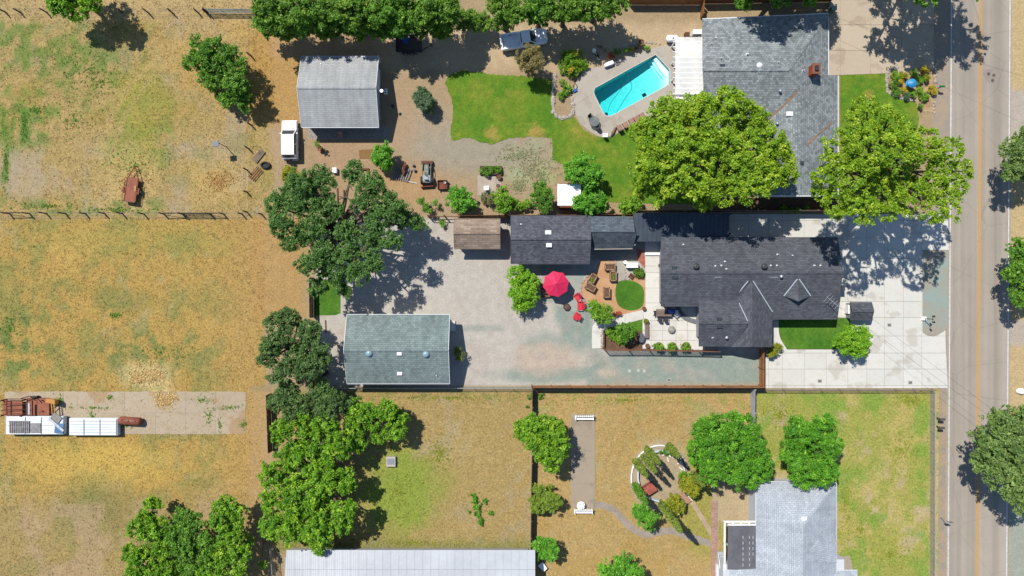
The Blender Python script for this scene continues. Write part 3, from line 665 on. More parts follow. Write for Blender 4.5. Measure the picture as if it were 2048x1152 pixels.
lawn('side_lawn', smooth_poly([(1557, 634), (1557, 660), (1561, 678), (1573, 698)], 4, False) + [(1672, 698), (1700, 690), (1700, 636)], LAWN2, .075)
structure(MB().sheet(wpoly([(1545, 630), (1558, 630), (1557, 660), (1561, 678), (1574, 699), (1560, 702), (1546, 702)]), .072), 'edge_walk', CONC)
lawn('dog_lawn', [(628, 560), (681, 560), (681, 626), (672, 630), (630, 631)], LAWN2, .02)
lawn('corner_lawn', [(1236, 652), (1285, 637), (1285, 662), (1275, 663), (1262, 690), (1245, 692), (1228, 670), (1208, 668), (1215, 658)], LAWN2, .022)
structure(MB().sheet(wpoly(rough_poly([(1774, 143), (1872, 141), (1871, 225), (1838, 222), (1830, 200), (1790, 190), (1775, 182)], .6, 5)), .032), 'flower_bed_soil', M('bedsoil', C(202, 172, 130), C(180, 146, 108), (1.2, .4, .6), (9, .15), bmp=.03))
structure(MB().sheet(wpoly(rough_poly([(612, 253), (778, 253), (778, 278), (618, 279)], 1.2, 5, 8)), .008), 'gravel_strip', M('river_gravel', C(190, 180, 172), C(150, 140, 130), (5, .4, .6), (16, .4), bmp=.06))
# curving path and brick walk of the south yard
def ribbon(name, pts, w, mat, z=.02):
    q = smooth_poly(pts, 6, False); L = []; Rr = []
    for i in range(len(q)):
        a, b = q[max(0, i - 1)], q[min(len(q) - 1, i + 1)]; d = math.dist(a, b); nx, ny = -(b[1] - a[1]) / d * w / 2, (b[0] - a[0]) / d * w / 2
        L.append((q[i][0] + nx, q[i][1] + ny)); Rr.append((q[i][0] - nx, q[i][1] - ny))
    return structure(MB().sheet(wpoly(L + Rr[::-1]), z), name, mat)
PATH = M('grey_path', C(178, 164, 148), C(164, 152, 138), (1, .4, .6), (9, .12), bmp=.01)
ribbon('curved_path', [(1186, 1010), (1205, 1011), (1226, 1019), (1243, 1036), (1264, 1056), (1290, 1069), (1318, 1064), (1345, 1062), (1380, 1074), (1424, 1088)], 14, PATH)
ribbon('slanting_path', [(1384, 1004), (1404, 1036), (1424, 1070)], 9, M('tan_path', C(202, 180, 152), C(190, 166, 138), (1, .4, .6), (9, .12)), .024)
bw = structure(MB().sheet(wpoly([(1424, 1000), (1437, 1000), (1436, 1300), (1421, 1300)]), .012), 'brick_walk', JOINT)
BK = M('brick_pink', C(196, 158, 140), C(180, 140, 122), (4, .4, .6), (12, .15), rnd=.12)
for j in range(40):
    for i in range(2): MB().prism(wpoly([(1422.3 + i * 6.8, 1001 + j * 5), (1428.6 + i * 6.8, 1001 + j * 5), (1428.6 + i * 6.8, 1005.4 + j * 5), (1422.3 + i * 6.8, 1005.4 + j * 5)]), .014, .045).build('brick', BK, bw)
# swimming pool and its deck
DECK = stained('pool_deck', C(196, 186, 172), C(184, 174, 160), C(204, 194, 180), .6)
JW = M('deck_joint', C(222, 212, 196), C(208, 198, 182), fine=(10, .1))
deck = structure(MB().sheet(wpoly([(1216, 130), (1253, 113), (1300, 98), (1350, 86), (1405, 76), (1405, 140), (1339, 140), (1311, 110), (1197, 173), (1177, 138)]), .034), 'pool_deck', JW)
rings = [((1228, 155.5), (1216, 130), []), ((1264, 136), (1253, 113), []), ((1311, 110), (1300, 98), []), ((1329, 129), (1350, 86), [(1405, 75)]), ((1339, 141), (1405, 141), []), ((1339, 168), (1405, 196), [(1405, 232), (1345, 232)]),
         ((1299, 190), (1311, 226), []), ((1260, 211), (1275, 246), []), ((1229, 228), (1241, 262), [(1228, 272), (1212, 277), (1194, 272), (1178, 262)]), ((1207, 226), (1163, 250), [(1153, 233)]), ((1188, 187), (1147, 213), [(1146, 190), (1150, 168), (1162, 148)]), ((1197, 173), (1177, 138), [])]
inner_extra = {8: [(1219, 232), (1212, 231)], 10: [(1188, 182), (1191, 176)]}
def shrink(q, g=.35):
    cx = sum(p[0] for p in q) / len(q); cy = sum(p[1] for p in q) / len(q)
    return [(p[0] + (cx - p[0]) / max(1, math.dist(p, (cx, cy))) * g, p[1] + (cy - p[1]) / max(1, math.dist(p, (cx, cy))) * g) for p in q]
for k in range(len(rings)):
    a, b = rings[k], rings[(k + 1) % len(rings)]
    q = [a[0]] + inner_extra.get(k, []) + [b[0], b[1]] + a[2][::-1] + [a[1]]
    MB().prism(wpoly(q), .031, .05).build('joint', JW, deck); MB().prism(wpoly(shrink(q, .55)), .036, .075).build('slab', DECK, deck)
def pool():
    t = thing('swimming_pool', 'turquoise swimming pool with white steps set in the concrete deck', 'pool', (*W(1262, 172), 0))
    pl = wpoly(POOL); n = len(pl); z0 = -2.3
    plaster = M('pool_plaster', (.50, .66, .66), (.43, .60, .61), (2.2, .42, .58), (4, .05), rough=.7)
    mb = MB(); cx, cy = W(1262, 172)
    dep = lambda p: -1.0 - 1.2 * max(0.0, min(1.0, (W(1325, 0)[0] - p[0]) / 6.5))      # floor falls towards the deep end
    mb.add([(p[0], p[1], .04) for p in pl] + [(p[0], p[1], dep(p)) for p in pl], [((i + 1) % n, i, n + i, n + (i + 1) % n) for i in range(n)])
    m0 = (W(1285, 165)[0], W(1285, 165)[1]); m1 = (W(1215, 195)[0], W(1215, 195)[1])
    mb.add([(p[0], p[1], dep(p)) for p in pl] + [(m0[0], m0[1], dep(m0)), (m1[0], m1[1], dep(m1))], [(0, 1, n), (1, 2, n), (2, 3, n), (3, n + 1, n), (3, 4, n + 1), (4, 5, n + 1), (5, 6, n + 1), (6, 7, n + 1), (7, 8, n + 1), (8, 9, n + 1), (9, 10, n + 1), (10, n, n + 1), (10, 0, n)])
    mb.build('basin', plaster, t)
    # coping
    out = [(p[0] + (p[0] - cx) / math.hypot(p[0] - cx, p[1] - cy) * .0, p[1]) for p in pl]
    cop = MB(); e = []
    for i in range(n):
        a, b, c = Vector(pl[i - 1]), Vector(pl[i]), Vector(pl[(i + 1) % n]); d1, d2 = (b - a).normalized(), (c - b).normalized(); nn = (Vector((d1.y, -d1.x)) + Vector((d2.y, -d2.x))).normalized() * -.12
        e.append((b.x + nn.x, b.y + nn.y))
    vs = [(p[0], p[1], .09) for p in pl] + [(p[0], p[1], .09) for p in e] + [(p[0], p[1], .02) for p in pl] + [(p[0], p[1], -.05) for p in e]
    fs = []
    for i in range(n):
        j = (i + 1) % n; fs += [(i, j, n + j, n + i), (n + i, n + j, 3 * n + j, 3 * n + i), (j, i, 2 * n + i, 2 * n + j)]
    cop.add(vs, fs).build('coping', M('coping', C(226, 220, 208), C(210, 204, 192), fine=(8, .08)), t)
    tb_ = MB().add([(p[0] + (cx - p[0]) * .002, p[1] + (cy - p[1]) * .002, z) for z in (.0, -.2) for p in pl], [((i + 1) % n, i, n + i, n + (i + 1) % n) for i in range(n)]); tb_.build('tile_band', M('pool_tile', (.05, .22, .27), (.08, .3, .34), (6, .4, .6), (9, .2), rough=.3), t)
    white = M('pool_step', (.74, .80, .80), fine=(5, .04))
    for k, (d, z) in enumerate(((5, -.35), (10, -.7), (15, -1.05))):
        MB().prism(wpoly([(1339 - .8, 167), (1339 - .8, 141), (1312, 112), (1312 - d * .9, 114.5 + d * .2), (1326 - d, 138 + d * .1), (1339 - d, 152 + d * .3), (1339 - d, 167 + d * .4)]), z0, z).build('step', white, t)
    w, nt, b, o = newmat('pool_water'); p = posn(nt)
    tr = nt.nodes.new('ShaderNodeBsdfTransparent'); tr.inputs[0].default_value = (.93, .98, .98, 1)
    gl = nt.nodes.new('ShaderNodeBsdfGlossy'); gl.inputs['Roughness'].default_value = .03
    nb = nt.nodes.new('ShaderNodeBump'); nb.inputs['Distance'].default_value = .05; nt.links.new(noise(nt, p, 3.5, 2, .5), nb.inputs['Height']); nt.links.new(nb.outputs[0], gl.inputs['Normal'])
    fr = nt.nodes.new('ShaderNodeFresnel'); fr.inputs[0].default_value = 1.33; nt.links.new(nb.outputs[0], fr.inputs['Normal'])
    mx = nt.nodes.new('ShaderNodeMixShader'); nt.links.new(fr.outputs[0], mx.inputs[0]); nt.links.new(tr.outputs[0], mx.inputs[1]); nt.links.new(gl.outputs[0], mx.inputs[2]); nt.links.new(mx.outputs[0], o.inputs[0])
    va_ = nt.nodes.new('ShaderNodeVolumeAbsorption'); va_.inputs[0].default_value = (.03, .865, .875, 1); va_.inputs[1].default_value = .62; nt.links.new(va_.outputs[0], o.inputs['Volume'])
    MB().prism([(p[0] + (p[0] - cx) * .004, p[1] + (p[1] - cy) * .004) for p in pl], -2.4, -.10).build('water', w, t)
    MB().box(*W(1289, 189), -.35, .45, .4, .25, R(29)).build('skimmer', M('black_plastic', (.02, .02, .022), fine=(8, .1), rough=.5), t)
    hose = [(1216, 222), (1222, 205), (1236, 186), (1246, 172), (1256, 160), (1257, 147), (1250, 143)]
    MB().tube([(*W(*q), -.13) for q in smooth_poly(hose, 6, False)], .03, 5).build('cleaner_hose', M('hose', (.01, .12, .13)), t)
    MB().lathe([(.2, 0), (.24, .06), (.1, .12)], *W(1216, 222), -1.65, 10).build('cleaner', MATS['black_plastic'], t)
pool()
# ================================================================ BUILDINGS
MATS['bark'] = M('bark', (.12, .09, .065), (.08, .06, .045), (3, .4, .6), (12, .3))
WHITE = M('white_paint', (.66, .66, .64), (.58, .57, .54), (2, .5, .7), (8, .05), rough=.6)
TRIM = M('white_trim', (.50, .51, .52), fine=(9, .06), rough=.5)
GLASS = M('dark_glass', (.03, .04, .05), fine=(3, .1), rough=.08, spec=.7)
GALV = M('galvanised', (.42, .44, .46), (.34, .35, .36), (4, .4, .6), (10, .08), rough=.45, metal=.5)
BLACK = M('black_metal', (.022, .022, .025), fine=(9, .2), rough=.5)
RUST = M('rust', C(150, 84, 62), C(118, 66, 50), (2, .4, .62), (12, .22), rough=.85, bmp=.01)
def rp(pts, z=2.7): return [P(x, y, z)[:2] for x, y in pts]
def RX(x, z=2.7): return P(x, 576, z)[0]
def RY(y, z=2.7): return P(1024, y, z)[1]
def roofpoly(pts): return [P(*p) for p in pts]
def slope(parent, pts, mat, t=.14, name='roof_slope', zlift=0):
    return MB().slab([(x, y, z + zlift) for x, y, z in roofpoly(pts)], t).build(name, mat, parent)
def strip(parent, a, b, w, mat, name, lift=.03, h=.05):
    p, q = Vector(P(*a)), Vector(P(*b)); p.z += lift; q.z += lift
    return MB().bar(p, q, w, h).build(name, mat, parent)
def gable(t, x0, y0, x1, y1, ze, zr, axis, mx, wall, ov=.45, trim=None, cap=None, skip=()):
    """gable roof from the eave lines seen in the photograph; returns world eave rectangle"""
    (a, d, _), (b, c, _) = P(x0, y0, ze), P(x1, y1, ze)      # a<b in x, c<d in y
    mxx, myy = (a + b) / 2, (c + d) / 2
    if axis == 'x':
        polys = [[(a, d, ze), (b, d, ze), (b, myy, zr), (a, myy, zr)], [(a, c, ze), (b, c, ze), (b, myy, zr), (a, myy, zr)]]
        rk = [(a, myy, zr), (b, myy, zr)]; half = (d - c) / 2
    else:
        polys = [[(a, c, ze), (a, d, ze), (mxx, d, zr), (mxx, c, zr)], [(b, c, ze), (b, d, ze), (mxx, d, zr), (mxx, c, zr)]]
        rk = [(mxx, c, zr), (mxx, d, zr)]; half = (b - a) / 2
    sl = (zr - ze) / half
    for i, q in enumerate(polys):
        if i in skip: continue
        r = MB().slab(q, .14).build('roof_slope', mx, t)
        if trim:
            e0, e1 = Vector(q[0]), Vector(q[1]); dz = Vector((0, 0, -.09)); n = (Vector(q[0]) - Vector(q[3])); n.z = 0; n = n.normalized() * .045
            MB().bar(e0 + n + dz, e1 + n + dz, .06, .13).build('gutter', trim, r)
            for k, (u, w) in enumerate(((0, 3), (1, 2))):
                o = (Vector(q[u]) - Vector(q[1 - u])).normalized() * .025
                MB().bar(Vector(q[u]) + o + Vector((0, 0, -.07)), Vector(q[w]) + o + Vector((0, 0, -.07)), .05, .19).build('rake_board', trim, r)
    if cap:
        p, q = Vector(rk[0]), Vector(rk[1]); mb = MB(); L = (q - p).length; n = max(2, int(L / .6)); u = (q - p) / n
        for k in range(n): mb.bar(p + u * k + Vector((0, 0, .012)), p + u * (k + .98) + Vector((0, 0, .02)), .26, .035)
        mb.build('ridge_cap', cap, t)
    if wall:
        zw = ze + ov * sl - .17; h2 = half - ov; zp = zw + h2 * sl
        if axis == 'x':
            prof = [(c + ov, 0), (d - ov, 0), (d - ov, zw), (myy, zp), (c + ov, zw)]; s = [[(xx, y, z) for y, z in prof] for xx in (a + ov, b - ov)]
        else:
            prof = [(a + ov, 0), (b - ov, 0), (b - ov, zw), (mxx, zp), (a + ov, zw)]; s = [[(x, yy, z) for x, z in prof] for yy in (d - ov, c + ov)]
        MB().loft(s).build('wall', wall, t)
    return a, b, c, d
def opening(t, name, x, y, z, w, h, face, mat, frame=None):
    """door or window on a wall: face is the outward direction (+x, -x, +y, -y)"""
    o = {'+x': (1, 0), '-x': (-1, 0), '+y': (0, 1), '-y': (0, -1)}[face]; rz = 0 if o[0] == 0 else R(90)
    d = MB().box(x + o[0] * .03, y + o[1] * .03, z, w, .06, h, rz).build(name, mat, t)
    if frame:
        mb = MB()
        for k in (-1, 1): mb.box(x + o[0] * .045 + (k * (w / 2 + .05) if rz == 0 else 0), y + o[1] * .045 + (k * (w / 2 + .05) if rz else 0), z - .05, .1, .09, h + .15, rz)
        mb.box(x + o[0] * .045, y + o[1] * .045, z + h, w, .09, .1, rz); mb.build('frame', frame, d)
    return d
def skylight(t, px, py, z, w, h, mat=None, nm='skylight'):
    x, y, _ = P(px, py, z); s = MB().box(x, y, z - .15, w, h, .28 if nm == 'skylight' else .2, 0, .03).build(nm, TRIM if nm == 'skylight' else BLACK, t)
    MB().box(x, y, z + (.131 if nm == 'skylight' else .052), w - .12, h - .12, .02).build('pane', mat or M('skylight_dome', (.60, .64, .68), fine=(4, .05), rough=.2), s); return s
def vent_pipe(t, px, py, z, r=.06, h=.35, mat=None):
    x, y, _ = P(px, py, z); p = MB().lathe([(r * 2.2, -.12), (r * 2.2, .02), (r * 1.2, .06), (r, .08), (r, h), (r * .8, h)], x, y, z - .05, 10).build('vent_pipe', mat or TRIM, t)
def cowl(t, px, py, z, r=.17):
    x, y, _ = P(px, py, z); p = MB().lathe([(r * .6, -.15), (r * .6, .25), (r, .27), (r, .33), (r * .5, .42), (.02, .45)], x, y, z, 14).build('roof_cowl', GALV, t, smooth=True)
def turbine(t, px, py, z):
    x, y, _ = P(px, py, z); p = MB().lathe([(.24, -.15), (.24, .12), (.34, .2), (.37, .32), (.3, .45), (.14, .5), (.02, .5)], x, y, z, 18).build('turbine_vent', BLACK, t)
    mb = MB()
    for k in range(12): a = k * math.pi / 6; mb.bar((x + .36 * math.cos(a), y + .36 * math.sin(a), z + .15), (x + .16 * math.cos(a + .3), y + .16 * math.sin(a + .3), z + .5), .03, .03)
    mb.build('vane', GALV, p)

# --- grey garage in the work yard
t = thing('garage', 'pale grey gabled garage beside the parked white SUV', 'garage', (*W(690, 190), 0))
g1 = shingle('shingle_pale', C(188, 191, 191), C(192, 195, 195), 'x', .22, .9, .03)
a, b, c, d = gable(t, 603, 113, 757, 254, 2.6, 4.3, 'x', g1, M('siding_white', C(205, 215, 228), fine=(4, .06)), .35, TRIM, g1)
opening(t, 'garage_door', b - .35, (c + d) / 2 + 2.0, 0, 2.6, 2.1, '+x', M('door_white', (.6, .6, .6), fine=(5, .05)), TRIM); opening(t, 'door', b - .35, (c + d) / 2 - 2.2, 0, .95, 2.05, '+x', M('door_grey', (.3, .32, .35)), TRIM); opening(t, 'window', (a + b) / 2 - 2, c + .35, 1, 1.2, 1, '-y', GLASS, TRIM)
for q in (.2, .5, .8): vent_pipe(t, 642, 128, 2.95, .05, .2, GALV); break
MB().lathe([(.02, 0), (.16, .03), (.2, .09)], *P(762, 180, 4.0)[:2], 3.6, 14).build('satellite_dish', GALV, t); MB().tube([(*P(762, 180, 4)[:2], 3.62), (b - .6, (c + d) / 2, 3.9)], .03).build('dish_arm', GALV, t)
MB().box(*P(757, 120, 2.4)[:2], 2.2, .35, .6, .3).build('floodlight', TRIM, t)

# --- neighbour's large house, top right
t = thing('large_house', 'large house with mottled blue-grey hip roof and red brick chimney by the pool', 'house', (*W(1540, 200), 0))
nh = shingle('shingle_bluegrey', C(136, 144, 146), C(160, 167, 169), 'x', .26, .36, .14); nhy = shingle('shingle_bluegrey_y', C(136, 144, 146), C(160, 167, 169), 'y', .26, .36, .12)
ZA, ZE = 4.6, 2.7
slope(t, [(1405, 38, ZE), (1657, 27, ZE), (1578, 140, ZA), (1406, 140, ZA)], nh); slope(t, [(1406, 140, ZA), (1578, 140, ZA), (1598, 181, 3.95), (1512, 262, 2.75), (1410, 255, 2.7)], nh)
slope(t, [(1578, 140, ZA), (1657, 27, ZE), (1657, 150, 2.72)], nhy); slope(t, [(1578, 140, ZA), (1657, 150, 2.72), (1676, 151, 2.4), (1598, 181, 3.95)], nhy)
slope(t, [(1598, 181, 3.95), (1676, 151, 2.4), (1676, 392, 2.4), (1598, 392, 3.95)], nhy); slope(t, [(1598, 181, 3.95), (1598, 392, 3.95), (1515, 392, 2.6), (1512, 262, 2.75)], nhy)
hw = M('house_wall', (.45, .42, .36), fine=(4, .08))
MB().prism(rp([(1410, 48), (1640, 40), (1640, 150), (1652, 158), (1652, 378), (1528, 378), (1528, 246), (1410, 246)]), 0, 2.55).build('wall', hw, t)
MB().loft([[(x, y, z) for y, z in ((RY(52), 2.5), (RY(242), 2.5), (RY(147), 4.25))] for x in (RX(1411), RX(1440))]).build('gable_wall', hw, t)
for a_, b_ in (((1405, 38, ZE), (1657, 27, ZE)), ((1657, 27, ZE), (1657, 150, 2.72)), ((1676, 151, 2.4), (1676, 392, 2.4)), ((1515, 392, 2.6), (1598, 392, 3.95)), ((1598, 392, 3.95), (1676, 392, 2.4))): strip(t, a_, b_, .12, TRIM, 'gutter', -.06, .14)
va = M('valley_rust', C(170, 130, 96), C(120, 110, 100), (1.5, .4, .6), (8, .2))
strip(t, (1598, 182, 3.95), (1514, 261, 2.76), .26, va, 'valley_flashing', .02, .02); strip(t, (1664, 245, 2.62), (1612, 290, 3.66), .2, va, 'valley_flashing', .03, .02); strip(t, (1598, 183, 3.98), (1598, 390, 3.98), .28, nh, 'ridge_cap', .01, .03); strip(t, (1408, 140, 4.63), (1578, 140, 4.63), .28, nh, 'ridge_cap', .0, .03); strip(t, (1578, 140, 4.62), (1657, 28, 2.72), .24, nhy, 'hip_cap', .0, .03)
ch = thing('chimney', None, None); del_ch = ch; ch.parent = t; ch.location = (P(1620, 146, 3.2)[0] - t.location[0], P(1620, 146, 3.2)[1] - t.location[1], 3.0)
bm = M('chimney_brick', C(196, 92, 62), C(168, 78, 56), (6, .4, .6), (14, .2))
MB().box(0, 0, -.3, .8, 1.1, 2.1).build('stack', bm, ch, local=True); MB().box(0, 0, 1.8, .95, 1.25, .16).build('cap', M('chimney_cap', C(150, 96, 76), fine=(8, .2)), ch, local=True); MB().box(0, .0, 1.961, .4, .6, .2).build('flue', BLACK, ch, local=True)
for (x, y, z) in ((1430, 77, 3.4), (1442, 78, 3.4), (1422, 88, 3.6), (1441, 117, 4.2), (1494, 109, 4.1), (1606, 141, 4.0), (1556, 125, 4.35)): vent_pipe(t, x, y, z, .08 if x in (1430, 1494) else .05, .4)
cowl(t, 1559, 183, 4.0); cowl(t, 1553, 248, 3.35); skylight(t, 1579, 228, 3.75, .8, .55); skylight(t, 1521, 231, 3.15, .7, 1.1); skylight(t, 1604, 326, 3.9, .45, .45, GLASS, 'attic_vent'); skylight(t, 1445, 131, 4.45, .6, .35, GLASS, 'attic_vent')
MB().lathe([(.36, 0), (.36, .12), (.3, .22), (.05, .26)], *P(1519, 131, 4.45)[:2], 4.4, 18).build('solar_tube', TRIM, t, smooth=True)
opening(t, 'window', RX(1652), RY(300), .9, 1.8, 1.2, '+x', GLASS, TRIM); opening(t, 'garage_door', RX(1640), RY(95), 0, 4.6, 2.1, '+x', M('door_white', (.6, .6, .6)), TRIM); opening(t, 'patio_door', RX(1410), RY(120), 0, 1.8, 2.05, '-x', GLASS, TRIM)

# --- charcoal main house
t = thing('charcoal_house', 'long house with charcoal shingle roof, a small gablet and two turbine vents', 'house', (*W(1510, 580), 0))
mh = shingle('shingle_charcoal', C(92, 95, 103), C(104, 107, 115), 'x', .2, .45, .1); mhy = shingle('shingle_charcoal_y', C(92, 95, 103), C(104, 107, 115), 'y', .2, .45, .1)
ZR, Z1, Z2 = 4.3, 2.9, 2.35
slope(t, [(1322, 475, 2.85), (1675, 475, 2.85), (1685.5, 545, ZR), (1322, 545, ZR)], mh); slope(t, [(1322, 545, ZR), (1500, 545, ZR), (1500, 612, Z1), (1322, 612, Z1)], mh); slope(t, [(1500, 545, ZR), (1685.5, 545, ZR), (1673, 638, Z2), (1500, 638, Z2)], mh)
hw2 = M('stucco_grey', C(176, 178, 184), fine=(5, .06))
MB().prism(rp([(1328, 481), (1655, 481), (1655, 624), (1500, 624), (1500, 606), (1328, 606)]), 0, 2.62).build('wall', hw2, t)
MB().prism(rp([(1404, 600), (1534, 600), (1534, 676), (1404, 676)]), 0, 2.6).build('wing_wall', hw2, t)
for x in (1330, 1650): MB().loft([[(x_, y, z) for y, z in ((RY(484), 2.6), (RY(606), 2.6), (RY(545), 4.0))] for x_ in (RX(x), RX(x + 6))]).build('gable_wall', hw2, t)
strip(t, (1322, 545, ZR + .02), (1685.5, 545, ZR + .02), .28, mh, 'ridge_cap', .0, .03)
for a_, b_ in (((1322, 475, 2.85), (1675, 475, 2.85)), ((1322, 612, Z1), (1400, 612, Z1)), ((1545, 638, Z2), (1673, 638, Z2)), ((1675, 475, 2.85), (1685.5, 545, ZR)), ((1685.5, 545, ZR), (1673, 638, Z2))): strip(t, a_, b_, .1, M('gutter_dark', C(96, 100, 110), fine=(6, .1)), 'gutter', -.08, .14)
# wings
slope(t, [(1462, 600, 2.95), (1503, 560, 3.95), (1503, 694, 3.95), (1462, 694, 2.72)], mhy); slope(t, [(1545, 627, 2.72), (1503, 560, 3.95), (1503, 694, 3.95), (1545, 694, 2.72)], mhy)
slope(t, [(1398, 597, 3.02), (1485, 597, 3.02), (1497, 646, 3.93), (1398, 646, 3.93)], mh, .16); slope(t, [(1398, 693, 2.75), (1462, 693, 2.75), (1497, 646, 3.93), (1398, 646, 3.93)], mh, .16); slope(t, [(1398, 588, 3.17), (1478, 585, 3.35), (1480, 598, 3.04), (1398, 599, 3.04)], M('cricket', C(112, 110, 110), C(100, 100, 104), fine=(8, .12)), .1)
MB().loft([[(x_, y, z) for y, z in ((RY(610), 2.5), (RY(676), 2.5), (RY(645), 3.5))] for x_ in (RX(1404), RX(1410))]).build('gable_wall', hw2, t)
MB().loft([[(x, y_, z) for x, z in ((RX(1472), 2.5), (RX(1534), 2.5), (RX(1503), 3.6))] for y_ in (RY(676), RY(670))]).build('gable_wall', hw2, t)
strip(t, (1503, 561, 3.97), (1503, 693, 3.97), .26, mhy, 'ridge_cap', 0, .03); strip(t, (1399, 646, 3.95), (1496, 646, 3.95), .26, mh, 'ridge_cap', 0, .03)
fl = M('flashing', C(214, 222, 234), fine=(6, .05), rough=.5, metal=.3)
strip(t, (1496, 562, 3.96), (1477, 585, 3.42), .13, fl, 'valley_flashing', .03, .02); strip(t, (1506, 562, 3.96), (1545, 624, 2.76), .13, fl, 'valley_flashing', .03, .02); strip(t, (1478, 606, 3.3), (1495, 642, 3.9), .07, fl, 'valley_flashing', .05, .02); strip(t, (1495, 651, 3.9), (1463, 691, 2.78), .09, M('valley_dark', C(90, 96, 104)), 'valley_flashing', .05, .02)
gb_ = MB().slab(roofpoly([(1596, 558, 4.0), (1568, 592, 3.36), (1597, 603, 4.05)]), .1).slab(roofpoly([(1596, 558, 4.0), (1621, 592, 3.36), (1597, 603, 4.05)]), .1).build('gablet', mh, t)
strip(gb_, (1594.5, 558, 4.02), (1567.5, 592, 3.38), .14, fl, 'flashing', .03, .02); strip(gb_, (1598, 558, 4.02), (1621.5, 592, 3.38), .14, fl, 'flashing', .03, .02)
MB().add(roofpoly([(1572, 592.5, 3.3), (1618, 592.5, 3.3), (1597, 601, 3.93), (1572, 591, 3.2), (1618, 591, 3.2), (1597, 598, 3.8)]), [(0, 1, 2), (5, 4, 3), (0, 3, 4, 1), (1, 4, 5, 2), (2, 5, 3, 0)]).build('gablet_face', BLACK, gb_)
turbine(t, 1391, 533, 4.15); turbine(t, 1527, 533, 4.15)
for (x, y, z) in ((1367, 489, 3.2), (1450, 523, 3.9), (1431, 532, 4.1), (1443, 531, 4.1), (1453, 538, 4.2), (1555, 509, 3.6), (1585, 511, 3.6), (1542, 531, 4.1), (1554, 531, 4.1), (1629, 531, 4.1), (1641, 531, 4.1)): vent_pipe(t, x, y, z, .05, .22)
cowl(t, 1561, 553, 4.15, .2); cowl(t, 1452, 675, 3.2, .2); vent_pipe(t, 1425, 675, 3.2, .06, .35)
for (x, y, z) in ((1349, 536, 4.12), (1350, 555, 4.12), (1439, 638, 3.85), (1440, 654, 3.78)): skylight(t, x, y, z, .62, .36, GLASS, 'attic_vent')
strip(t, (1429, 554.5, 4.1), (1443, 554.5, 4.1), .06, GALV, 'roof_bracket', .06, .05); strip(t, (1540, 554.5, 4.1), (1556, 554.5, 4.1), .06, GALV, 'roof_bracket', .06, .05)
an = MB(); p0 = P(1656, 606, 3.0)
an.tube([(p0[0], p0[1], 2.7), (p0[0], p0[1], 4.6)], .03); an.tube([(p0[0] - .9, p0[1] + .8, 4.55), (p0[0] + .9, p0[1] - .7, 4.55)], .025)
for k in range(6): f = -1 + k * .36; an.tube([(p0[0] + f * .8 - .45 + k * .04, p0[1] - f * .7 - .5 + k * .04, 4.57), (p0[0] + f * .8 + .45 - k * .04, p0[1] - f * .7 + .5 - k * .04, 4.57)], .016)
an.build('roof_antenna', GALV, t)
opening(t, 'door', RX(1534), RY(650), 0, .95, 2.05, '+x', M('door_dark', (.1, .05, .04)), TRIM); opening(t, 'window', RX(1600), RY(624), .8, 1.8, 1.2, '-y', GLASS, TRIM); opening(t, 'window', RX(1655), RY(540), .8, 1.8, 1.2, '+x', GLASS, TRIM); opening(t, 'sliding_door', RX(1360), RY(606), 0, 2.4, 2.05, '-y', GLASS, TRIM)
MB().box(*P(1683, 576, 1.6)[:2], 1.0, .9, .7, .6).build('wall_cabinet', M('cabinet_dark', C(70, 76, 84)), t)

# --- charcoal workshop
t = thing('workshop', 'charcoal-roofed workshop with two white skylights behind the red umbrella', 'workshop', (*W(1100, 480), 0))
ws = shingle('shingle_slate', C(92, 95, 105), C(110, 113, 123), 'x', .2, .34, .13)
gable(t, 1022, 432, 1179, 527, 2.7, 4.05, 'x', ws, M('siding_red', C(120, 48, 40), fine=(6, .1)), .5, M('gutter_dark', C(96, 100, 110)), ws)
slope(t, [(1179.5, 432, 2.7), (1266, 433, 2.7), (1270, 464, 3.55), (1179.5, 464, 3.6)], shingle('shingle_slate2', C(92, 104, 116), C(112, 122, 134), 'x', .2, .5, .12)); slope(t, [(1180.5, 464.5, 3.5), (1275, 463, 3.5), (1265, 497, 2.6), (1187, 498, 2.6)], shingle('shingle_dark', C(70, 80, 90), C(86, 96, 106), 'x', .24, .6, .12))
strip(t, (1187, 498.5, 2.6), (1265, 497.5, 2.6), .1, M('gutter_tan', C(186, 176, 160)), 'gutter', -.05, .12)
MB().prism(wpoly([(1180, 437), (1264, 437), (1264, 468), (1180, 468)]), 0, 2.6).build('rear_wall', M('siding_red', C(120, 48, 40)), t)
for x in (1190, 1226, 1262): MB().box(*W(x, 492), 0, .14, .14, 2.55).build('porch_post', TRIM, t)
skylight(t, 1096.5, 465, 3.75, .75, .5); skylight(t, 1098, 490.5, 3.75, .7, .5); vent_pipe(t, 1042, 449, 3.2, .06, .4)
# --- metal carport between workshop and house
t = thing('carport', 'dark ribbed metal carport roof between workshop and charcoal house', 'carport', (*W(1362, 450), 0))
cm = M('metal_dark', C(84, 96, 110), C(74, 84, 98), (.4, .4, .6), (6, .06), rough=.5, metal=.2, rnd=.06)
for k in range(21):
    x0 = 1268 + k * 9; yb = 483 if x0 < 1320 else 474; mb = MB().slab(roofpoly([(x0, 426, 2.75), (x0 + 8.7, 426, 2.75), (x0 + 8.7, yb, 2.5), (x0, yb, 2.5)]), .05)
    p, q = Vector(P(x0 + 8.4, 426, 2.78)), Vector(P(x0 + 8.4, yb, 2.53)); mb.bar(p, q, .06, .06); mb.build('roof_panel', cm, t)
for x in (1275, 1320, 1390, 1450):
    for y in (432, 470): MB().box(*W(x, y), 0, .12, .12, 2.45).build('post', BLACK, t)
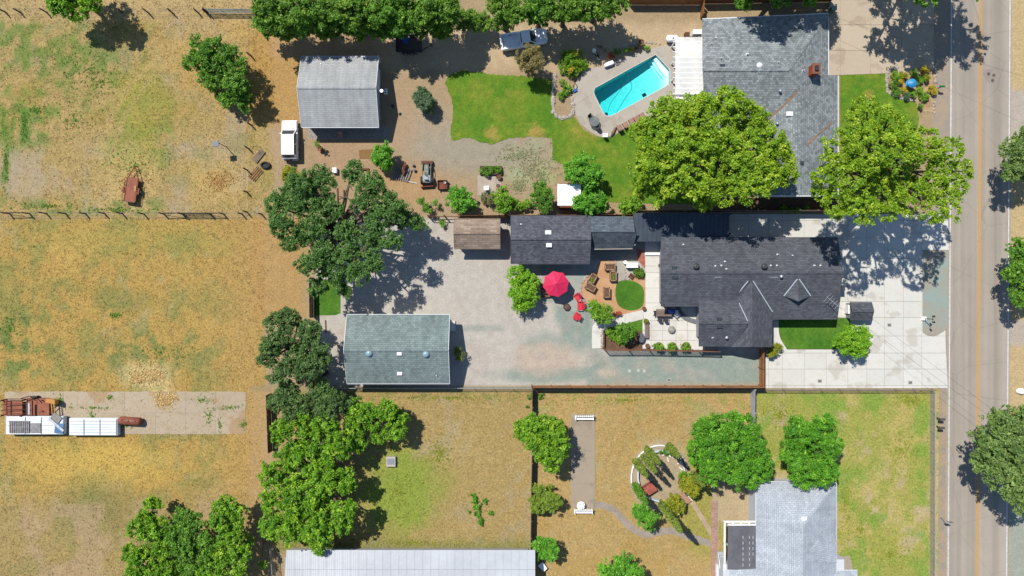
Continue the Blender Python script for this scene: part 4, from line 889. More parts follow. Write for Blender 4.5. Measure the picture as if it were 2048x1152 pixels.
# --- brown-roofed shed with its concrete pad
t = thing('brown_shed', 'small shed with light brown shingle roof on a beige pad', 'shed', (*W(955, 470), 0))
bs = shingle('shingle_brown', C(160, 140, 122), C(176, 156, 138), 'x', .25, .9, .14)
a, b, c, d = gable(t, 909, 438, 1000, 497, 2.4, 3.35, 'x', bs, M('siding_beige', C(200, 190, 176), fine=(5, .06)), .3, M('trim_brown', C(150, 130, 112)), bs)
opening(t, 'door', (a + b) / 2 - .5, c + .3, 0, 1.4, 2.0, '-y', M('door_brown', (.12, .09, .07)), TRIM)
structure(MB().prism(wpoly([(916, 440), (1014, 441), (1014, 503), (918, 503)]), .005, .08), 'shed_pad', M('pad_beige', C(206, 200, 188), C(192, 186, 174), fine=(7, .08)))
# --- green-grey building
t = thing('outbuilding', 'wide gabled outbuilding with green-grey shingle roof and two round roof domes', 'outbuilding', (*W(796, 698), 0))
ob = shingle('shingle_green', C(134, 150, 148), C(146, 162, 160), 'x', .24, .4, .08)
a, b, c, d = gable(t, 694, 629.5, 899, 767, 2.9, 4.5, 'x', ob, M('siding_pale', C(214, 218, 220), fine=(5, .06)), .4, TRIM, ob)
for (x, y) in ((738, 706.5), (852, 708)): q = P(x, y, 4.35); MB().lathe([(.42, -.15), (.42, .1), (.36, .2), (.2, .3), (.02, .33)], q[0], q[1], 4.3, 20).build('roof_dome', M('dome_plastic', C(160, 188, 200), fine=(4, .05), rough=.25), t, smooth=True)
skylight(t, 799, 707.5, 4.3, .6, .42); skylight(t, 799.5, 747, 3.35, .62, .45); vent_pipe(t, 873, 751, 3.3, .05, .3)
opening(t, 'door', b - .4, (c + d) / 2 + 2, 0, 1.0, 2.05, '+x', M('door_white', (.6, .6, .6)), TRIM); opening(t, 'window', b - .4, (c + d) / 2 - .5, 1, 1.2, 1.0, '+x', GLASS, TRIM); opening(t, 'garage_door', (a + b) / 2, d - .4, 0, 4.8, 2.2, '+y', M('door_white', (.6, .6, .6)), TRIM)
MB().box(*W(903, 652), 0, 1.0, 1.3, .25, 0, .03).build('entry_step', CONC, t)
structure(MB().sheet(wpoly([(690, 625), (905, 625), (905, 771), (690, 771)]), .003), 'building_pad', M('pad_beige', C(206, 200, 188)))
# --- white lean-to
t = thing('white_lean_to', 'small white flat-roofed lean-to between leafy fruit trees', 'shed', (*W(1137, 395), 0))
slope(t, [(1115, 368, 2.5), (1162, 368, 2.5), (1161, 411, 2.25), (1115, 411, 2.25)], M('white_roof', (.74, .74, .72), (.68, .67, .64), (1, .5, .7), (5, .03)), .1)
MB().prism(wpoly([(1117, 372), (1160, 372), (1160, 419), (1117, 419)]), 0, 2.13).build('wall', M('redwood', C(150, 84, 60), C(124, 66, 48), (3, .4, .6), (10, .15)), t)
opening(t, 'door', W(1135, 0)[0], W(0, 419)[1], 0, .9, 1.9, '-y', M('redwood_dark', (.12, .05, .035)))
# --- bin shelter on the driveway
t = thing('bin_shelter', 'small shelter with dark gable roof on the driveway beside a round bright tree', 'shelter', (*W(1722, 622), 0))
gable(t, 1701, 605, 1743, 639, 1.5, 2.05, 'x', mh, M('shelter_wall', C(150, 154, 160), fine=(6, .06)), .12, M('gutter_dark', C(96, 100, 110)), mh)
MB().box(*W(1693, 618), .05, .6, 1.1, 1.0).build('white_locker', WHITE, t)
# --- long metal shed along the bottom
t = thing('long_metal_shed', 'long shed with light grey ribbed metal roof along the bottom edge', 'shed', (*W(820, 1160), 0))
lm = M('metal_light', C(216, 220, 226), C(204, 208, 214), (.25, .4, .6), (3, .05), rough=.5, metal=.1, rnd=.02)
for k in range(31):
    x0 = 573 + k * 16.05; e = 9 if k == 0 else 0; mb = MB().slab(roofpoly([(x0, 1100, 2.9), (x0 + 15.8, 1100, 2.9), (x0 + 15.8, 1250, 4.4), (x0 - e, 1250, 4.4)]), .05)
    for j in range(4): mb.bar(Vector(P(x0 + 1.5 + j * 4, 1100, 2.905)), Vector(P(x0 + 1.5 + j * 4, 1250, 4.405)), .05, .02)
    mb.build('roof_panel', lm, t)
for y, z in ((1139, 3.3), (1180, 3.7)): strip(t, (573, y, z + .03), (1070, y, z + .03), .05, GALV, 'lap_seam', .0, .03)
MB().prism(wpoly([(584, 1096), (1056, 1096), (1056, 1240), (584, 1240)]), 0, 2.8).build('wall', M('tin_wall', C(176, 176, 172), fine=(5, .1)), t)
# --- pale house bottom right
t = thing('pale_house', 'house with pale grey hip roof and a dark flat patio cover', 'house', (*W(1590, 1080), 0))
ph = shingle('shingle_ice', C(192, 200, 210), C(202, 209, 217), 'x', .22, .5, .04); phy = shingle('shingle_ice_y', C(192, 200, 210), C(202, 209, 217), 'y', .22, .5, .04)
slope(t, [(1512, 963, 2.8), (1673, 966, 2.8), (1605, 1052, 4.6)], ph); slope(t, [(1673, 966, 2.8), (1673, 1300, 2.8), (1605, 1300, 4.6), (1605, 1052, 4.6)], phy); slope(t, [(1512, 963, 2.8), (1605, 1052, 4.6), (1605, 1300, 4.6), (1512, 1300, 2.8)], phy)
slope(t, [(1619, 1102, 4.25), (1636, 1082, 3.75), (1673, 1082, 2.9), (1673, 1125, 2.9), (1640, 1125, 3.7)], ph, .05, 'cross_hip', .06)
slope(t, [(1460, 1140, 2.7), (1512, 1138, 2.7), (1556, 1200, 4.2), (1460, 1200, 4.2)], ph); slope(t, [(1668, 1141, 2.7), (1715, 1141, 2.7), (1715, 1200, 4), (1668, 1200, 4)], ph)
pw = M('wall_white', C(226, 230, 236), fine=(5, .05))
MB().prism(rp([(1512, 968), (1656, 972), (1656, 1280), (1512, 1280)]), 0, 2.66).build('wall', pw, t); MB().prism(rp([(1447, 1130), (1512, 1130), (1512, 1280), (1447, 1280)]), 0, 2.5).build('wing_wall', pw, t)
MB().prism(rp([(1656, 1120), (1690, 1120), (1690, 1280), (1656, 1280)]), 0, 2.5).build('wing_wall', pw, t)
for a_, b_ in (((1512, 963, 2.8), (1673, 966, 2.8)), ((1673, 966, 2.8), (1673, 1300, 2.8)), ((1512, 963, 2.8), (1512, 1050, 2.8)), ((1668, 1141, 2.7), (1715, 1141, 2.7))): strip(t, a_, b_, .1, TRIM, 'gutter', -.08, .14)
for a_, b_ in (((1512, 964, 2.83), (1605, 1052, 4.63)), ((1673, 967, 2.83), (1605, 1052, 4.63)), ((1605, 1052, 4.63), (1605, 1290, 4.63)), ((1636, 1082, 3.8), (1619, 1102, 4.32)), ((1619, 1102, 4.32), (1640, 1125, 3.78))): strip(t, a_, b_, .2, ph, 'hip_cap', .0, .03)
skylight(t, 1608, 1037, 4.25, .65, .5); vent_pipe(t, 1658, 1027, 3.2, .06, .3, GALV); vent_pipe(t, 1643, 1062, 3.6, .06, .3, GALV)
pc = thing('patio_cover', None, None); pc.parent = t; pm = M('roll_roof', C(116, 116, 122), C(104, 104, 110), (1, .4, .6), (6, .1))
pc.location = (W(1480, 1095)[0] - t.location[0], W(1480, 1095)[1] - t.location[1], 0)
slope(pc, [(1456, 1051, 2.6), (1511, 1051, 2.6), (1511, 1139, 2.6), (1455, 1139, 2.6)], pm, .12, 'deck')
for a_, b_ in (((1449, 1046, 2.55), (1449, 1140, 2.55)), ((1449, 1043, 2.55), (1511, 1043, 2.55)), ((1456, 1049, 2.62), (1511, 1049, 2.62))): strip(pc, a_, b_, .18, WHITE, 'beam', 0, .2)
for x, y in ((1447, 1042), (1447, 1080), (1447, 1120), (1497, 1042)): MB().box(*W(x, y), 0, .14, .14, 2.45).build('post', WHITE, pc)
for k in range(4): strip(pc, (1450 + k * 16, 1044, 2.58), (1450 + k * 16, 1051, 2.62), .1, WHITE, 'rafter', .02, .1)
for x, n in ((1486, 6), (1499, 6), (1506, 4)):
    for k in range(n): strip(pc, (x, 1072 + k * 11, 2.62), (x, 1078 + k * 11, 2.62), .1, M('worn_patch', C(190, 190, 190)), 'bare_patch', .0, .015)
st = thing('porch_steps', None, None); st.parent = t; st.location = (W(1440, 1125)[0] - t.location[0], W(1440, 1125)[1] - t.location[1], 0)
for k in range(4): MB().box(*W(1440 + k * 1.0, 1106 + k * 7), .0, .75, .42, .14 * (k + 1)).build('step', M('step_grey', C(196, 200, 206)), st)
MB().box(*W(1438, 1140), 0, .9, 1.6, .62).build('landing', WHITE, st)
for x in (1433, 1446): MB().tube([(*W(x, 1103), .9), (*W(x, 1128), 1.4)], .03).build('hand_rail', WHITE, st)
structure(MB().sheet(wpoly([(1674, 1112), (1700, 1112), (1706, 1140), (1674, 1140)]), .02), 'porch_pad', M('pad_grey', C(184, 170, 154)))
# --- pergola
t = thing('pergola', 'white slatted pergola on the side of the large house by the pool', 'pergola', (*W(1378, 130), 0))
a0 = P(1350, 75, 2.6); a1 = P(1406, 190, 2.6)
for k in range(12):
    y = P(1350, 83 + k * 10.4, 2.65)[1]; MB().box((a0[0] + a1[0]) / 2 - .12, y, 2.55, a1[0] - a0[0] + .3, .07, .16).build('rafter', WHITE, t)
for k in range(30):
    x = a0[0] + .06 + k * (a1[0] - a0[0]) / 30; MB().box(x, (a0[1] + a1[1]) / 2, 2.712, .068, abs(a1[1] - a0[1]), .035).build('slat', WHITE, t)
MB().box(a0[0] + .15, (a0[1] + a1[1]) / 2, 2.38, .12, abs(a1[1] - a0[1]), .168).build('beam', WHITE, t)
for y in (80, 115, 150, 186): MB().box(a0[0] + .15, P(0, y, 2.6)[1], .07, .14, .14, 2.31).build('post', WHITE, t)
t = thing('louvred_awning', 'short white louvred awning below the pergola, under the maple', 'awning', (*W(1378, 200), 0))
for k in range(7): q0, q1 = P(1352, 192 + k * 3, 2.45), P(1402, 192 + k * 3, 2.45); MB().bar(q0, q1, .11, .03).build('louvre', WHITE, t)
for x in (1353, 1400): MB().bar(P(x, 190, 2.42), P(x, 214, 2.42), .08, .06).build('frame', WHITE, t); MB().box(*P(x, 213, 2.3)[:2], .07, .1, .1, 2.33).build('post', WHITE, t)
# ================================================================ FENCES
WOOD = M('fence_wood', C(186, 132, 84), C(160, 108, 66), (1.2, .35, .65), (9, .18), rnd=.08)
WOODO = M('fence_wood_old', C(150, 132, 110), C(118, 102, 84), (1.2, .35, .65), (9, .2), rnd=.08)
WOODD = M('post_dark', (.075, .055, .04), (.05, .04, .03), (4, .4, .6), (12, .25))
WOODB = M('fence_brown', C(140, 96, 68), C(116, 78, 54), (1.2, .35, .65), (9, .18), rnd=.08)
WIRE = M('wire', (.2, .19, .18), metal=.6, rough=.5)
def along(pts, step):
    out = [pts[0]]
    for a, b in zip(pts[:-1], pts[1:]):
        n = max(1, round(math.dist(a, b) / step)); out += [(a[0] + (b[0] - a[0]) * k / n, a[1] + (b[1] - a[1]) * k / n) for k in range(1, n + 1)]
    return out
def board_fence(label, pts, h, mat, step=38, post=None, name='board_fence', z=0.0, group=None, bw=.145):
    q = along(pts, step); t = thing(name, label, 'fence', (*W(*q[0]), 0), 0, group); rng = random.Random(int(q[0][0] * 7 + q[0][1])); cache = {}
    for a, b in zip(q[:-1], q[1:]):
        (x0, y0), (x1, y1) = W(*a), W(*b); L = math.hypot(x1 - x0, y1 - y0); ang = math.atan2(y1 - y0, x1 - x0); key = (round(L, 2), rng.randrange(3))
        if key not in cache:
            mb = MB(); n = max(2, int(L / bw)); w = L / n
            for k in range(n): mb.box(w * (k + .5), rng.uniform(-.006, .006), .05, w * .95, .022, h + rng.uniform(-.02, .02), 0)
            for zz in (.35, h - .25): mb.box(L / 2, .034, zz, L, .045, .09)
            cache[key] = mb.mesh('panel', mat)
        obj_of(cache[key], 'panel', t, (x0 - t.location[0], y0 - t.location[1], z), ang)
    pm = MB().box(0, .075, 0, .1, .1, h + .1, 0, .02).mesh('post', post or mat)
    for i, a in enumerate(q): (x0, y0) = W(*a); c = q[min(i + 1, len(q) - 1)]; p = q[max(i - 1, 0)]; obj_of(pm, 'post', t, (x0 - t.location[0], y0 - t.location[1], z), math.atan2(-(c[1] - p[1]), c[0] - p[0]))
    return t
def wire_fence(label, pts, h, name='wire_fence', r=.1, wires=3, mat=WOODD, group=None):
    t = thing(name, label, 'fence', (*W(*pts[0]), 0), 0, group); rng = random.Random(int(pts[0][0] + pts[0][1] * 3))
    for p in pts: x, y = W(*p); lx, ly = rng.uniform(-.05, .05), rng.uniform(-.05, .05); MB().tube([(x, y, -.1), (x + lx * .5, y + ly * .5, h * .6), (x + lx, y + ly, h * rng.uniform(.92, 1.06))], [r, r * .95, r * .85], 7).build('post', mat, t)
    for k in range(wires):
        z = h * (.35 + .28 * k); MB().tube([(*W(*p), z) for p in pts], .009, 4).build('wire', WIRE, t)
    return t
def link_mat():
    m, nt, b, out = newmat('chain_link'); p = posn(nt); b.inputs['Base Color'].default_value = (.4, .42, .44, 1); b.inputs['Metallic'].default_value = .4; b.inputs['Roughness'].default_value = .5
    tr = nt.nodes.new('ShaderNodeBsdfTransparent'); mx = nt.nodes.new('ShaderNodeMixShader'); mx.inputs[0].default_value = .22
    nt.links.new(tr.outputs[0], mx.inputs[1]); nt.links.new(b.outputs[0], mx.inputs[2]); nt.links.new(mx.outputs[0], out.inputs[0]); return m
LINK = link_mat()
def chain_fence(label, pts, h, step=40, name='chain_link_fence', rail=GALV, rr=.03):
    q = along(pts, step); t = thing(name, label, 'fence', (*W(*q[0]), 0))
    for p in q: x, y = W(*p); MB().tube([(x, y, -.05), (x, y, h + .05)], .035, 7).build('post', rail, t)
    for a, b in zip(q[:-1], q[1:]):
        (x0, y0), (x1, y1) = W(*a), W(*b); MB().bar((x0, y0, h * .5 + .02), (x1, y1, h * .5 + .02), .006, h - .06).build('mesh_panel', LINK, t)
        MB().tube([(x0, y0, h), (x1, y1, h)], rr, 6).build('top_rail', rail, t)
    return t
def pipe_gate(label, a, b, h, mat, bars=6, name='pipe_gate'):
    (x0, y0), (x1, y1) = W(*a), W(*b); L = math.hypot(x1 - x0, y1 - y0); t = thing(name, label, 'gate', (x0, y0, 0), math.atan2(y1 - y0, x1 - x0)); zb = .2
    MB().tube([(.03, 0, zb), (.03, 0, h), (L - .03, 0, h), (L - .03, 0, zb), (.03, 0, zb)], .04, 6).build('frame', mat, t, local=True)
    for k in range(1, bars): z = zb + (h - zb) * k / bars; MB().tube([(.05, 0, z), (L - .05, 0, z)], .022, 5).build('bar', mat, t, local=True)
    for x in (L * .33, L * .66): MB().tube([(x, 0, zb), (x, 0, h)], .022, 5).build('upright', mat, t, local=True)
    MB().tube([(.05, .02, zb), (L - .05, .02, h)], .018, 5).build('brace', mat, t, local=True)
    for x in (-.12, L + .12): MB().tube([(x, 0, -.1), (x, 0, h + .25)], .08, 7).build('post', WOODD, t, local=True)
    return t
GRN = M('gate_green', C(120, 140, 136), C(100, 118, 114), fine=(9, .1), rough=.5)
wire_fence('wire fence on dark posts along the top of the upper left field', [(-14, 25), (12, 25), (41, 25), (94, 25), (146, 25), (196, 25), (245, 25), (297, 26), (345, 26), (397, 26), (413, 26)], 1.35)
pipe_gate('long green-grey pipe gate at the top of the upper left field', (418, 26), (511, 27), 1.3, GRN, 7)
wire_fence('wire fence on dark posts between the two left fields, left of the gate', [(-30, 427), (19, 427), (59, 427), (93, 427), (131, 427), (171, 427), (209, 427), (245, 427), (288, 428), (328, 428), (365, 428)], 1.35)
pipe_gate('dark pipe gate between the two left fields', (370, 428), (418, 428), 1.25, M('gate_dark', (.03, .03, .03), rough=.5), 6)
wire_fence('short wire fence from the dark gate to the big oak', [(422, 428), (447, 428), (484, 428), (523, 428), (560, 430)], 1.35)
wire_fence('wire fence on dark posts beside the SUV and the leafy field tree', [(506, 40), (502, 112), (502, 180), (502, 250), (497, 297), (494, 340), (494, 384), (494, 424)], 1.3)
for lb, a, b in (('wooden brace rails in the fence line at the far left of the left fields', (19, 427), (59, 427)), ('wooden brace rails in the fence line left of the dark pipe gate', (328, 428), (366, 428)), ('wooden brace rails in the fence line right of the dark pipe gate', (422, 428), (447, 428))):
    t = thing('fence_brace', lb, 'fence brace', (*W(*a), 0)); MB().tube([(*W(*a), 1.15), (*W(*b), 1.15)], .055, 6).build('rail', WOODD, t); MB().tube([(*W(*a), .25), (*W(*b), 1.1)], .03, 5).build('diagonal', WOODD, t)
board_fence('new tan board fence along the top edge above the pale dirt drive', [(1256, 10), (1401, 10)], 1.8, WOOD, 40)
board_fence('short tan board fence running from the top fence to the large house', [(1401, 11), (1400, 37)], 1.75, WOOD, 28)
board_fence('brown board fence behind the large house at the top edge', [(1404, 8), (1660, 4)], 1.75, WOODB, 40)
board_fence('weathered brown board fence behind workshop and brown shed', [(922, 434), (1268, 432)], 1.7, WOODB, 38)
board_fence('weathered board fence behind the metal carport and long driveway strip', [(1272, 424), (1520, 424), (1660, 424)], 1.7, WOODO, 38)
t = thing('rail_fence', 'open wooden rail fence under the edge of the big oak', 'fence', (*W(858, 433), 0))
for x in (858, 890, 921): MB().box(*W(x, 433), 0, .12, .12, 1.5).build('post', WOODB, t)
for z in (.6, 1.35): MB().bar((*W(858, 434.5), z), (*W(921, 434.5), z), .05, .12).build('rail', WOODB, t)
board_fence('long tan board fence between the green gravel drive and the south yard', [(1063, 771), (1519, 771)], 1.9, WOOD, 39)
board_fence('tan wooden double gate across the gravel drive beside the charcoal house', [(1518, 769), (1518, 734), (1518, 697)], 1.75, WOOD, 36, name='wooden_gate')
chain_fence('chain link fence behind the green-grey outbuilding', [(676, 774), (1062, 774)], 1.2)
board_fence('grey weathered board fence between the paddock and the curved path yard', [(1064, 776), (1064, 880), (1062, 1000), (1061, 1100)], 1.7, WOODO, 38)
board_fence('white-grey board fence between the two south yards', [(1501, 776), (1501, 868), (1500, 955)], 1.6, M('fence_white', C(206, 212, 218), C(186, 192, 198), (1, .4, .6), (6, .08)), 38)
chain_fence('chain link fence along the lower edge of the concrete driveway', [(1527, 778), (1862, 778)], 1.1, 38, rail=M('rail_dark', (.09, .085, .075)))
chain_fence('chain link fence along the road in front of the green south yard', [(1860, 781), (1860, 1180)], 1.15, 42, rr=.045)
board_fence('dark weathered board fence between the big oak and the small bright lawn', [(626, 556), (627, 634)], 1.7, WOODO, 38)
board_fence('grey weathered board fence at the left end of the paddock trees', [(541, 787), (545, 900)], 1.6, WOODO, 36)
chain_fence('chain link fence at the lower left by the metal shed', [(548, 1090), (556, 1180)], 1.5, 40)
def lattice(label, pts, h, mat, step=46):
    q = along(pts, step); t = thing('lattice_fence', label, 'fence', (*W(*q[0]), 0))
    for a, b in zip(q[:-1], q[1:]):
        (x0, y0), (x1, y1) = W(*a), W(*b); mb = MB(); n = int(math.hypot(x1 - x0, y1 - y0) / .16)
        for k in range(n): f = (k + .5) / n; mb.box(x0 + (x1 - x0) * f, y0 + (y1 - y0) * f, .1, .03, .02, h - .12)
        for k in range(int(h / .18)): mb.bar((x0, y0 + .022, .2 + k * .18), (x1, y1 + .022, .2 + k * .18), .02, .03)
        mb.build('lattice_panel', mat, t); MB().bar((x0, y0, h), (x1, y1, h), .14, .05).build('top_rail', mat, t)
    for p in q: MB().box(*W(*p), 0, .11, .11, h + .05).build('post', mat, t)
    return t
lattice('brown lattice fence along the patio, above the green gravel drive', [(1208, 698), (1255, 698), (1296, 698), (1345, 699), (1395, 700), (1432, 701)], 1.7, WOODB)
board_fence('low wooden retaining fence at the left end of the planting bed', [(1208, 666), (1208, 696)], .5, WOODB, 30, name='low_fence')

# ---- borders of single stones
STN = M('border_stone', C(206, 196, 182), C(172, 160, 146), (2.5, .35, .65), (9, .14), rnd=.16, coord='obj'); rng_s = random.Random(5)
stone_meshes = []
for k in range(8):
    rr = random.Random(40 + k); mb = MB().lathe([(.30, 0), (.42, .12), (.36, .3), (.14, .42)], 0, 0, 0, 7); mb.v = [(x * rr.uniform(.8, 1.2), y * rr.uniform(.7, 1.15), z * rr.uniform(.7, 1.1)) for x, y, z in mb.v]; stone_meshes.append(mb.mesh('stone', STN))
def stones(label, pts, step, size, closed=False, name='stone_border', mat=None, hs=.7):
    t = thing(name, label, 'stone border', (*W(*pts[0]), 0)); q = along(list(pts) + ([pts[0]] if closed else []), step)
    for p in q:
        x, y = W(p[0] + rng_s.uniform(-.8, .8), p[1] + rng_s.uniform(-.8, .8)); s = size * rng_s.uniform(.75, 1.3)
        o = obj_of(rng_s.choice(stone_meshes), 'stone', t, (x - t.location[0], y - t.location[1], .0), rng_s.uniform(0, 6.28)); o.scale = (s, s, s * hs)
    return t
stones('pale stone border in a long U round the bed beside the pool deck', [(1110, 150), (1107, 175), (1106, 205), (1107, 224), (1114, 233), (1124, 237), (1136, 235), (1145, 228), (1147, 214), (1144, 196)], 5.2, .62)
stones('small pale stones edging the plants above the pool', [(1232, 101), (1247, 95), (1258, 90), (1270, 88), (1285, 84), (1304, 85), (1318, 88)], 7, .5)
stones('pale stone border round the left and lower side of the front flower bed', [(1773, 146), (1774, 165), (1775, 183), (1785, 190), (1800, 195), (1816, 199), (1829, 201)], 5, .5)
stones('stone border down the road side of the front flower bed', [(1870, 145), (1871, 165), (1870, 185), (1868, 205), (1868, 225)], 6, .5)
stones('light rocks edging the top of the granite garden by the workshop', [(1198, 521), (1210, 520), (1222, 520), (1231, 522), (1232, 530)], 4, .38)
stones('light rocks in a curve along the left edge of the granite garden', [(1192, 542), (1180, 548), (1171, 555), (1164, 566), (1161, 578), (1162, 588), (1168, 598), (1170, 606)], 3.6, .4)
stones('light rocks beside the round clipped bush in the granite garden', [(1250, 540), (1249, 548), (1250, 556), (1256, 559), (1262, 556)], 4, .4)
stones('dark stone edging at the end of the planting bed by the white walk', [(1205, 662), (1203, 672), (1203, 684), (1204, 695)], 4, .45)
# ================================================================ TREES AND PLANTS
def Lf(r, g, b, k=1.85): return tuple(min(.6, v * k) for v in C(r, g, b))
OAK = leafmat('leaf_oak', Lf(58, 92, 36), Lf(92, 130, 58), Lf(132, 160, 90)); OAK2 = leafmat('leaf_oak_grey', Lf(62, 90, 44), Lf(94, 124, 62), Lf(128, 150, 88))
MAPLE = leafmat('leaf_maple', Lf(88, 128, 18), Lf(142, 172, 36), Lf(198, 202, 76)); BRIGHT = leafmat('leaf_bright', Lf(62, 112, 20), Lf(128, 172, 36), Lf(190, 206, 70))
MID = leafmat('leaf_mid', Lf(62, 104, 26), Lf(104, 150, 42), Lf(140, 178, 70)); HEDGE = leafmat('leaf_hedge', Lf(66, 106, 26), Lf(108, 148, 42), Lf(160, 180, 72))
CIT = leafmat('leaf_citrus', Lf(66, 126, 28), Lf(112, 172, 48), Lf(156, 200, 80)); OLIVE = leafmat('leaf_olive', Lf(110, 102, 62), Lf(150, 138, 86), Lf(182, 162, 104))
BLUE = leafmat('leaf_blue', Lf(74, 100, 72), Lf(104, 132, 92), Lf(130, 150, 110)); STREET = leafmat('leaf_street', Lf(84, 112, 56), Lf(120, 146, 74), Lf(156, 174, 104))
YEL = leafmat('leaf_yellow', Lf(112, 124, 26), Lf(154, 156, 38), Lf(190, 180, 56)); CYP = leafmat('leaf_cypress', Lf(96, 116, 40), Lf(128, 146, 58), Lf(150, 164, 76)); SHR = leafmat('leaf_shrub', Lf(76, 126, 26), Lf(130, 170, 44), Lf(164, 190, 66))
FLOW = leafmat('leaf_flower', Lf(140, 136, 36), Lf(190, 168, 44), Lf(220, 196, 90)); REDL = leafmat('leaf_red', Lf(150, 70, 40), Lf(190, 100, 60), Lf(206, 130, 80)); LIME = leafmat('leaf_lime', Lf(84, 136, 20), Lf(132, 178, 38), Lf(176, 204, 64)); WIL = leafmat('leaf_willow', Lf(58, 112, 24), Lf(106, 166, 38), Lf(160, 200, 66))
tree('field_tree', 'bright green tree at the top of the upper left field', [(118, 2, 30, 6), (150, 14, 34, 5.5), (180, -2, 30, 6.5), (140, -40, 40, 7)], 7, BRIGHT, leaf=.24)
tree('field_tree', 'leafy tree with a straggling lower side, left of the pale garage', [(392, 80, 15, 4.5), (430, 105, 36), (398, 122, 34, 4.5), (462, 125, 36), (425, 150, 30, 4.4), (472, 165, 26), (484, 190, 24, 4), (455, 200, 18, 3), (490, 210, 16, 3), (440, 190, 14, 2.4)], 6, MID, leaf=.22, dens=.85)
row = [([(545, 32, 40), (562, 58, 20, 6), (528, 12, 28)], 'leftmost'), ([(618, 22, 46), (602, 52, 27, 6.5), (646, 55, 22, 6)], 'second'), ([(692, 18, 42), (702, 50, 25, 6)], 'third'), ([(768, 14, 44), (748, 46, 28, 6), (766, 66, 14, 5), (802, 40, 34, 8)], 'fourth'), ([(852, 18, 44), (872, 46, 26, 6), (888, 22, 24)], 'fifth')]
for lobes, w in row: lobes = lobes + [(lobes[0][0] - 10, 58, 20, 4), (lobes[0][0] + 22, 60, 20, 4.5), (lobes[0][0] + 5, 30, 30, 6), (lobes[0][0] + 38, 34, 30, 7), (lobes[0][0] + 30, 58, 24, 5), (lobes[0][0] + 40, 4, 34, 8)]; tree('hedgerow_tree', {'leftmost': 'tree at the left end of the tall top hedgerow, by the green-grey gate', 'second': 'hedgerow tree at the top directly above the pale garage roof, left half', 'third': 'hedgerow tree at the top above the right half of the pale garage roof', 'fourth': 'dark dense hedgerow tree above the dark open trailer', 'fifth': 'hedgerow tree at the top edge right of the dark open trailer'}[w], lobes, 9, HEDGE if w != 'fourth' else MID, group='tall hedgerow along the top', leaf=.24, dens=1.0, gap=.15)
tree('hedgerow_shrub', 'low pale green shrub in the gap of the top hedgerow', [(925, 40, 22), (945, 35, 20), (968, 44, 20), (950, 50, 15)], 3.4, HEDGE, 'shrub', leaf=.2, gap=.15)
tree('hedgerow_tree', 'hedgerow tree at the top left of the white pickup', [(1000, 8, 32), (1028, 24, 26), (1006, 42, 18, 5), (1020, 44, 16, 3.6), (990, 48, 16, 3.4)], 8, HEDGE, group='tall hedgerow along the top', leaf=.24, dens=1.0, gap=.15)
tree('hedgerow_tree', 'dark hedgerow tree at the top right above the white pickup', [(1078, 8, 34), (1052, 30, 20, 5.5), (1092, 20, 22), (1066, 40, 14, 3), (1088, 38, 16, 3), (1104, 26, 16, 4)], 8, MID, group='tall hedgerow along the top', leaf=.24, dens=1.0)
tree('hedgerow_tree', 'hedgerow tree at the top edge above the yellow-flowered clump', [(1122, 12, 34), (1146, 6, 26), (1112, 28, 18, 5), (1140, 22, 18, 5), (1124, 34, 14, 3), (1148, 30, 14, 3)], 8, HEDGE, group='tall hedgerow along the top', leaf=.24, dens=1.0, gap=.15)
tree('hedgerow_tree', 'tree at the right end of the top hedgerow beside the new board fence', [(1172, 6, 36), (1204, 12, 28), (1236, 4, 24), (1190, -20, 36), (1184, 26, 16, 5), (1216, 20, 14, 4), (1170, 32, 14, 3), (1196, 32, 14, 3), (1226, 24, 12, 3)], 8, HEDGE, group='tall hedgerow along the top', leaf=.24, dens=1.0, gap=.15)
tree('roof_edge_tree', 'tree above the top edge shading the roof of the large house', [(1590, -84, 66), (1530, -80, 60), (1640, -90, 50), (1560, -2, 22, 5.5), (1620, -4, 20, 5.5), (1490, 2, 20, 5)], 13, MID, leaf=.26)
tree('street_tree', 'tall tree above the top edge shading the neighbour driveway', [(1870, -62, 72), (1800, -44, 50, 11), (1920, -80, 60), (1970, -66, 56), (1760, -30, 30, 9), (1846, -10, 28, 10), (1840, -60, 60, 11), (1900, -50, 50, 11), (1940, -40, 40, 10), (1830, -180, 60, 13), (1885, -190, 55, 13), (1785, -165, 45, 12), (1930, -160, 55, 13)], 14, MID, leaf=.28, trunk=(1800, -130), dens=.6, fill=.5, gap=.12, inner=.5)
tree('olive_tree', 'feathery brown-green tree overhanging the white pickup', [(1056, 114, 26), (1066, 100, 16), (1050, 130, 18, 4), (1076, 124, 16), (1062, 144, 14, 3)], 5, OLIVE, leaf=.17, dens=.7, aspect=.35, cover=1.3)
tree('blue_shrub', 'thin blue-green upright shrub right of the pale garage', [(842, 193, 20), (850, 204, 20), (860, 216, 14, 1.8), (848, 196, 16, 2)], 3, BLUE, 'shrub', leaf=.2, dens=1.2, aspect=.3, gap=.1)
tree('fruit_tree', 'round fruit tree beside the leaning rack of slats', [(765, 308, 24), (770, 326, 18, 2.6), (756, 316, 16, 2.8)], 3.6, CIT, leaf=.18, gap=.15)
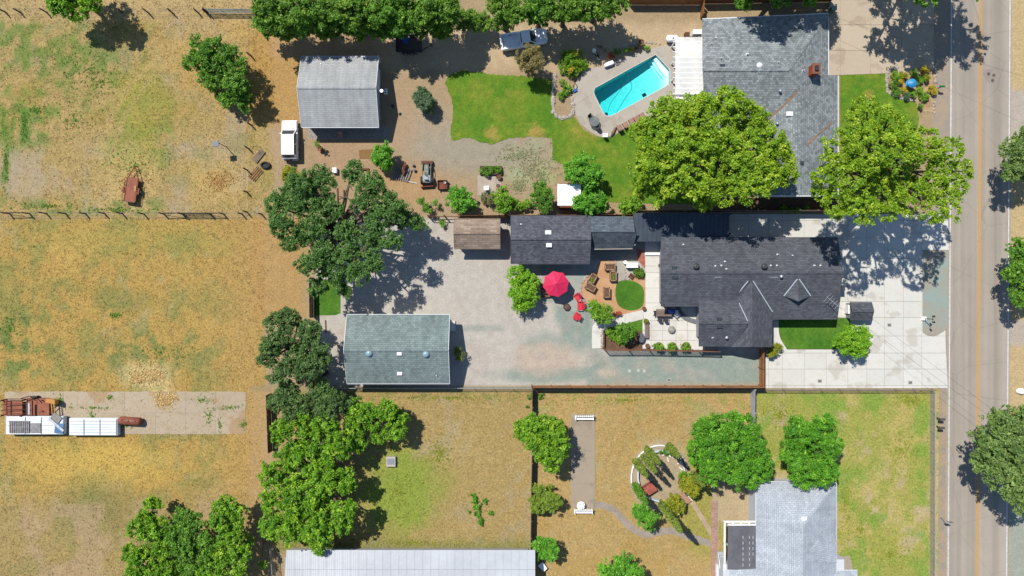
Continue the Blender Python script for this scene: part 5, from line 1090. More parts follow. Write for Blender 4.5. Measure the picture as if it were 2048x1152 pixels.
tree('big_oak', 'very large dark green oak spreading over the gravel yard', [(553, 414, 28), (576, 398, 34), (602, 364, 32), (642, 362, 32), (612, 405, 36), (660, 418, 32), (562, 446, 28), (584, 478, 30), (628, 462, 36), (704, 348, 24), (712, 326, 12, 8), (742, 372, 30), (726, 402, 28), (768, 404, 32), (792, 424, 28), (760, 440, 30), (816, 442, 24, 7), (846, 446, 16, 6), (692, 462, 28), (740, 476, 34), (782, 482, 24), (648, 508, 34), (696, 512, 34), (742, 522, 28), (618, 528, 28), (664, 552, 34), (718, 548, 26), (636, 574, 22, 7), (690, 582, 18, 7)], 9.5, OAK, leaf=.22, dens=1.0, gap=.17, fill=.7, cover=1.6, inner=.3, flat=.65, tr=.42, trunk=(688, 462))
tree('yellow_shrub', 'yellow-green shrub at the upper left edge of the big oak', [(582, 352, 22), (596, 366, 18)], 3.4, leafmat('leaf_yg', Lf(120, 132, 26), Lf(160, 164, 44)), 'shrub', leaf=.2)
tree('fruit_tree', 'bright fruit tree below the small rusty cart', [(915, 385, 17), (922, 404, 25), (903, 400, 14, 2.2), (942, 412, 13, 2)], 3.4, CIT, leaf=.18, gap=.15)
tree('sapling', 'thin sapling by the fence between the oak and the bright fruit tree', [(843, 404, 9), (858, 416, 11), (873, 408, 8, 1.4)], 2, MID, leaf=.16, dens=.7)
tree('grey_shrub', 'grey-olive shrub below the white chair on the small pad', [(976, 398, 14), (968, 392, 8)], 1.5, leafmat('leaf_sage', Lf(100, 104, 66), Lf(130, 132, 88)), 'shrub', leaf=.13)
tree('fruit_tree', 'yellow-green fruit tree right of the small concrete pad', [(994, 390, 16), (1006, 384, 13), (1004, 412, 17), (1012, 400, 14)], 3, BRIGHT, leaf=.18)
tree('low_hedge', 'low light green hedge against the workshop fence', [(1030, 410, 14), (1044, 412, 12), (1054, 408, 11)], 1.6, SHR, 'hedge', leaf=.16)
tree('fruit_tree', 'dark green fruit tree left of the white lean-to', [(1080, 378, 16), (1084, 396, 24), (1090, 412, 17)], 3.8, MID, leaf=.17, aspect=.4)
tree('fruit_tree', 'glossy round fruit tree above the white lean-to', [(1164, 336, 33), (1184, 352, 24), (1150, 352, 22)], 4.4, CIT, leaf=.2, gap=.15)
tree('fruit_tree', 'glossy round fruit tree covering the right side of the white lean-to', [(1186, 399, 33), (1164, 407, 20)], 4, CIT, leaf=.2, gap=.15)
tree('shrub', 'green shrub at the lower left edge of the huge maple', [(1258, 416, 22), (1272, 404, 16)], 2.6, SHR, 'shrub', leaf=.18)
tree('maple', 'huge yellow-green maple overlapping the large house and the pergola', [(1288, 262, 34, 10), (1300, 300, 36), (1336, 236, 44), (1398, 222, 46), (1458, 214, 42), (1500, 246, 42), (1536, 284, 40), (1560, 322, 36), (1572, 352, 24, 10), (1296, 336, 40), (1350, 298, 56, 13), (1424, 284, 58, 13.5), (1486, 310, 48, 13), (1526, 354, 40), (1318, 380, 34, 10), (1376, 358, 50), (1438, 368, 46), (1490, 372, 40), (1284, 384, 18, 8), (1408, 398, 26, 9)], 12.5, MAPLE, leaf=.25, dens=.95, gap=.18, cover=1.6, trunk=(1400, 330), tr=.4)
tree('maple', 'huge yellow-green maple between the large house and the road', [(1716, 244, 42), (1768, 246, 40), (1806, 268, 36), (1682, 292, 42), (1740, 302, 54, 17), (1802, 300, 46, 17), (1852, 292, 40), (1900, 300, 30, 14), (1922, 344, 26, 13), (1898, 378, 38, 14), (1858, 350, 48), (1656, 338, 36), (1704, 360, 48), (1762, 368, 48), (1822, 386, 44), (1866, 424, 28, 15), (1644, 380, 26, 13), (1676, 408, 34), (1730, 418, 32), (1776, 424, 22, 14), (1900, 420, 24, 14), (1730, 208, 22)], 16, MAPLE, leaf=.25, dens=.85, gap=.2, cover=1.5, inner=.15, fill=0, trunk=(1690, 370), tr=.42)
tree('street_tree', 'sparse grey-green tree at the right edge, upper of three across the road', [(2024, 296, 26), (2050, 280, 34), (2036, 332, 34), (2068, 320, 44), (2020, 352, 18)], 7, STREET, leaf=.24, dens=.7, trunk=(2034, 330))
tree('street_tree', 'green tree at the right edge, middle of three across the road', [(2036, 498, 24), (2056, 520, 40), (2030, 546, 26), (2052, 572, 34), (2040, 600, 18), (2070, 560, 40)], 6.5, MID, leaf=.24, dens=.85, trunk=(2036, 548))
tree('street_tree', 'broad dense tree at the right edge overhanging the road, lowest of three', [(2000, 842, 36), (2036, 838, 34), (1976, 886, 38), (2020, 890, 46), (2050, 900, 44), (1972, 926, 34), (2010, 944, 42), (2046, 964, 38), (2056, 1004, 30), (2030, 985, 28)], 9, STREET, leaf=.26, dens=.95, trunk=(2030, 890))
tree('round_tree', 'round bright green tree left of the red umbrella', [(1044, 560, 32), (1052, 590, 30), (1036, 584, 24), (1062, 566, 20), (1042, 614, 16, 2.6)], 4, LIME, leaf=.2, gap=.15)
tree('patio_tree', 'light green tree by the white garden walk and red chairs', [(1188, 616, 18), (1206, 620, 19), (1196, 632, 16), (1214, 636, 14)], 3, SHR, leaf=.2)
tree('corner_tree', 'dark leafy tree in the corner bed by the patio', [(1246, 658, 14), (1258, 662, 15), (1250, 672, 14)], 3, MID, leaf=.2)
tree('fern_clump', 'feathery green plants beside the corner bed wall', [(1220, 664, 11), (1232, 660, 9), (1238, 680, 8), (1226, 676, 7)], .8, SHR, 'plants', leaf=.16, aspect=.3)
tree('driveway_tree', 'round bright lime tree standing at the end of the side lawn', [(1706, 678, 32), (1716, 694, 26), (1690, 686, 24), (1726, 676, 20)], 3.8, LIME, leaf=.22, aspect=.4, gap=.15)
tree('corner_shrub', 'small yellow-green shrub at the wooden gate corner', [(1549, 700, 14), (1544, 708, 9), (1556, 694, 8)], 1.7, YEL, 'shrub', leaf=.16, aspect=.4)
tree('wall_shrub', 'small olive shrub beside the door end of the outbuilding', [(914, 700, 9), (918, 712, 11)], 2, leafmat('leaf_wall', Lf(84, 100, 30), Lf(124, 132, 50)), 'shrub', leaf=.16)
tree('yard_oak', 'dark oak with open crown left of the green-grey outbuilding', [(556, 650, 28), (576, 634, 22), (542, 690, 28), (534, 716, 24), (598, 640, 14, 5), (566, 674, 28), (620, 664, 28), (640, 690, 20), (600, 712, 32), (640, 722, 26), (574, 736, 26), (610, 742, 26), (550, 752, 18)], 7.5, OAK2, leaf=.2, dens=.78, flat=.65, cover=1.8, trunk=(596, 690), tr=.28)
tree('yard_oak', 'dark oak below the open-crowned oak, above the bright paddock trees', [(574, 780, 28), (560, 806, 26), (600, 812, 28), (640, 780, 30), (664, 800, 28), (650, 824, 26), (690, 810, 20, 5), (580, 834, 22)], 6.5, OAK2, leaf=.2, dens=.9, flat=.65, trunk=(630, 790))
tree('paddock_tree', 'bright green paddock tree reaching furthest right, by the stone box', [(712, 815, 24), (740, 832, 30), (776, 822, 24, 5), (800, 838, 20, 4), (710, 852, 26), (760, 868, 22, 4), (790, 860, 24, 4.4), (712, 886, 24, 4.5)], 5.6, BRIGHT, leaf=.22)
tree('paddock_tree', 'large bright green tree filling the left of the paddock', [(564, 862, 26), (610, 850, 32), (650, 850, 30), (580, 905, 34), (630, 900, 40), (676, 890, 32), (546, 950, 30), (590, 955, 38), (640, 955, 44, 7), (688, 962, 30), (540, 1000, 26), (544, 1050, 30), (590, 1010, 40), (640, 1012, 42), (690, 1020, 26), (580, 1058, 36), (636, 1062, 36), (680, 1050, 26), (640, 1090, 22, 4.5)], 7, BRIGHT, leaf=.24, dens=.95, trunk=(650, 950), tr=.3)
tree('thicket_tree', 'left tree of the thicket at the bottom of the lower left field', [(306, 1010, 20, 4), (290, 1042, 24), (312, 1060, 32), (276, 1060, 24), (270, 1110, 26), (300, 1120, 36), (330, 1090, 28), (330, 1150, 36), (276, 1160, 30)], 5.5, BRIGHT, leaf=.22, dens=.95)
tree('thicket_tree', 'middle tree with bare twigs in the thicket at the bottom left', [(366, 1036, 24), (354, 1070, 26), (390, 1050, 28), (376, 1100, 32), (414, 1080, 24), (390, 1140, 36), (420, 1120, 28)], 6, MID, leaf=.22, dens=.8)
tree('thicket_tree', 'right tree of the bottom left thicket, tallest with a dark side shadow', [(450, 1010, 26), (470, 1030, 28), (440, 1040, 26), (464, 1066, 26), (440, 1104, 30), (476, 1108, 26), (460, 1146, 34), (494, 1084, 16, 4), (420, 1160, 30)], 6.5, BRIGHT, leaf=.22, dens=.9)
tree('thicket_shrub', 'small bush at the right edge of the bottom left thicket', [(520, 1052, 10), (526, 1130, 10)], 2, BRIGHT, 'shrub', leaf=.2)
tree('yard_tree', 'bright two-lobed tree over the grey fence at the concrete strip', [(1044, 862, 24, 5), (1066, 850, 24, 5.4), (1096, 860, 34), (1116, 890, 30), (1088, 900, 30), (1102, 926, 22, 5), (1060, 884, 20)], 6, BRIGHT, leaf=.22)
tree('round_bush', 'dense clipped round bush beside the grey fence', [(1088, 996, 30), (1102, 1004, 20), (1076, 1008, 20)], 3.4, leafmat('leaf_clip', Lf(92, 116, 30), Lf(132, 156, 52)), 'shrub', leaf=.17, cover=2.6, gap=.15)
tree('fence_tree', 'small dark tree at the right end of the long metal shed', [(1084, 1096, 24), (1102, 1106, 18), (1076, 1112, 14, 2.6), (1100, 1086, 14)], 3.6, CIT, leaf=.19, dens=.85, gap=.15)
tree('yard_tree', 'dark green tree cut by the bottom edge in the curved path yard', [(1214, 1140, 22), (1246, 1126, 24), (1270, 1146, 20), (1240, 1160, 34)], 4.5, CIT, leaf=.2, gap=.15)
tree('willow_tree', 'dense weeping tree left of the white-grey fence by the pale house', [(1420, 862, 38), (1470, 858, 40), (1412, 906, 38), (1456, 906, 48), (1500, 884, 34), (1514, 920, 32), (1476, 942, 38), (1426, 944, 28), (1524, 946, 22, 4.6), (1500, 962, 20, 4.6)], 6.6, WIL, leaf=.24, aspect=.36, cover=1.7, gap=.15)
tree('willow_tree', 'dense weeping tree above the roof of the pale house', [(1598, 862, 34), (1644, 860, 34), (1586, 904, 30), (1628, 902, 46), (1664, 890, 26), (1610, 946, 34), (1650, 944, 32), (1596, 930, 22)], 6.4, WIL, leaf=.24, aspect=.36, cover=1.7, gap=.15)
# circular garden: clipped cypress columns and yellow globes
for lb, bs_, tip, r in (('clipped cypress column, left of the three beside the red cart bed', (1296, 945), (1274, 921), 13), ):
    pass
def lean(base, h): k = H / (H - h); return (1024 + (base[0] - 1024) * k, 576 + (base[1] - 576) * k)
for lb, base, tip, r, m_ in (('olive cypress column at the far left of the ring garden', (1270, 920), (1293, 953), 7, CYP), ('olive cypress column second from left in the ring garden', (1286, 911), (1309, 946), 6.5, CYP), ('olive cypress column third from left at the top of the ring garden', (1292, 895), (1316, 929), 6.5, CYP), ('olive cypress column at the top right of the ring garden', (1334, 889), (1357, 914), 6.5, CYP),
        ('leaning green cypress at the lower left of the ring garden', (1268, 968), (1291, 1008), 7, MID), ('tallest cypress with the longest shadow, below the ring garden', (1320, 1003), (1360, 1066), 7.5, CYP), ('slim cypress at the right side of the ring garden', (1383, 946), (1406, 973), 7, CYP)):
    column('cypress', lb, base, tip, r, m_, 'cypress columns of the ring garden')
tree('globe_bush', 'round golden bush at the upper side of the ring garden bridge', [(1384, 974, 22), (1374, 966, 14)], 3, YEL, 'shrub', leaf=.17, cover=2.4, gap=.15)
tree('globe_bush', 'round golden bush at the lower side of the ring garden bridge', [(1352, 1012, 20), (1344, 1002, 16)], 3, YEL, 'shrub', leaf=.17, cover=2.4, gap=.15)
tree('ring_tree', 'drooping green tree at the lower left outside the ring garden', [(1288, 1010, 16, 4), (1280, 1026, 18), (1294, 1040, 18), (1306, 1030, 14), (1300, 1054, 12, 2.6), (1276, 1040, 10)], 4.2, CIT, leaf=.22, aspect=.3, dens=.8, gap=.15)
tree('ring_shrub', 'small green shrub inside the right side of the ring garden', [(1370, 954, 12), (1364, 948, 8)], 1.6, SHR, 'shrub', leaf=.15)
tree('ring_shrub', 'low shrub row at the top inside the ring garden', [(1330, 903, 7), (1320, 905, 5), (1344, 905, 6)], .9, MID, 'shrub', leaf=.13)
# pool side beds
tree('lily_clump', 'grassy green clump with yellow flowers beside the pool deck', [(1150, 122, 22), (1130, 132, 16), (1160, 130, 16), (1136, 112, 15), (1146, 140, 16)], 1.3, SHR, 'plants', leaf=.24, aspect=.2, up=.3)
for lb, x, y, r in (('upper yellow flower head on the green clump by the pool', 1151, 108, 6), ('lower yellow flower head on the green clump by the pool', 1144, 141, 6.5)): tree('yellow_flowers', lb, [(x, y, r)], 1.9, FLOW, 'flowers', leaf=.12)
tree('bed_plants', 'leafy green plants in the upper part of the stone-edged bed', [(1126, 166, 8), (1132, 182, 11), (1122, 192, 8), (1138, 176, 7)], .9, SHR, 'plants', leaf=.16)
for lb, x, y, r, m_ in (('rust-red grassy plant above the white pool box', 1221, 112, 8, REDL), ('green potted plant right of the rust-red plant', 1235, 104, 8, MID), ('small green plant third along the pool edge', 1251, 101, 6, SHR), ('yellowish plant fourth along the pool edge', 1261, 96, 6.5, YEL), ('green plant at the right of the big clay pot', 1294, 94, 6, SHR)):
    tree('pool_plant', lb, [(x, y, r)], .9, m_, 'plant', 'plants along the pool edge', leaf=.12, aspect=.35)
# front flower bed
rngp = random.Random(3)
for k, (x, y, r, m_, lb) in enumerate(((1790, 152, 10, SHR, 'green mound at the upper left of the front flower bed'), (1786, 168, 9, MID, 'green mound at the left of the front flower bed'), (1792, 184, 9, MID, 'long green mound at the lower left of the front flower bed'), (1810, 190, 8, BLUE, 'grey-green mound along the lower edge of the front flower bed'), (1806, 150, 8, YEL, 'yellow plant at the top of the front flower bed'), (1800, 164, 7, FLOW, 'yellow flowers left of the blue parasol'), (1808, 180, 8, FLOW, 'yellow flowers below the blue parasol'), (1828, 146, 8, SHR, 'spiky plant at the top middle of the front flower bed'), (1836, 160, 9, SHR, 'spiky plant right of the blue parasol'), (1848, 140, 9, FLOW, 'yellow flowers at the upper right of the front flower bed'), (1852, 156, 8, YEL, 'yellow-green plant at the right of the front flower bed'), (1864, 180, 10, FLOW, 'yellow flowers at the road side of the front flower bed'), (1838, 180, 8, SHR, 'spiky plant in the middle right of the front flower bed'), (1848, 192, 10, SHR, 'spiky plant at the lower right of the front flower bed'), (1826, 188, 7, SHR, 'spiky plant at the bottom of the front flower bed'), (1840, 212, 6, MID, 'dark little plant at the lowest corner of the front flower bed'))):
    tree('bed_plant', lb, [(x, y, r), (x + r * .5, y + r * .3, r * .7)], .8 + .3 * rngp.random(), m_, 'plant', 'plants of the front flower bed', leaf=.15, aspect=.3)
for k, (x, y) in enumerate(((1316, 694), (1343, 696), (1371, 694))): tree('barrel_shrub', ['left', 'middle', 'right'][k] + ' one of three green shrubs in barrel planters along the patio fence', [(x, y, 10), (x + 4, y + 1, 7)], 1.5, SHR, 'shrub', 'shrubs in barrel planters', leaf=.13)
tree('clipped_bush', 'round clipped bush in the granite garden', [(1278, 546, 10.5)], 1.1, leafmat('leaf_clip2', Lf(72, 104, 26), Lf(104, 138, 44)), 'shrub', leaf=.12, cover=3, gap=.15)
tree('red_shrub', 'small red-leaved shrub below the oval lawn', [(1238, 626, 5), (1234, 630, 4)], .9, REDL, 'shrub', leaf=.12)
tree('vegetables', 'leafy vegetables in the raised bed by the small pad', [(968, 342, 10), (984, 339, 8), (996, 340, 9), (976, 350, 6)], 1.0, MID, 'plants', leaf=.16)
tree('potted_tree', 'small potted tree beside the white SUV', [(635, 288, 6.5), (640, 294, 4)], 1.9, MID, leaf=.14)
tree('strip_shrub', 'green shrubs at the foot of the large house, left of the driveway strip', [(1568, 418, 9), (1582, 420, 10), (1598, 421, 8), (1612, 418, 7)], 1.2, SHR, 'shrub', leaf=.15)
tree('yard_weeds', 'dark green weed patch in the dry paddock', [(950, 1000, 8), (956, 1012, 9), (954, 1026, 8), (960, 1042, 9), (970, 1002, 7), (983, 1026, 6), (946, 990, 5), (938, 1022, 5)], .4, WIL, 'weeds', leaf=.13, low=0, gap=.15)
tree('fence_weeds', 'small green weeds at the fence corner of the curved path yard', [(1083, 792, 6), (1058, 793, 6), (1054, 813, 4)], .5, MID, 'weeds', leaf=.12)
tree('gravel_plant', 'small green plant on the gravel left of the brown shed', [(884, 444, 7), (886, 450, 5)], .9, SHR, 'plant', leaf=.14, aspect=.35)
# dry and green weed tufts scattered over the work yard
def scatter_weeds(name, label, blobs, n, mat, seed, r=.12, leaf=.12):
    rng = np.random.RandomState(seed); cen = []
    for (x, y, rx, ry) in blobs:
        for k in range(n): a = rng.uniform(0, 6.28); q = abs(rng.normal(0, .62)); wx, wy = W(x + math.cos(a) * q * rx, y + math.sin(a) * q * ry); cen.append((wx, wy, .03))
    return tag(obj_of(leaf_mesh(name, np.array(cen), np.full(len(cen), r) * rng.uniform(.5, 1.6, len(cen)), 7, leaf, mat, rng, 1.0, .5), name), label, 'weeds', kind='stuff')
scatter_weeds('pale_weeds', 'pale green weeds scattered over the grey gravel of the work yard', [(1060, 340, 45, 40), (1085, 355, 25, 50), (1040, 310, 50, 20), (1035, 372, 14, 12)], 260, leafmat('leaf_pale', Lf(134, 140, 100), Lf(160, 162, 124)), 5)
scatter_weeds('field_weeds', 'green weeds scattered over the left fields', [(150, 130, 60, 60), (200, 165, 40, 40), (12, 330, 6, 40), (47, 250, 8, 34), (70, 220, 14, 6), (90, 412, 90, 10), (240, 420, 80, 7), (320, 705, 60, 22), (230, 630, 10, 5), (20, 660, 24, 30), (150, 240, 60, 50), (270, 330, 60, 40)], 90, leafmat('leaf_weed', Lf(78, 124, 34), Lf(124, 152, 58)), 6, .13)
scatter_weeds('slab_weeds', 'green weeds growing through the joints of the old slab', [(120, 800, 8, 10), (190, 815, 60, 5), (185, 832, 8, 14), (220, 795, 6, 8), (420, 830, 12, 22), (460, 815, 26, 4), (440, 850, 4, 14), (485, 850, 8, 12), (250, 850, 20, 5), (405, 800, 20, 6)], 55, MATS['leaf_weed'], 8, .14)
scatter_weeds('paddock_weeds', 'low green grass growing in the paddock and south yards', [(800, 985, 60, 75), (880, 905, 20, 30), (820, 1085, 200, 10), (900, 795, 150, 8), (1250, 800, 150, 12)], 220, leafmat('leaf_weed2', Lf(110, 130, 40), Lf(160, 160, 60)), 9, .1, .1)
scatter_weeds('yard_greens', 'green grass patches in the yard of the pale house', [(1560, 830, 40, 30), (1800, 900, 60, 80), (1720, 1060, 50, 70), (1780, 1110, 60, 40), (1690, 1000, 15, 80), (1820, 800, 30, 15)], 260, MATS['leaf_weed2'], 10, .12, .1)
scatter_weeds('straw', 'pale straw scattered on the lower field above the old slab', [(275, 755, 22, 18), (310, 752, 26, 20), (335, 795, 25, 8), (330, 805, 20, 12)], 260, leafmat('leaf_straw', Lf(196, 160, 108), Lf(222, 188, 136)), 11, .14, .16)
scatter_weeds('hay_litter', 'trampled straw round the rusty flat trailer', [(268, 365, 40, 50), (440, 365, 40, 30)], 260, leafmat('leaf_hay', Lf(176, 138, 84), Lf(196, 156, 100)), 12, .12, .12)
# ================================================================ VEHICLES
def rsec(x, w, z0, z1, r=.12):
    y = w / 2; pts = []
    for cy, cz, a0 in ((y - r, z0 + r, -90), (y - r, z1 - r, 0), (-y + r, z1 - r, 90), (-y + r, z0 + r, 180)):
        for k in range(4): a = R(a0 + 30 * k); pts.append((x, cy + r * math.cos(a), cz + r * math.sin(a)))
    return pts
def face(c, u0, u1, v0, v1, off):
    c = [Vector(p) for p in c]; f = lambda u, v: (c[0] * (1 - u) + c[1] * u) * (1 - v) + (c[3] * (1 - u) + c[2] * u) * v
    n = (c[1] - c[0]).cross(c[3] - c[0]).normalized() * off; q = [f(u0, v0), f(u1, v0), f(u1, v1), f(u0, v1)]
    return [tuple(p + n) for p in q] + [tuple(p - n * .5) for p in q]
BOXF = [(0, 1, 2, 3), (7, 6, 5, 4), (0, 4, 5, 1), (1, 5, 6, 2), (2, 6, 7, 3), (3, 7, 4, 0)]
def frust(x0, x1, y, z0, X0, X1, Y, z1): return [(x0, -y, z0), (x1, -y, z0), (x1, y, z0), (x0, y, z0), (X0, -Y, z1), (X1, -Y, z1), (X1, Y, z1), (X0, Y, z1)]
TYRE = M('tyre', (.02, .02, .021), fine=(12, .2), rough=.8); RIM = M('rim', (.4, .4, .42), metal=.5, rough=.35)
def wheel(t, x, y, r=.38, w=.24, rim=RIM):
    s = MB().tube([(x, y - w / 2, r), (x, y - w * .35, r), (x, y + w * .35, r), (x, y + w / 2, r)], [r * .93, r, r, r * .93], 18).build('wheel', TYRE, t, local=True)
    MB().tube([(x, y - w / 2 - .012, r), (x, y + w / 2 + .012, r)], r * .55, 12).build('rim', rim, s, local=True)
def greenhouse(t, fr, paint, glass, sides=True, rear=True, front=True, ff=(.06, .94, .08, .95)):
    MB().add(fr, [(3, 2, 1, 0), (4, 5, 6, 7), (0, 1, 5, 4), (1, 2, 6, 5), (2, 3, 7, 6), (3, 0, 4, 7)]).build('cab', paint, t, local=True)
    if front: MB().add(face([fr[1], fr[2], fr[6], fr[5]], *ff, .012), BOXF).build('windshield', glass, t, local=True)
    if rear: MB().add(face([fr[3], fr[0], fr[4], fr[7]], .1, .9, .2, .9, .012), BOXF).build('rear_window', glass, t, local=True)
    if sides:
        for q in ([fr[0], fr[1], fr[5], fr[4]], [fr[2], fr[3], fr[7], fr[6]]):
            for u0, u1 in ((.08, .47), (.52, .92)): MB().add(face(q, u0, u1, .15, .88, .012), BOXF).build('side_window', glass, t, local=True)
def pickup(label, px, py, rz):
    t = thing('pickup_truck', label, 'pickup', (*W(px, py), .02), rz); paint = M('car_white', (.74, .75, .76), (.68, .69, .70), (1, .4, .6), (3, .02), rough=.25, spec=.5)
    MB().loft([rsec(-.62, 1.94, .42, 1.1), rsec(.9, 1.96, .4, 1.1), rsec(1.5, 1.94, .4, 1.13), rsec(2.3, 1.88, .42, 1.08), rsec(2.62, 1.74, .44, 1.0), rsec(2.76, 1.5, .48, .92)]).build('body', paint, t, local=True, smooth=False)
    mb = MB().box(-1.75, 0, .55, 2.3, 1.6, .17)
    for y in (-.9, .9): mb.box(-1.75, y, .5, 2.3, .14, .62, 0, .02)
    mb.box(-.68, 0, .5, .1, 1.66, .6); mb.build('cargo_bed', paint, t, local=True)
    MB().box(-2.86, 0, .52, .09, 1.66, .58, 0, .02).build('tailgate', paint, t, local=True); MB().box(-2.98, 0, .42, .14, 1.8, .18, 0, .03).build('rear_bumper', GALV, t, local=True); MB().box(2.78, 0, .42, .16, 1.62, .24, 0, .04).build('front_bumper', M('bumper_grey', (.25, .26, .27)), t, local=True)
    greenhouse(t, frust(-.55, 1.42, .9, 1.09, -.4, .62, .74, 1.76), paint, GLASS)
    for x in (-1.75, 1.72):
        for y in (-.84, .84): wheel(t, x, y)
    for y in (-.6, .6): MB().box(2.72, y, .74, .1, .38, .16, 0, .02).build('headlight', GLASS, t, local=True)
    for y in (-1.03, 1.03): MB().box(1.0, y, 1.12, .12, .2, .16, 0, .03).build('mirror', BLACK, t, local=True)
    MB().box(2.0, 0, 1.09, .9, 1.3, .035, 0, .02).build('hood_panel', paint, t, local=True)
pickup('white pickup truck half shaded under the top hedgerow', 1049, 83, R(9))
t = thing('parked_suv', 'old boxy white SUV parked beside the pale garage', 'SUV', (*W(584, 283), .02), R(90.5)); pt = M('car_white2', (.72, .71, .68), (.64, .63, .60), (1, .4, .6), (4, .03), rough=.35, spec=.5)
MB().loft([rsec(-2.35, 1.8, .42, 1.02), rsec(-2.28, 1.9, .4, 1.08), rsec(.9, 1.9, .4, 1.08), rsec(2.2, 1.86, .42, 1.06), rsec(2.36, 1.76, .46, 1.0)]).build('body', pt, t, local=True)
greenhouse(t, frust(-2.28, 1.22, .9, 1.07, -1.95, .5, .76, 1.74), pt, GLASS, ff=(.05, .95, .12, .95))
MB().box(-.72, 0, 1.74, 2.2, 1.36, .03, 0, .02).build('roof_panel', pt, t, local=True); MB().box(1.8, 0, 1.06, .9, 1.5, .035, 0, .02).build('hood_panel', pt, t, local=True)
MB().box(-2.42, 0, .42, .14, 1.8, .2, 0, .03).build('rear_bumper', GALV, t, local=True); MB().box(2.42, 0, .42, .14, 1.8, .2, 0, .03).build('front_bumper', GALV, t, local=True)
MB().box(-2.5, .2, .6, .2, .7, .6, 0, .05).build('spare_wheel', TYRE, t, local=True)
for x in (-1.45, 1.45):
    for y in (-.82, .82): wheel(t, x, y, .38, .24)
for y in (-1.02, 1.02): MB().box(.75, y, 1.1, .14, .2, .16, 0, .03).build('mirror', GALV, t, local=True)
for y in (-.65, .65): MB().box(2.34, y, .74, .08, .24, .2).build('headlight', GLASS, t, local=True)
# --- trailers
def flat_trailer(label, px, py, rz, L, Wd, deck, z=.6, tongue=1.4, rails=.35, name='flat_trailer', axles=(0,), postside=None, load=None):
    t = thing(name, label, 'trailer', (*W(px, py), 0), rz)
    MB().box(0, 0, z, L, Wd, .07).build('deck', deck, t, local=True)
    mb = MB()
    for y in (-Wd / 2, Wd / 2): mb.box(0, y, z - .12, L, .08, .12)
    mb.build('chassis', BLACK, t, local=True)
    if rails:
        for y in (-Wd / 2 - .03, Wd / 2 + .03):
            m2 = MB().bar((-L / 2, y, z + rails), (L / 2, y, z + rails), .05, .05)
            for k in range(4): m2.box(-L / 2 + .04 + k * (L - .08) / 3, y, z, .05, .05, rails)
            m2.build('side_rail', deck if name != 'open_trailer' else BLACK, t, local=True)
        MB().box(-L / 2 - .03, 0, z, .05, Wd, rails).build('tail_rail', BLACK, t, local=True)
    for y in (-1, 1): MB().bar((L / 2, y * Wd * .42, z - .06), (L / 2 + tongue, 0, z - .1), .07, .09).build('tongue_bar', RUST if name == 'flat_trailer' else BLACK, t, local=True)
    MB().tube([(L / 2 + tongue, 0, 0), (L / 2 + tongue, 0, z + .1)], .04).build('jack', BLACK, t, local=True)
    for ax in axles:
        for y in (-Wd / 2 - .18, Wd / 2 + .18):
            wheel(t, ax - .1, y, .34, .2)
        for y in (-Wd / 2 - .18, Wd / 2 + .18): MB().box(ax - .1, y, .72, .8, .26, .05, 0, .02).build('fender', deck if name == 'flat_trailer' else BLACK, t, local=True)
    return t
RUSTD = M('rusty_deck', C(176, 110, 84), C(154, 92, 70), (1.2, .35, .65), (8, .1), rough=.85)
t = flat_trailer('rusty flatbed trailer standing alone in the upper left field', 268, 381, R(82), 3.0, 1.5, RUSTD, .62, 1.5, .35)
MB().box(.2, -.55, .67, .7, .3, .12, .2).build('loose_board', M('tan_board', C(200, 150, 100)), t, local=True)
t = flat_trailer('dark open utility trailer in the shade under the hedgerow', 820, 92, 0, 3.1, 1.75, M('trailer_bed', (.05, .035, .03), fine=(8, .2)), .5, 1.2, .6, 'open_trailer', (-.4, .45))
tag(MB().lathe([(.42, 0), (.5, .1), (.38, .2), (.05, .3)], *W(812, 84), .58, 12).build('blue_tarp', M('blue_tarp', C(60, 90, 150), fine=(6, .15))), 'blue tarp bundle lying in the dark open trailer', 'tarp')
# --- junk on the old slab
t = thing('stake_rack', 'rusty steel rack with long stakes on the old slab, far left', 'steel rack', (*W(36, 813), 0))
MB().prism(wpoly([(13, 799), (52, 799), (52, 829), (13, 829)]), .55, .65).build('deck', RUSTD, t)
for y in (799, 809, 820, 829): MB().tube([P(54, y - 1, 1.0), P(14, y - 1, 1.3), P(2, y + 1, 1.25)], .05, 6).build('stake', M('dark_rust', C(96, 52, 42), fine=(9, .2)), t)
for x in (13, 54): MB().bar(P(x, 798, 1.15), P(x, 830, 1.15), .1, .12).build('cross_bar', RUST, t)
for x, y in ((14, 799), (14, 829), (53, 799), (53, 829)): MB().box(*W(x, y), 0, .12, .12, 1.15).build('leg', RUST, t)
MB().bar(P(58, 806, 1.3), P(58, 829, 1.3), .22, .1).build('head_board', GALV, t)
MB().tube([P(42, 797, 1.3), P(60, 792, 1.4), P(72, 802, 1.2)], .06, 6).build('bent_pipe', M('dark_rust', C(96, 52, 42)), t)
t = flat_trailer('second rusty flat deck on the old slab, beside the stake rack', 82, 812, 0, 2.8, 2.1, RUSTD, .5, .8, 0, 'flat_deck', (-.3,))
MB().bar((-.1, -1.0, .585), (-.1, 1.0, .585), .04, .03).build('seam', BLACK, t, local=True)
t = thing('yellow_engine', 'small yellow engine frame at the edge of the rusty flat deck', 'machine', (*W(102, 808), 0)); ye = M('machine_yellow', C(226, 166, 90), C(200, 140, 70), fine=(8, .15))
MB().box(*P(98, 803, 1.2)[:2], .6, 1.0, .55, .55, R(-8), .05).build('housing', ye, t); MB().box(*P(107, 805, 1.3)[:2], .6, .35, .5, .7, 0, .04).build('tank', ye, t)
for x, y in ((92, 799), (112, 799), (92, 820), (108, 822)): MB().box(*W(x, y), 0, .1, .1, .9).build('leg', RUST, t)
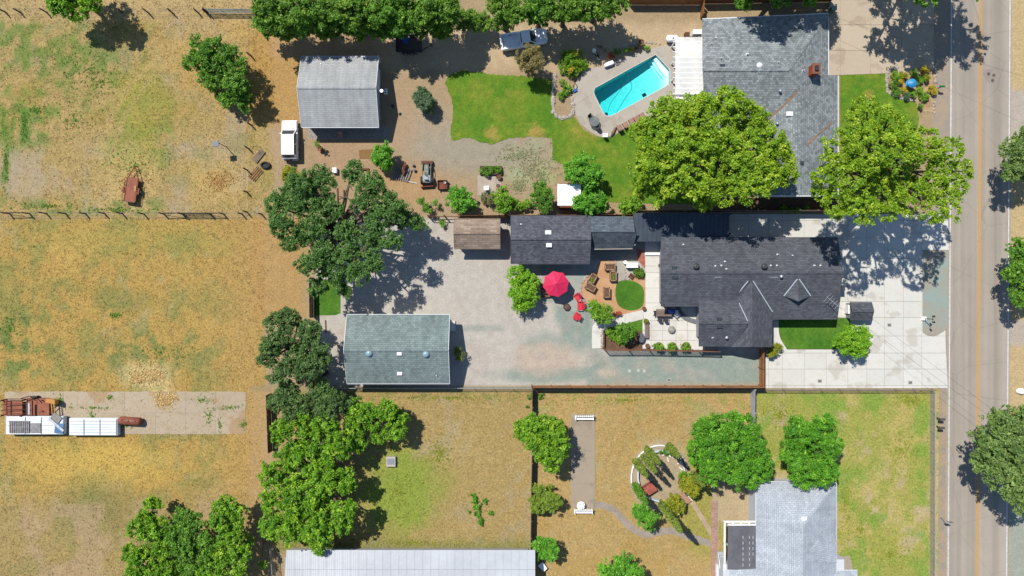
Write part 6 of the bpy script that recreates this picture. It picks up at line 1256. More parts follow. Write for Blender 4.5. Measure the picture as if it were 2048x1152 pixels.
MB().bar(P(103, 808, .9), P(105, 829, .9), .12, .1).build('arm', ye, t); MB().bar(P(108, 808, .9), P(110, 829, .9), .12, .1).build('arm', ye, t)
wt = M('trailer_white', (.56, .59, .61), (.50, .53, .55), (.8, .4, .6), (4, .03), rough=.4)
def box_trailer(name, label, x0, y0, x1, y1, z, seams=(), ribs=0):
    c = W((x0 + x1) / 2, (y0 + y1) / 2); t = thing(name, label, 'trailer', (*c, 0)); a, b = P(x0, y0, z), P(x1, y1, z)
    sx, sy = abs(b[0] - a[0]), abs(b[1] - a[1]); cx, cy = (a[0] + b[0]) / 2, (a[1] + b[1]) / 2
    MB().box(cx, cy, .32, sx, sy, z - .32, 0, .06).build('body', wt, t)
    for f in seams: MB().box(cx + f * sx, cy, z + .002, .1, sy * .92, .03).build('roof_seam', M('seam_grey', C(110, 130, 140)), t)
    for k in range(ribs): MB().box(cx, cy - sy / 2 + sy * (k + 1) / (ribs + 1), z + .001, sx * .96, .045, .02).build('roof_rib', M('rib_grey', C(140, 156, 166)), t)
    x, y = t.location[0], t.location[1]
    for ax in (-.25, .05):
        for s_ in (-1, 1): wheel(t, cx - x + ax * sx, cy - y + s_ * (sy / 2 - .15), .26, .16)
    return t, cx, cy, sx, sy
t, cx, cy, sx, sy = box_trailer('box_trailer', 'white ribbed box trailer beside the rusty tank', 138, 837, 235, 871, .95, (-.19, .14, .48), 5)
t, cx, cy, sx, sy = box_trailer('box_trailer', 'white trailer roof piled with grey pallets and panels', 12, 833, 126, 869, 1.0, (-.16, .12), 3)
PAL = M('pallet_grey', C(170, 166, 164), C(140, 136, 134), (3, .4, .6), (9, .15))
t = thing('pallet', 'grey slatted pallet lying on the white trailer roof', 'pallet', P(38, 854, 1.060))
for k in range(11): MB().box(*P(20 + k * 3.7, 854, 1.100)[:2], 1.100, .15, 1.5, .04).build('slat', PAL, t)
for y in (844, 854, 864): MB().box(*P(38, y, 1.100)[:2], 1.025, 2.6, .1, .07).build('runner', PAL, t)
tag(MB().box(*P(71, 856, 1.100)[:2], 1.025, 1.3, 1.2, .1, 0, .02).build('grey_board', PAL), 'flat grey board next to the pallet on the white trailer roof', 'panel')
tag(MB().box(*P(109, 838, 1.300)[:2], 1.035, 1.2, 1.1, .1, R(-35), .02).build('tilted_sheet', M('slat_panel', C(176, 172, 168), C(150, 146, 142), fine=(10, .15))), 'tilted grey panel at the right end of the white trailer roof', 'panel')
tag(MB().box(*P(118, 857, 1.200)[:2], 1.030, 1.1, 1.2, .18, R(-5), .02).build('blue_sheet', M('blue_metal', C(104, 150, 190), C(90, 130, 170), fine=(8, .1))), 'blue metal sheets at the right end of the white trailer roof', 'metal sheets')
tag(MB().bar(P(97, 836, 1.250), P(127, 862, 1.300), .3, .08).build('aluminium_ladder', GALV), 'aluminium channel lying diagonally over the blue sheets', 'channel')
t = thing('fuel_tank', 'rusty brown cylindrical tank lying at the end of the white trailers', 'tank', (*W(266, 840), 0), R(-4)); rt = M('tank_rust', C(166, 96, 72), C(136, 78, 58), (1.5, .35, .65), (9, .12), rough=.55)
MB().tube([(-1.45, 0, .62), (-1.38, 0, .62), (-1.2, 0, .62), (1.2, 0, .62), (1.38, 0, .62), (1.45, 0, .62)], [.1, .34, .5, .5, .34, .1], 20).build('shell', rt, t, local=True, smooth=True)
for x in (-.9, .9): MB().box(x, 0, 0, .2, .8, .3).build('saddle', BLACK, t, local=True)
for x in (-.8, 0, .8): MB().lathe([(.09, 0), (.09, .1), (.02, .12)], x, .12, 1.08, 8).build('filler_cap', rt, t, local=True)
MB().tube([(-.95, .25, 1.08), (.9, .25, 1.08)], .03).build('pipe', rt, t, local=True)
# --- work yard machines
t = thing('old_tractor', 'old grey-green tractor with a rusty front bucket and rear blade', 'tractor', (*W(855, 350), 0), R(90)); tg = M('tractor_green', C(150, 160, 150), C(120, 130, 120), (3, .4, .6), (9, .15), rough=.6)
MB().loft([rsec(-.2, .5, .5, 1.0, .1), rsec(.2, .62, .5, 1.15, .12), rsec(1.0, .6, .5, 1.12, .12), rsec(1.15, .5, .55, 1.0, .1)]).build('hood', tg, t, local=True)
MB().loft([rsec(-1.1, .9, .5, .9, .1), rsec(-.9, 1.0, .5, 1.05, .12), rsec(-.3, 1.0, .5, 1.0, .12), rsec(-.15, .8, .5, .95, .1)]).build('rear_housing', M('tractor_grey', C(186, 192, 190), C(150, 156, 156), (3, .4, .6), (9, .15)), t, local=True)
MB().box(-.55, 0, 1.0, .4, .45, .12, 0, .03).box(-.75, 0, 1.0, .1, .45, .4, 0, .03).build('seat', M('seat_grey', (.25, .27, .28)), t, local=True)
MB().tube([(-.1, 0, .95), (-.25, 0, 1.35)], .03).tube([(-.25 + .18 * math.sin(a) * .3, .18 * math.cos(a), 1.35 + .18 * math.sin(a) * .9) for a in np.linspace(0, 6.283, 13)], .02, 5).build('steering_wheel', BLACK, t, local=True)
for y in (-.62, .62): wheel(t, -.75, y, .52, .28); wheel(t, .85, y * .8, .34, .2)
for y in (-.52, .52): MB().tube([(-.3, y, .9), (.6, y, 1.0), (1.4, y, .5)], .05, 6).build('loader_arm', tg, t, local=True)
MB().loft([[(1.3, -.7, .1), (1.3, -.7, .6), (1.65, -.7, .5), (1.75, -.7, .1)], [(1.3, .7, .1), (1.3, .7, .6), (1.65, .7, .5), (1.75, .7, .1)]]).build('bucket', M('bucket_rust', C(120, 80, 66), C(96, 66, 56), fine=(9, .2)), t, local=True)
MB().box(-1.5, 0, .1, .1, 1.6, .45, R(4)).build('rear_blade', RUST, t, local=True); MB().bar((-1.1, 0, .5), (-1.5, 0, .4), .1, .1).build('hitch', BLACK, t, local=True)
t = thing('rusty_cart', 'small rusty box cart right of the old tractor', 'cart', (*W(886, 371), 0))
MB().box(*W(886, 371), .5, 1.15, 1.05, .06).box(*W(886, 362.5), .56, 1.2, .05, .3).box(*W(876.8, 371), .56, .05, 1.1, .3).build('tray', RUST, t)
for x in (-.45, .45):
    for y in (-.4, .4): wheel(t, x, y, .24, .12)
tag(MB().lathe([(.12, 0), (.15, .2), (.13, .2), (.11, .03)], *P(890, 365, .6)[:2], .562, 10).build('paint_pot', GALV), 'small metal pot standing on the rusty cart', 'pot')
t = thing('slat_rack', 'leaning rack of pale grey slats below the round fruit tree', 'slat rack', (*W(804, 348), 0), R(-12))
for k in range(8): MB().box(-.95 + k * .27, 0, .1 + .02 * k, .12, 1.7, .05, R(-8)).build('slat', PAL, t, local=True)
for y in (-.55, .55): MB().box(0, y, .0, 2.2, .09, .1, 0).build('runner', PAL, t, local=True)
tag(MB().bar((*W(811, 362), .09), (*W(835, 367), .06), .12, .08).build('white_plank', M('plank_white', C(220, 214, 206))), 'white plank lying from the slat rack towards the tractor', 'plank')
t = thing('log_splitter', 'narrow rusty implement standing beside the slat rack', 'implement', (*W(810, 340), 0), R(80))
MB().loft([rsec(-.75, .2, .3, .6, .05), rsec(-.3, .42, .3, .7, .08), rsec(.5, .42, .3, .7, .08), rsec(.9, .1, .4, .5, .03)]).build('hull', RUST, t, local=True); MB().box(.1, 0, .7, .5, .25, .1).build('cap', M('dark_rust', C(96, 52, 42)), t, local=True)
for y in (-.32, .32): wheel(t, -.2, y, .24, .12)
for lb, x, y, c in (('white bucket left above the dark bucket beside the tractor', 826, 330, (.6, .58, .55)), ('dark bucket with pale lid beside the tractor', 829, 340, (.05, .05, .055))):
    t = thing('bucket', lb, 'bucket', (*W(x, y), 0)); MB().lathe([(.15, 0), (.19, .4), (.2, .42)], 0, 0, 0, 14).build('pail', M('pail%d' % x, c, fine=(8, .1)), t, local=True); MB().lathe([(.2, .42), (.2, .45), (.02, .46)], 0, 0, 0, 14).build('lid', PAL, t, local=True)
# small pad with chair and raised bed
structure(MB().prism(wpoly([(955, 351), (992, 351), (992, 391), (955, 391)]), .005, .05), 'small_pad', M('pad_grey2', C(206, 190, 174), C(186, 170, 152), fine=(7, .1))); structure(MB().prism(wpoly([(993, 358), (1003, 358), (1003, 378), (993, 378)]), .005, .05), 'small_pad', M('pad_grey2', C(206, 190, 174)))
t = thing('raised_bed', 'wooden raised bed full of vegetables above the small pad', 'raised bed', (*W(982, 342), 0))
for x, y, sx_, sy_ in ((982, 333.5, 2.75, .06), (982, 349.5, 2.75, .06), (960.5, 341.5, .06, .95), (1003.5, 341.5, .06, .95)): MB().box(*W(x, y), 0, sx_, sy_, .42).build('board', WOODD, t)
MB().box(*W(982, 341.5), .0, 2.6, .9, .36).build('soil', MATS['soil'], t)
def pot(name, label, px, py, r, h, col, z=0, plant=None):
    t = thing(name, label, 'pot', (*W(px, py), z)); MB().lathe([(r * .65, 0), (r, h * .75), (r * 1.08, h * .85), (r * 1.08, h), (r * .92, h), (r * .88, h * .85)], 0, 0, 0, 14).build('vessel', M('pot_%d_%d' % (px, py), col, fine=(8, .12)), t, local=True); MB().lathe([(r * .9, h * .8), (r * .88, h * .86), (.02, h * .88)], 0, 0, 0, 14).build('soil', MATS['soil'], t, local=True); return t
pot('red_pot', 'square red-brown pot at the corner of the raised bed', 998, 355, .3, .5, C(150, 84, 60)); pot('tub', 'pale round tub on the small pad below the red pot', 997, 373, .3, .4, C(200, 196, 184), .05)
# --- chairs
def plastic_chair(name, label, px, py, rz, mat, z=.0, group=None, s=1.0):
    t = thing(name, label, 'chair', (*W(px, py), z), rz, group)
    MB().box(.02, 0, .38, .46, .48, .04, 0, .01).build('seat', mat, t, local=True)
    MB().loft([[(-.2, -.24, .4), (-.16, -.24, .4), (-.16, .24, .4), (-.2, .24, .4)], [(-.33, -.22, .9), (-.29, -.22, .9), (-.29, .22, .9), (-.33, .22, .9)]]).build('backrest', mat, t, local=True)
    for y in (-.27, .27): MB().bar((-.26, y, .62), (.25, y, .6), .07, .03).build('armrest', mat, t, local=True)
    for x in (-.2, .22):
        for y in (-.24, .24): MB().bar((x, y, .38), (x * 1.15, y * 1.1, 0), .045, .045).build('leg', mat, t, local=True)
    return t
PW = M('plastic_white', (.7, .7, .69), fine=(5, .03), rough=.4)
plastic_chair('garden_chair', 'white plastic chair on the small pad by the vegetables', 973, 377, R(95), PW, .05); plastic_chair('garden_chair', 'white plastic chair on the grass edge below the pool deck', 1209, 272, R(90), PW, .05)
def adirondack(label, px, py, rz, s=1.0, L=.75):
    t = thing('red_chair', label, 'chair', (*W(px, py), .01), rz, 'red garden chairs'); t.scale = (.86, .86, .86); mat = M('red_plastic', C(240, 62, 84), C(226, 50, 70), fine=(5, .05), rough=.5)
    for k in range(6): MB().box(.36 - k * .12, 0, .34 - k * .025, .11, L, .03).build('seat_slat', mat, t, local=True)
    for k in range(6): y = (k - 2.5) * L / 6; MB().bar((-.25, y, .22), (-.62, y * 1.1, 1.0 - abs(k - 2.5) * .04), L / 6 * .88, .03).build('back_slat', mat, t, local=True)
    for y in (-L / 2 - .1, L / 2 + .1): MB().box(.05, y, .54, .75, .14, .03).build('armrest', mat, t, local=True); MB().box(.35, y, 0, .08, .05, .54).build('leg', mat, t, local=True); MB().bar((-.25, y, .54), (-.45, y, 0), .08, .05).build('leg', mat, t, local=True)
adirondack('red chair nearest the red umbrella, upper of three', 1154, 594, R(215)); adirondack('red bench-like chair in the middle of the three red chairs', 1160, 611, R(180), 1, 1.0); adirondack('red chair lowest of three, left of the white walk', 1152.5, 632, R(150))
t = thing('fire_pit', 'small round dark fire pit among the red chairs', 'fire pit', (*W(1133, 613.5), .012)); MB().lathe([(.28, 0), (.42, .3), (.44, .32), (.38, .32), (.25, .1), (.02, .08)], 0, 0, 0, 18).build('bowl', M('pit_rust', C(92, 62, 54), fine=(9, .25)), t, local=True); MB().lathe([(.36, .2), (.3, .24), (.02, .26)], 0, 0, 0, 14).build('ash', M('ash', C(110, 90, 84), fine=(14, .4)), t, local=True)
# --- red umbrella
t = thing('patio_umbrella', 'large octagonal red parasol on the gravel patio', 'umbrella', (*P(1112, 568, 2.3)[:2], 0)); rm = M('umbrella_red', C(234, 44, 98), C(226, 38, 88), (1, .4, .6), (6, .03), rough=.7)
n = 8; rad = 1.62; ap = (0, 0, 2.75)
for k in range(n):
    a0, a1 = 2 * math.pi * k / n + R(12), 2 * math.pi * (k + 1) / n + R(12); am = (a0 + a1) / 2
    p0, p1 = (rad * math.cos(a0), rad * math.sin(a0), 2.12), (rad * math.cos(a1), rad * math.sin(a1), 2.12); pm_ = (rad * .9 * math.cos(am), rad * .9 * math.sin(am), 2.17); mid = (rad * .48 * math.cos(am), rad * .48 * math.sin(am), 2.40)
    vs = [ap, p0, pm_, p1, mid]; MB().add(vs + [(x, y, z - .012) for x, y, z in vs], [(0, 1, 4), (1, 2, 4), (2, 3, 4), (3, 0, 4), (5, 9, 6), (6, 9, 7), (7, 9, 8), (8, 9, 5)]).build('canopy_panel', rm, t, local=True)
    MB().bar((0, 0, 2.68), (p0[0] * .98, p0[1] * .98, 2.08), .02, .03).build('rib', BLACK, t, local=True)
MB().tube([(0, 0, 0), (0, 0, 2.85)], .03).build('pole', BLACK, t, local=True); MB().lathe([(.32, 0), (.32, .08), (.06, .14)], 0, 0, .012, 16).build('base', BLACK, t, local=True); MB().lathe([(.07, 2.74), (.06, 2.8), (.01, 2.84)], 0, 0, 0, 8).build('finial', rm, t, local=True)
t = thing('picnic_table', 'dark picnic table half hidden beneath the red parasol', 'table', (*W(1094, 580), .01), R(6))
for y in (-.3, -.1, .1, .3): MB().box(0, y, .7, 1.6, .18, .04).build('plank', WOODB, t, local=True)
for y in (-.75, .75): MB().box(0, y, .42, 1.6, .26, .04).build('bench', WOODB, t, local=True)
for x in (-.6, .6): MB().bar((x, -.75, .4), (x, .75, .4), .08, .08).build('cross_bar', WOODB, t, local=True); MB().bar((x, -.7, 0), (x, -.2, .7), .08, .08).build('leg', WOODB, t, local=True); MB().bar((x, .7, 0), (x, .2, .7), .08, .08).build('leg', WOODB, t, local=True)
# --- planters
def planter(label, px, py, lx, ly, rz, green=False):
    t = thing('planter_box', label, 'planter', (*W(px, py), .02), rz, 'wooden planter boxes of the granite garden'); a, b = lx / S, ly / S; tm = M('planter_trim', C(190, 156, 128), C(160, 124, 98), (3, .4, .6), (9, .12))
    for s_ in (-1, 1):
        MB().box(0, s_ * b / 2, 0, a, .06, .62).build('side', WOODB, t, local=True); MB().box(s_ * a / 2, 0, 0, .06, b - .06, .62).build('end', WOODB, t, local=True)
        MB().box(0, s_ * b / 2, .62, a + .14, .13, .04).build('rim', tm, t, local=True); MB().box(s_ * a / 2, 0, .621, .13, b - .13, .04).build('rim', tm, t, local=True)
    MB().box(0, 0, .05, a - .06, b - .06, .5).build('soil', MATS['soil'], t, local=True)
    for sx_ in (-1, 1):
        for sy_ in (-1, 1): MB().box(sx_ * (a / 2 - .02), sy_ * (b / 2 - .02), 0, .12, .12, .66).build('post', tm, t, local=True)
    if green: rng = np.random.RandomState(int(px)); obj_of(leaf_mesh('seedlings', np.array([(rng.uniform(-.3, .3) * a * .8 + green[0] * a, rng.uniform(-.3, .3) * b + green[1] * b, .62) for k in range(14)]), np.full(14, .13), 12, .1, SHR, rng), 'seedlings', t)
planter('wide planter of bare soil, topmost in the granite garden', 1219, 534, 19, 11.5, 0); planter('upright planter with bright green seedlings right of the others', 1225, 552, 11.5, 18.5, 0, (0, -.15)); planter('tilted planter with few seedlings, leftmost upper', 1184, 557, 11.5, 18, R(-30), (0, -.3)); planter('tilted planter of bare soil, lower left', 1180, 574.5, 19, 11, R(-28)); planter('upright planter of bare soil, lowest in the granite garden', 1212, 585, 11.5, 19, 0)
t = thing('chest_freezer', 'long white chest beside the granite garden', 'chest', (*W(1262.5, 531), .04)); MB().box(0, 0, 0, 1.4, .6, .75, 0, .03).build('body', PW, t, local=True); MB().box(0, 0, .76, 1.42, .62, .07, 0, .02).build('lid', PW, t, local=True)
t = thing('white_drum', 'white round drum beside the long white chest', 'drum', (*W(1249, 525), .04)); MB().lathe([(.2, 0), (.2, .6)], 0, 0, 0, 16).build('drum_wall', PW, t, local=True); MB().lathe([(.22, .6), (.22, .66), (.05, .69)], 0, 0, 0, 16).build('lid', PW, t, local=True)
t = thing('wood_crate', 'open wooden crates among the light rocks', 'crate', (*W(1262, 552), .02), R(-35))
for x in (-.25, .25): MB().box(x, 0, 0, .05, .6, .3).build('end', WOODB, t, local=True)
for k in range(4): MB().box(0, -.25 + k * .165, .3, .6, .09, .03).build('slat', WOODB, t, local=True)
tag(MB().box(*W(1305, 508), .05, 1.9, .35, .25, 0, .05).build('wrapped_canopy', PW), 'rolled white awning lying on the walk by the charcoal house', 'awning')
t = thing('stool', 'small dark stool on the white walk beside the house', 'stool', (*W(1318, 531), .05)); MB().lathe([(.18, .42), (.2, .45), (.02, .48)], 0, 0, 0, 14).build('seat', BLACK, t, local=True)
for k in range(3): a = k * 2.09; MB().tube([(.12 * math.cos(a), .12 * math.sin(a), .44), (.2 * math.cos(a), .2 * math.sin(a), 0)], .02).build('leg', BLACK, t, local=True)
# --- dining patio
t = thing('dining_table', 'brown rectangular dining table on the pale patio', 'table', (*W(1325, 625), .058)); tb = M('table_brown', C(150, 128, 116), C(134, 114, 102), fine=(7, .08))
for k in range(5): MB().box(0, -.36 + k * .18, .72, 1.9, .165, .04).build('top_plank', tb, t, local=True)
for x in (-.8, .8):
    for y in (-.35, .35): MB().box(x, y, 0, .08, .08, .72).build('leg', tb, t, local=True)
CH = M('chair_dark', C(70, 70, 76), fine=(7, .1))
for k, (x, y, rz, lb) in enumerate(((1318, 637, 90, 'left dark chair below the dining table'), (1330, 638, 90, 'right dark chair below the dining table'), (1310, 626, 0, 'dark chair at the left end of the dining table'))): plastic_chair('dining_chair', lb, x, y, R(rz), CH, .058, 'dark dining chairs')
t = thing('barbecue', 'barbecue with a bright blue cover by the house wall', 'barbecue', (*W(1338, 622), .06), R(-10)); MB().box(0, 0, .1, 1.1, .6, .75, 0, .03).build('cabinet', BLACK, t, local=True); MB().lathe([(.3, .85), (.34, 1.0), (.26, 1.15), (.05, 1.22)], 0, 0, 0, 16, 1.3, .8).build('cover', M('blue_cover', C(84, 120, 220), fine=(5, .1)), t, local=True); MB().box(.75, 0, .8, .4, .5, .04).build('side_shelf', GALV, t, local=True)
for x, y in ((-.5, -.2), (-.5, .2), (.5, -.2), (.5, .2)): MB().tube([(x, y - .03, .07), (x, y + .03, .07)], .07, 10).build('wheel', TYRE, t, local=True)
t = thing('patio_lounge', 'pale grey chair at the edge of the house shadow by the barbecue', 'chair', (*W(1353, 629), .06), R(40)); MB().box(0, 0, .3, .7, .6, .1, 0, .03).build('seat', GALV, t, local=True); MB().box(-.35, 0, .3, .1, .6, .5, 0, .03).build('backrest', GALV, t, local=True); [MB().box(x, y, 0, .06, .06, .3).build('leg', GALV, t, local=True) for x in (-.3, .3) for y in (-.25, .25)]
t = thing('curved_steps', 'curved row of grey stepping blocks on the pale patio', 'steps', (*W(1372, 634), .06))
q = smooth_poly([(1354, 613), (1359, 624), (1368, 634), (1380, 640), (1394, 644)], 4, False); st_m = M('step_block', C(150, 152, 156), C(130, 132, 138), fine=(8, .1), rnd=.1)
for i in range(len(q) - 1):
    a, b = q[i], q[i + 1]; MB().box(*W((a[0] + b[0]) / 2, (a[1] + b[1]) / 2), .06, math.dist(a, b) / S * .8, .55, .12, math.atan2(-(b[1] - a[1]), b[0] - a[0])).build('block', st_m, t)
mb = MB().lathe([(.3, 0), (.45, .1), (.46, .3), (.32, .42), (.08, .45)], *W(1342, 659), .06, 12); rr = random.Random(2); mb.v = [(x + rr.uniform(-.03, .03), y + rr.uniform(-.03, .03), z) for x, y, z in mb.v]
tag(mb.build('boulder_fire_bowl', M('bowl_stone', C(190, 182, 172), C(150, 144, 136), (4, .4, .6), (9, .12))), 'round grey stone bowl in the middle of the pale patio', 'stone bowl')
t = thing('bench', 'long brown-grey bench along the left edge of the patio', 'bench', (*W(1292, 662), .06), R(90))
for y in (-.16, 0, .16): MB().box(0, y, .42, 1.7, .15, .04).build('seat_plank', tb, t, local=True)
for x in (-.7, .7): MB().box(x, 0, 0, .08, .4, .42).build('leg', tb, t, local=True)
pot('planter_pot', 'round pot with yellow plants above the brown-grey bench', 1291, 643, .32, .5, C(110, 96, 80), .06); tree('pot_plant', 'yellow-green plant in the round pot above the bench', [(1291, 643, 5)], .95, YEL, 'plant', leaf=.1)
pot('terracotta_pot', 'pinkish round pot at the lower end of the bench', 1293.5, 691, .27, .45, C(160, 108, 100), .06); pot('terracotta_pot', 'pinkish round pot at the lower right of the oval lawn', 1287, 617, .24, .4, C(160, 100, 92), .05); pot('dark_pot', 'round grey-blue pot in the shade of the corner bed', 1256, 682, .34, .5, C(110, 120, 140))
t = thing('oval_table', 'dark grey oval table between the corner bed and the bench', 'table', (*W(1281, 675), .02)); MB().lathe([(.5, .68), (.52, .7), (.5, .72)], 0, 0, 0, 20, .75, 1.15).build('top', M('slate_top', C(104, 108, 118), fine=(7, .08)), t, local=True); MB().lathe([(.25, 0), (.08, .08), (.06, .68)], 0, 0, 0, 12).build('pedestal', BLACK, t, local=True)
for k, (x, y) in enumerate(((1316, 692), (1343, 692), (1370, 692))): pot('barrel_planter', ['left', 'middle', 'right'][k] + ' of three half-barrel planters along the patio fence', x, y, .5, .5, C(150, 128, 104), .06)
# --- pool furniture
t = thing('glass_table', 'round glass table on the pool deck near the grass', 'table', (*W(1187, 246), .076)); gm, nt, b, o = newmat('table_glass'); tr = nt.nodes.new('ShaderNodeBsdfTransparent'); tr.inputs[0].default_value = (.72, .76, .74, 1); b.inputs['Base Color'].default_value = (.2, .22, .22, 1); b.inputs['Roughness'].default_value = .1; mx = nt.nodes.new('ShaderNodeMixShader'); mx.inputs[0].default_value = .45; nt.links.new(tr.outputs[0], mx.inputs[1]); nt.links.new(b.outputs[0], mx.inputs[2]); nt.links.new(mx.outputs[0], o.inputs[0])
MB().lathe([(.6, .7), (.62, .715), (.6, .73)], 0, 0, 0, 24).build('top', gm, t, local=True); MB().tube([(.61 * math.cos(a), .61 * math.sin(a), .715) for a in np.linspace(0, 6.2832, 25)], .02, 5).build('rim', BLACK, t, local=True)
for k in range(4): a = k * 1.571 + .6; MB().tube([(.5 * math.cos(a), .5 * math.sin(a), .7), (.25 * math.cos(a), .25 * math.sin(a), .35), (.5 * math.cos(a), .5 * math.sin(a), 0)], .02).build('leg', BLACK, t, local=True)
for k, (x, y, lb) in enumerate(((1180, 236, 'upper left'), (1194, 256, 'lower right'))): plastic_chair('metal_chair', 'dark metal chair at the %s of the round glass table' % lb, x, y, R(-50 if k == 0 else 120), BLACK, .076)
def lounger(label, px, py, rz):
    t = thing('lounger', label, 'lounger', (*W(px, py), .075), rz, 'tan loungers along the pool'); cu = M('lounger_tan', C(190, 150, 132), C(170, 130, 112), fine=(7, .1))
    MB().box(.1, 0, .3, .6, .56, .09, 0, .03).build('seat', cu, t, local=True); MB().loft([[(-.28, -.28, .3), (-.28, .28, .3), (-.18, .28, .36), (-.18, -.28, .36)], [(-.42, -.28, .8), (-.42, .28, .8), (-.34, .28, .84), (-.34, -.28, .84)]]).build('backrest', cu, t, local=True)
    for y in (-.28, .28): MB().box(.08, y, .5, .6, .06, .04).build('armrest', cu, t, local=True)
    for x in (-.2, .36):
        for y in (-.25, .25): MB().box(x, y, 0, .05, .05, .3).build('leg', BLACK, t, local=True)
for k, (x, y) in enumerate(((1238, 258), (1250, 252), (1262, 245), (1272, 240), (1283, 234))): lounger(['first tan lounger from the white chair by the pool', 'second tan lounger from the white chair by the pool', 'third tan lounger from the white chair by the pool', 'fourth tan lounger from the white chair by the pool', 'tan lounger nearest the maple at the pool edge'][k], x, y, R(120))
t = thing('folded_parasol', 'folded tan parasol lying at the left end of the loungers', 'parasol', (*W(1227, 263), .08), R(60)); MB().tube([(-.7, 0, .2), (-.2, 0, .22), (.5, 0, .25)], [.05, .2, .06], 10).build('canopy', M('canvas_tan', C(150, 120, 90), fine=(6, .15)), t, local=True); MB().tube([(-1.1, 0, .18), (.8, 0, .26)], .03).build('pole', BLACK, t, local=True); MB().box(.3, 0, 0, .3, .3, .2).build('base', BLACK, t, local=True)
tag(MB().loft([[(p[0] + W(1217, 130)[0], p[1] + W(1217, 130)[1], p[2]) for p in [(x * math.cos(R(20)) - y * math.sin(R(20)), x * math.sin(R(20)) + y * math.cos(R(20)), z) for x, y, z in rsec(xx, .5 * w_, .08, .08 + .55 * h_, .12)]] for xx, w_, h_ in ((-.62, .8, .8), (-.5, 1, 1), (.5, 1, 1), (.62, .8, .8))]).build('pool_box', PW), 'white rounded box at the upper edge of the pool deck', 'box')
tag(MB().box(*W(1230, 127), .076, .5, .42, .02, R(20)).build('deck_grate', M('grate', C(150, 142, 130), fine=(14, .25))), 'small square grate next to the white rounded box', 'grate')
t = thing('pump_unit', 'white pool pump and hoses beside the flowering clump', 'pump', (*W(1190, 108), 0), R(-60)); MB().lathe([(.22, 0), (.25, .5), (.2, .65), (.05, .7)], -.35, 0, 0, 14).build('filter', PW, t, local=True); MB().tube([(-.2, 0, .3), (.3, .05, .3), (.7, -.1, .2), (.95, .1, .1)], .06, 7).build('pipe', PW, t, local=True); MB().box(.3, .1, 0, .5, .3, .35, 0, .04).build('motor', BLACK, t, local=True)
t = thing('bicycle', 'dark small bicycle lying by the pool plants', 'bicycle', (*W(1202, 98), 0), R(-30))
for x in (-.45, .45): MB().tube([(x + .3 * math.cos(a), .0 + .06 * math.sin(a * 2), .32 + .3 * math.sin(a)) for a in np.linspace(0, 6.2832, 15)], .025, 5).build('wheel', TYRE, t, local=True)
MB().tube([(-.45, 0, .32), (-.1, 0, .65), (.3, 0, .68), (.45, 0, .32)], .022).tube([(-.45, 0, .32), (0, 0, .3), (.3, 0, .68)], .022).build('frame', BLACK, t, local=True); MB().tube([(.3, -.28, .9), (.3, .28, .9)], .02).tube([(.3, 0, .66), (.3, 0, .9)], .02).build('handlebar', GALV, t, local=True); MB().box(-.12, 0, .7, .24, .13, .05).build('saddle', BLACK, t, local=True)
pot('clay_pot', 'big orange clay pot above the pool', 1281, 88, .36, .7, C(196, 150, 84)); pot('dark_pot', 'small dark pot left of the big clay pot', 1272, 99, .24, .35, C(120, 96, 76)); 
t = thing('propane_tank', 'white oval gas tank beside the pergola', 'tank', (*W(1342, 81), 0)); MB().tube([(-.75, 0, .62), (-.68, 0, .62), (-.5, 0, .62), (.5, 0, .62), (.68, 0, .62), (.75, 0, .62)], [.1, .32, .44, .44, .32, .1], 18).build('shell', PW, t, local=True, smooth=True); [MB().box(x, 0, 0, .15, .6, .3).build('saddle', CONC, t, local=True) for x in (-.45, .45)]; MB().lathe([(.12, 0), (.12, .12), (.04, .15)], 0, 0, 1.03, 10).build('valve_dome', GALV, t, local=True)
t = thing('spa_heater', 'white cabinet against the wall above the pergola', 'cabinet', (*W(1391, 71), 0)); MB().box(0, 0, 0, 1.25, .55, 1.3, 0, .04).build('cabinet', PW, t, local=True); MB().box(0, -.3, .2, .9, .04, .8).build('grille', GALV, t, local=True)
t = thing('kettle_barbecue', 'dark kettle barbecue between the white cabinet and pergola', 'barbecue', (*W(1396, 80), 0)); MB().lathe([(.05, .55), (.3, .7), (.34, .85), (.25, 1.05), (.05, 1.12)], 0, 0, 0, 16).build('kettle', BLACK, t, local=True); [MB().tube([(.1 * math.cos(k * 2.09), .1 * math.sin(k * 2.09), .7), (.3 * math.cos(k * 2.09), .3 * math.sin(k * 2.09), 0)], .02).build('leg', BLACK, t, local=True) for k in range(3)]
t = thing('firewood_crate', 'brown wooden crate left of the white cabinet', 'crate', (*W(1372, 74), 0)); [MB().box(0, -.3 + k * .15, .0, .55, .11, .75).build('board', WOODB, t, local=True) for k in range(5)]
t = thing('pool_toys', 'blue and black pool cleaning gear beside the stone bed', 'pool gear', (*W(1150, 182), .076)); MB().box(0, 0, 0, .5, .35, .22, R(30), .05).build('blue_case', M('blue_plastic', C(50, 120, 200), fine=(6, .1)), t, local=True); MB().tube([(.2, .1, .1), (.25, .6, .12), (.0, .95, .1), (-.25, .6, .1), (-.1, .2, .12)], .04, 6).build('hose', BLACK, t, local=True)
tag(MB().lathe([(.2, 0), (.24, .22), (.22, .3), (.05, .33)], *W(1152, 150), .05, 12).build('blue_ball_lid', M('blue_grey', C(130, 150, 170))), 'grey-blue lidded pail by the flowering clump', 'pail')
t = thing('garden_bench', 'dark slatted bench in the shade under the top hedgerow', 'bench', (*W(1146, 36), 0))
for k in range(3): MB().box(0, -.15 + k * .16, .42, 2.4, .13, .04).build('seat_slat', M('bench_grey', C(130, 128, 136), fine=(7, .1)), t, local=True)
for k in range(3): MB().box(0, .3 + k * .03, .6 + k * .16, 2.4, .03, .12).build('back_slat', M('bench_grey', C(130, 128, 136)), t, local=True)
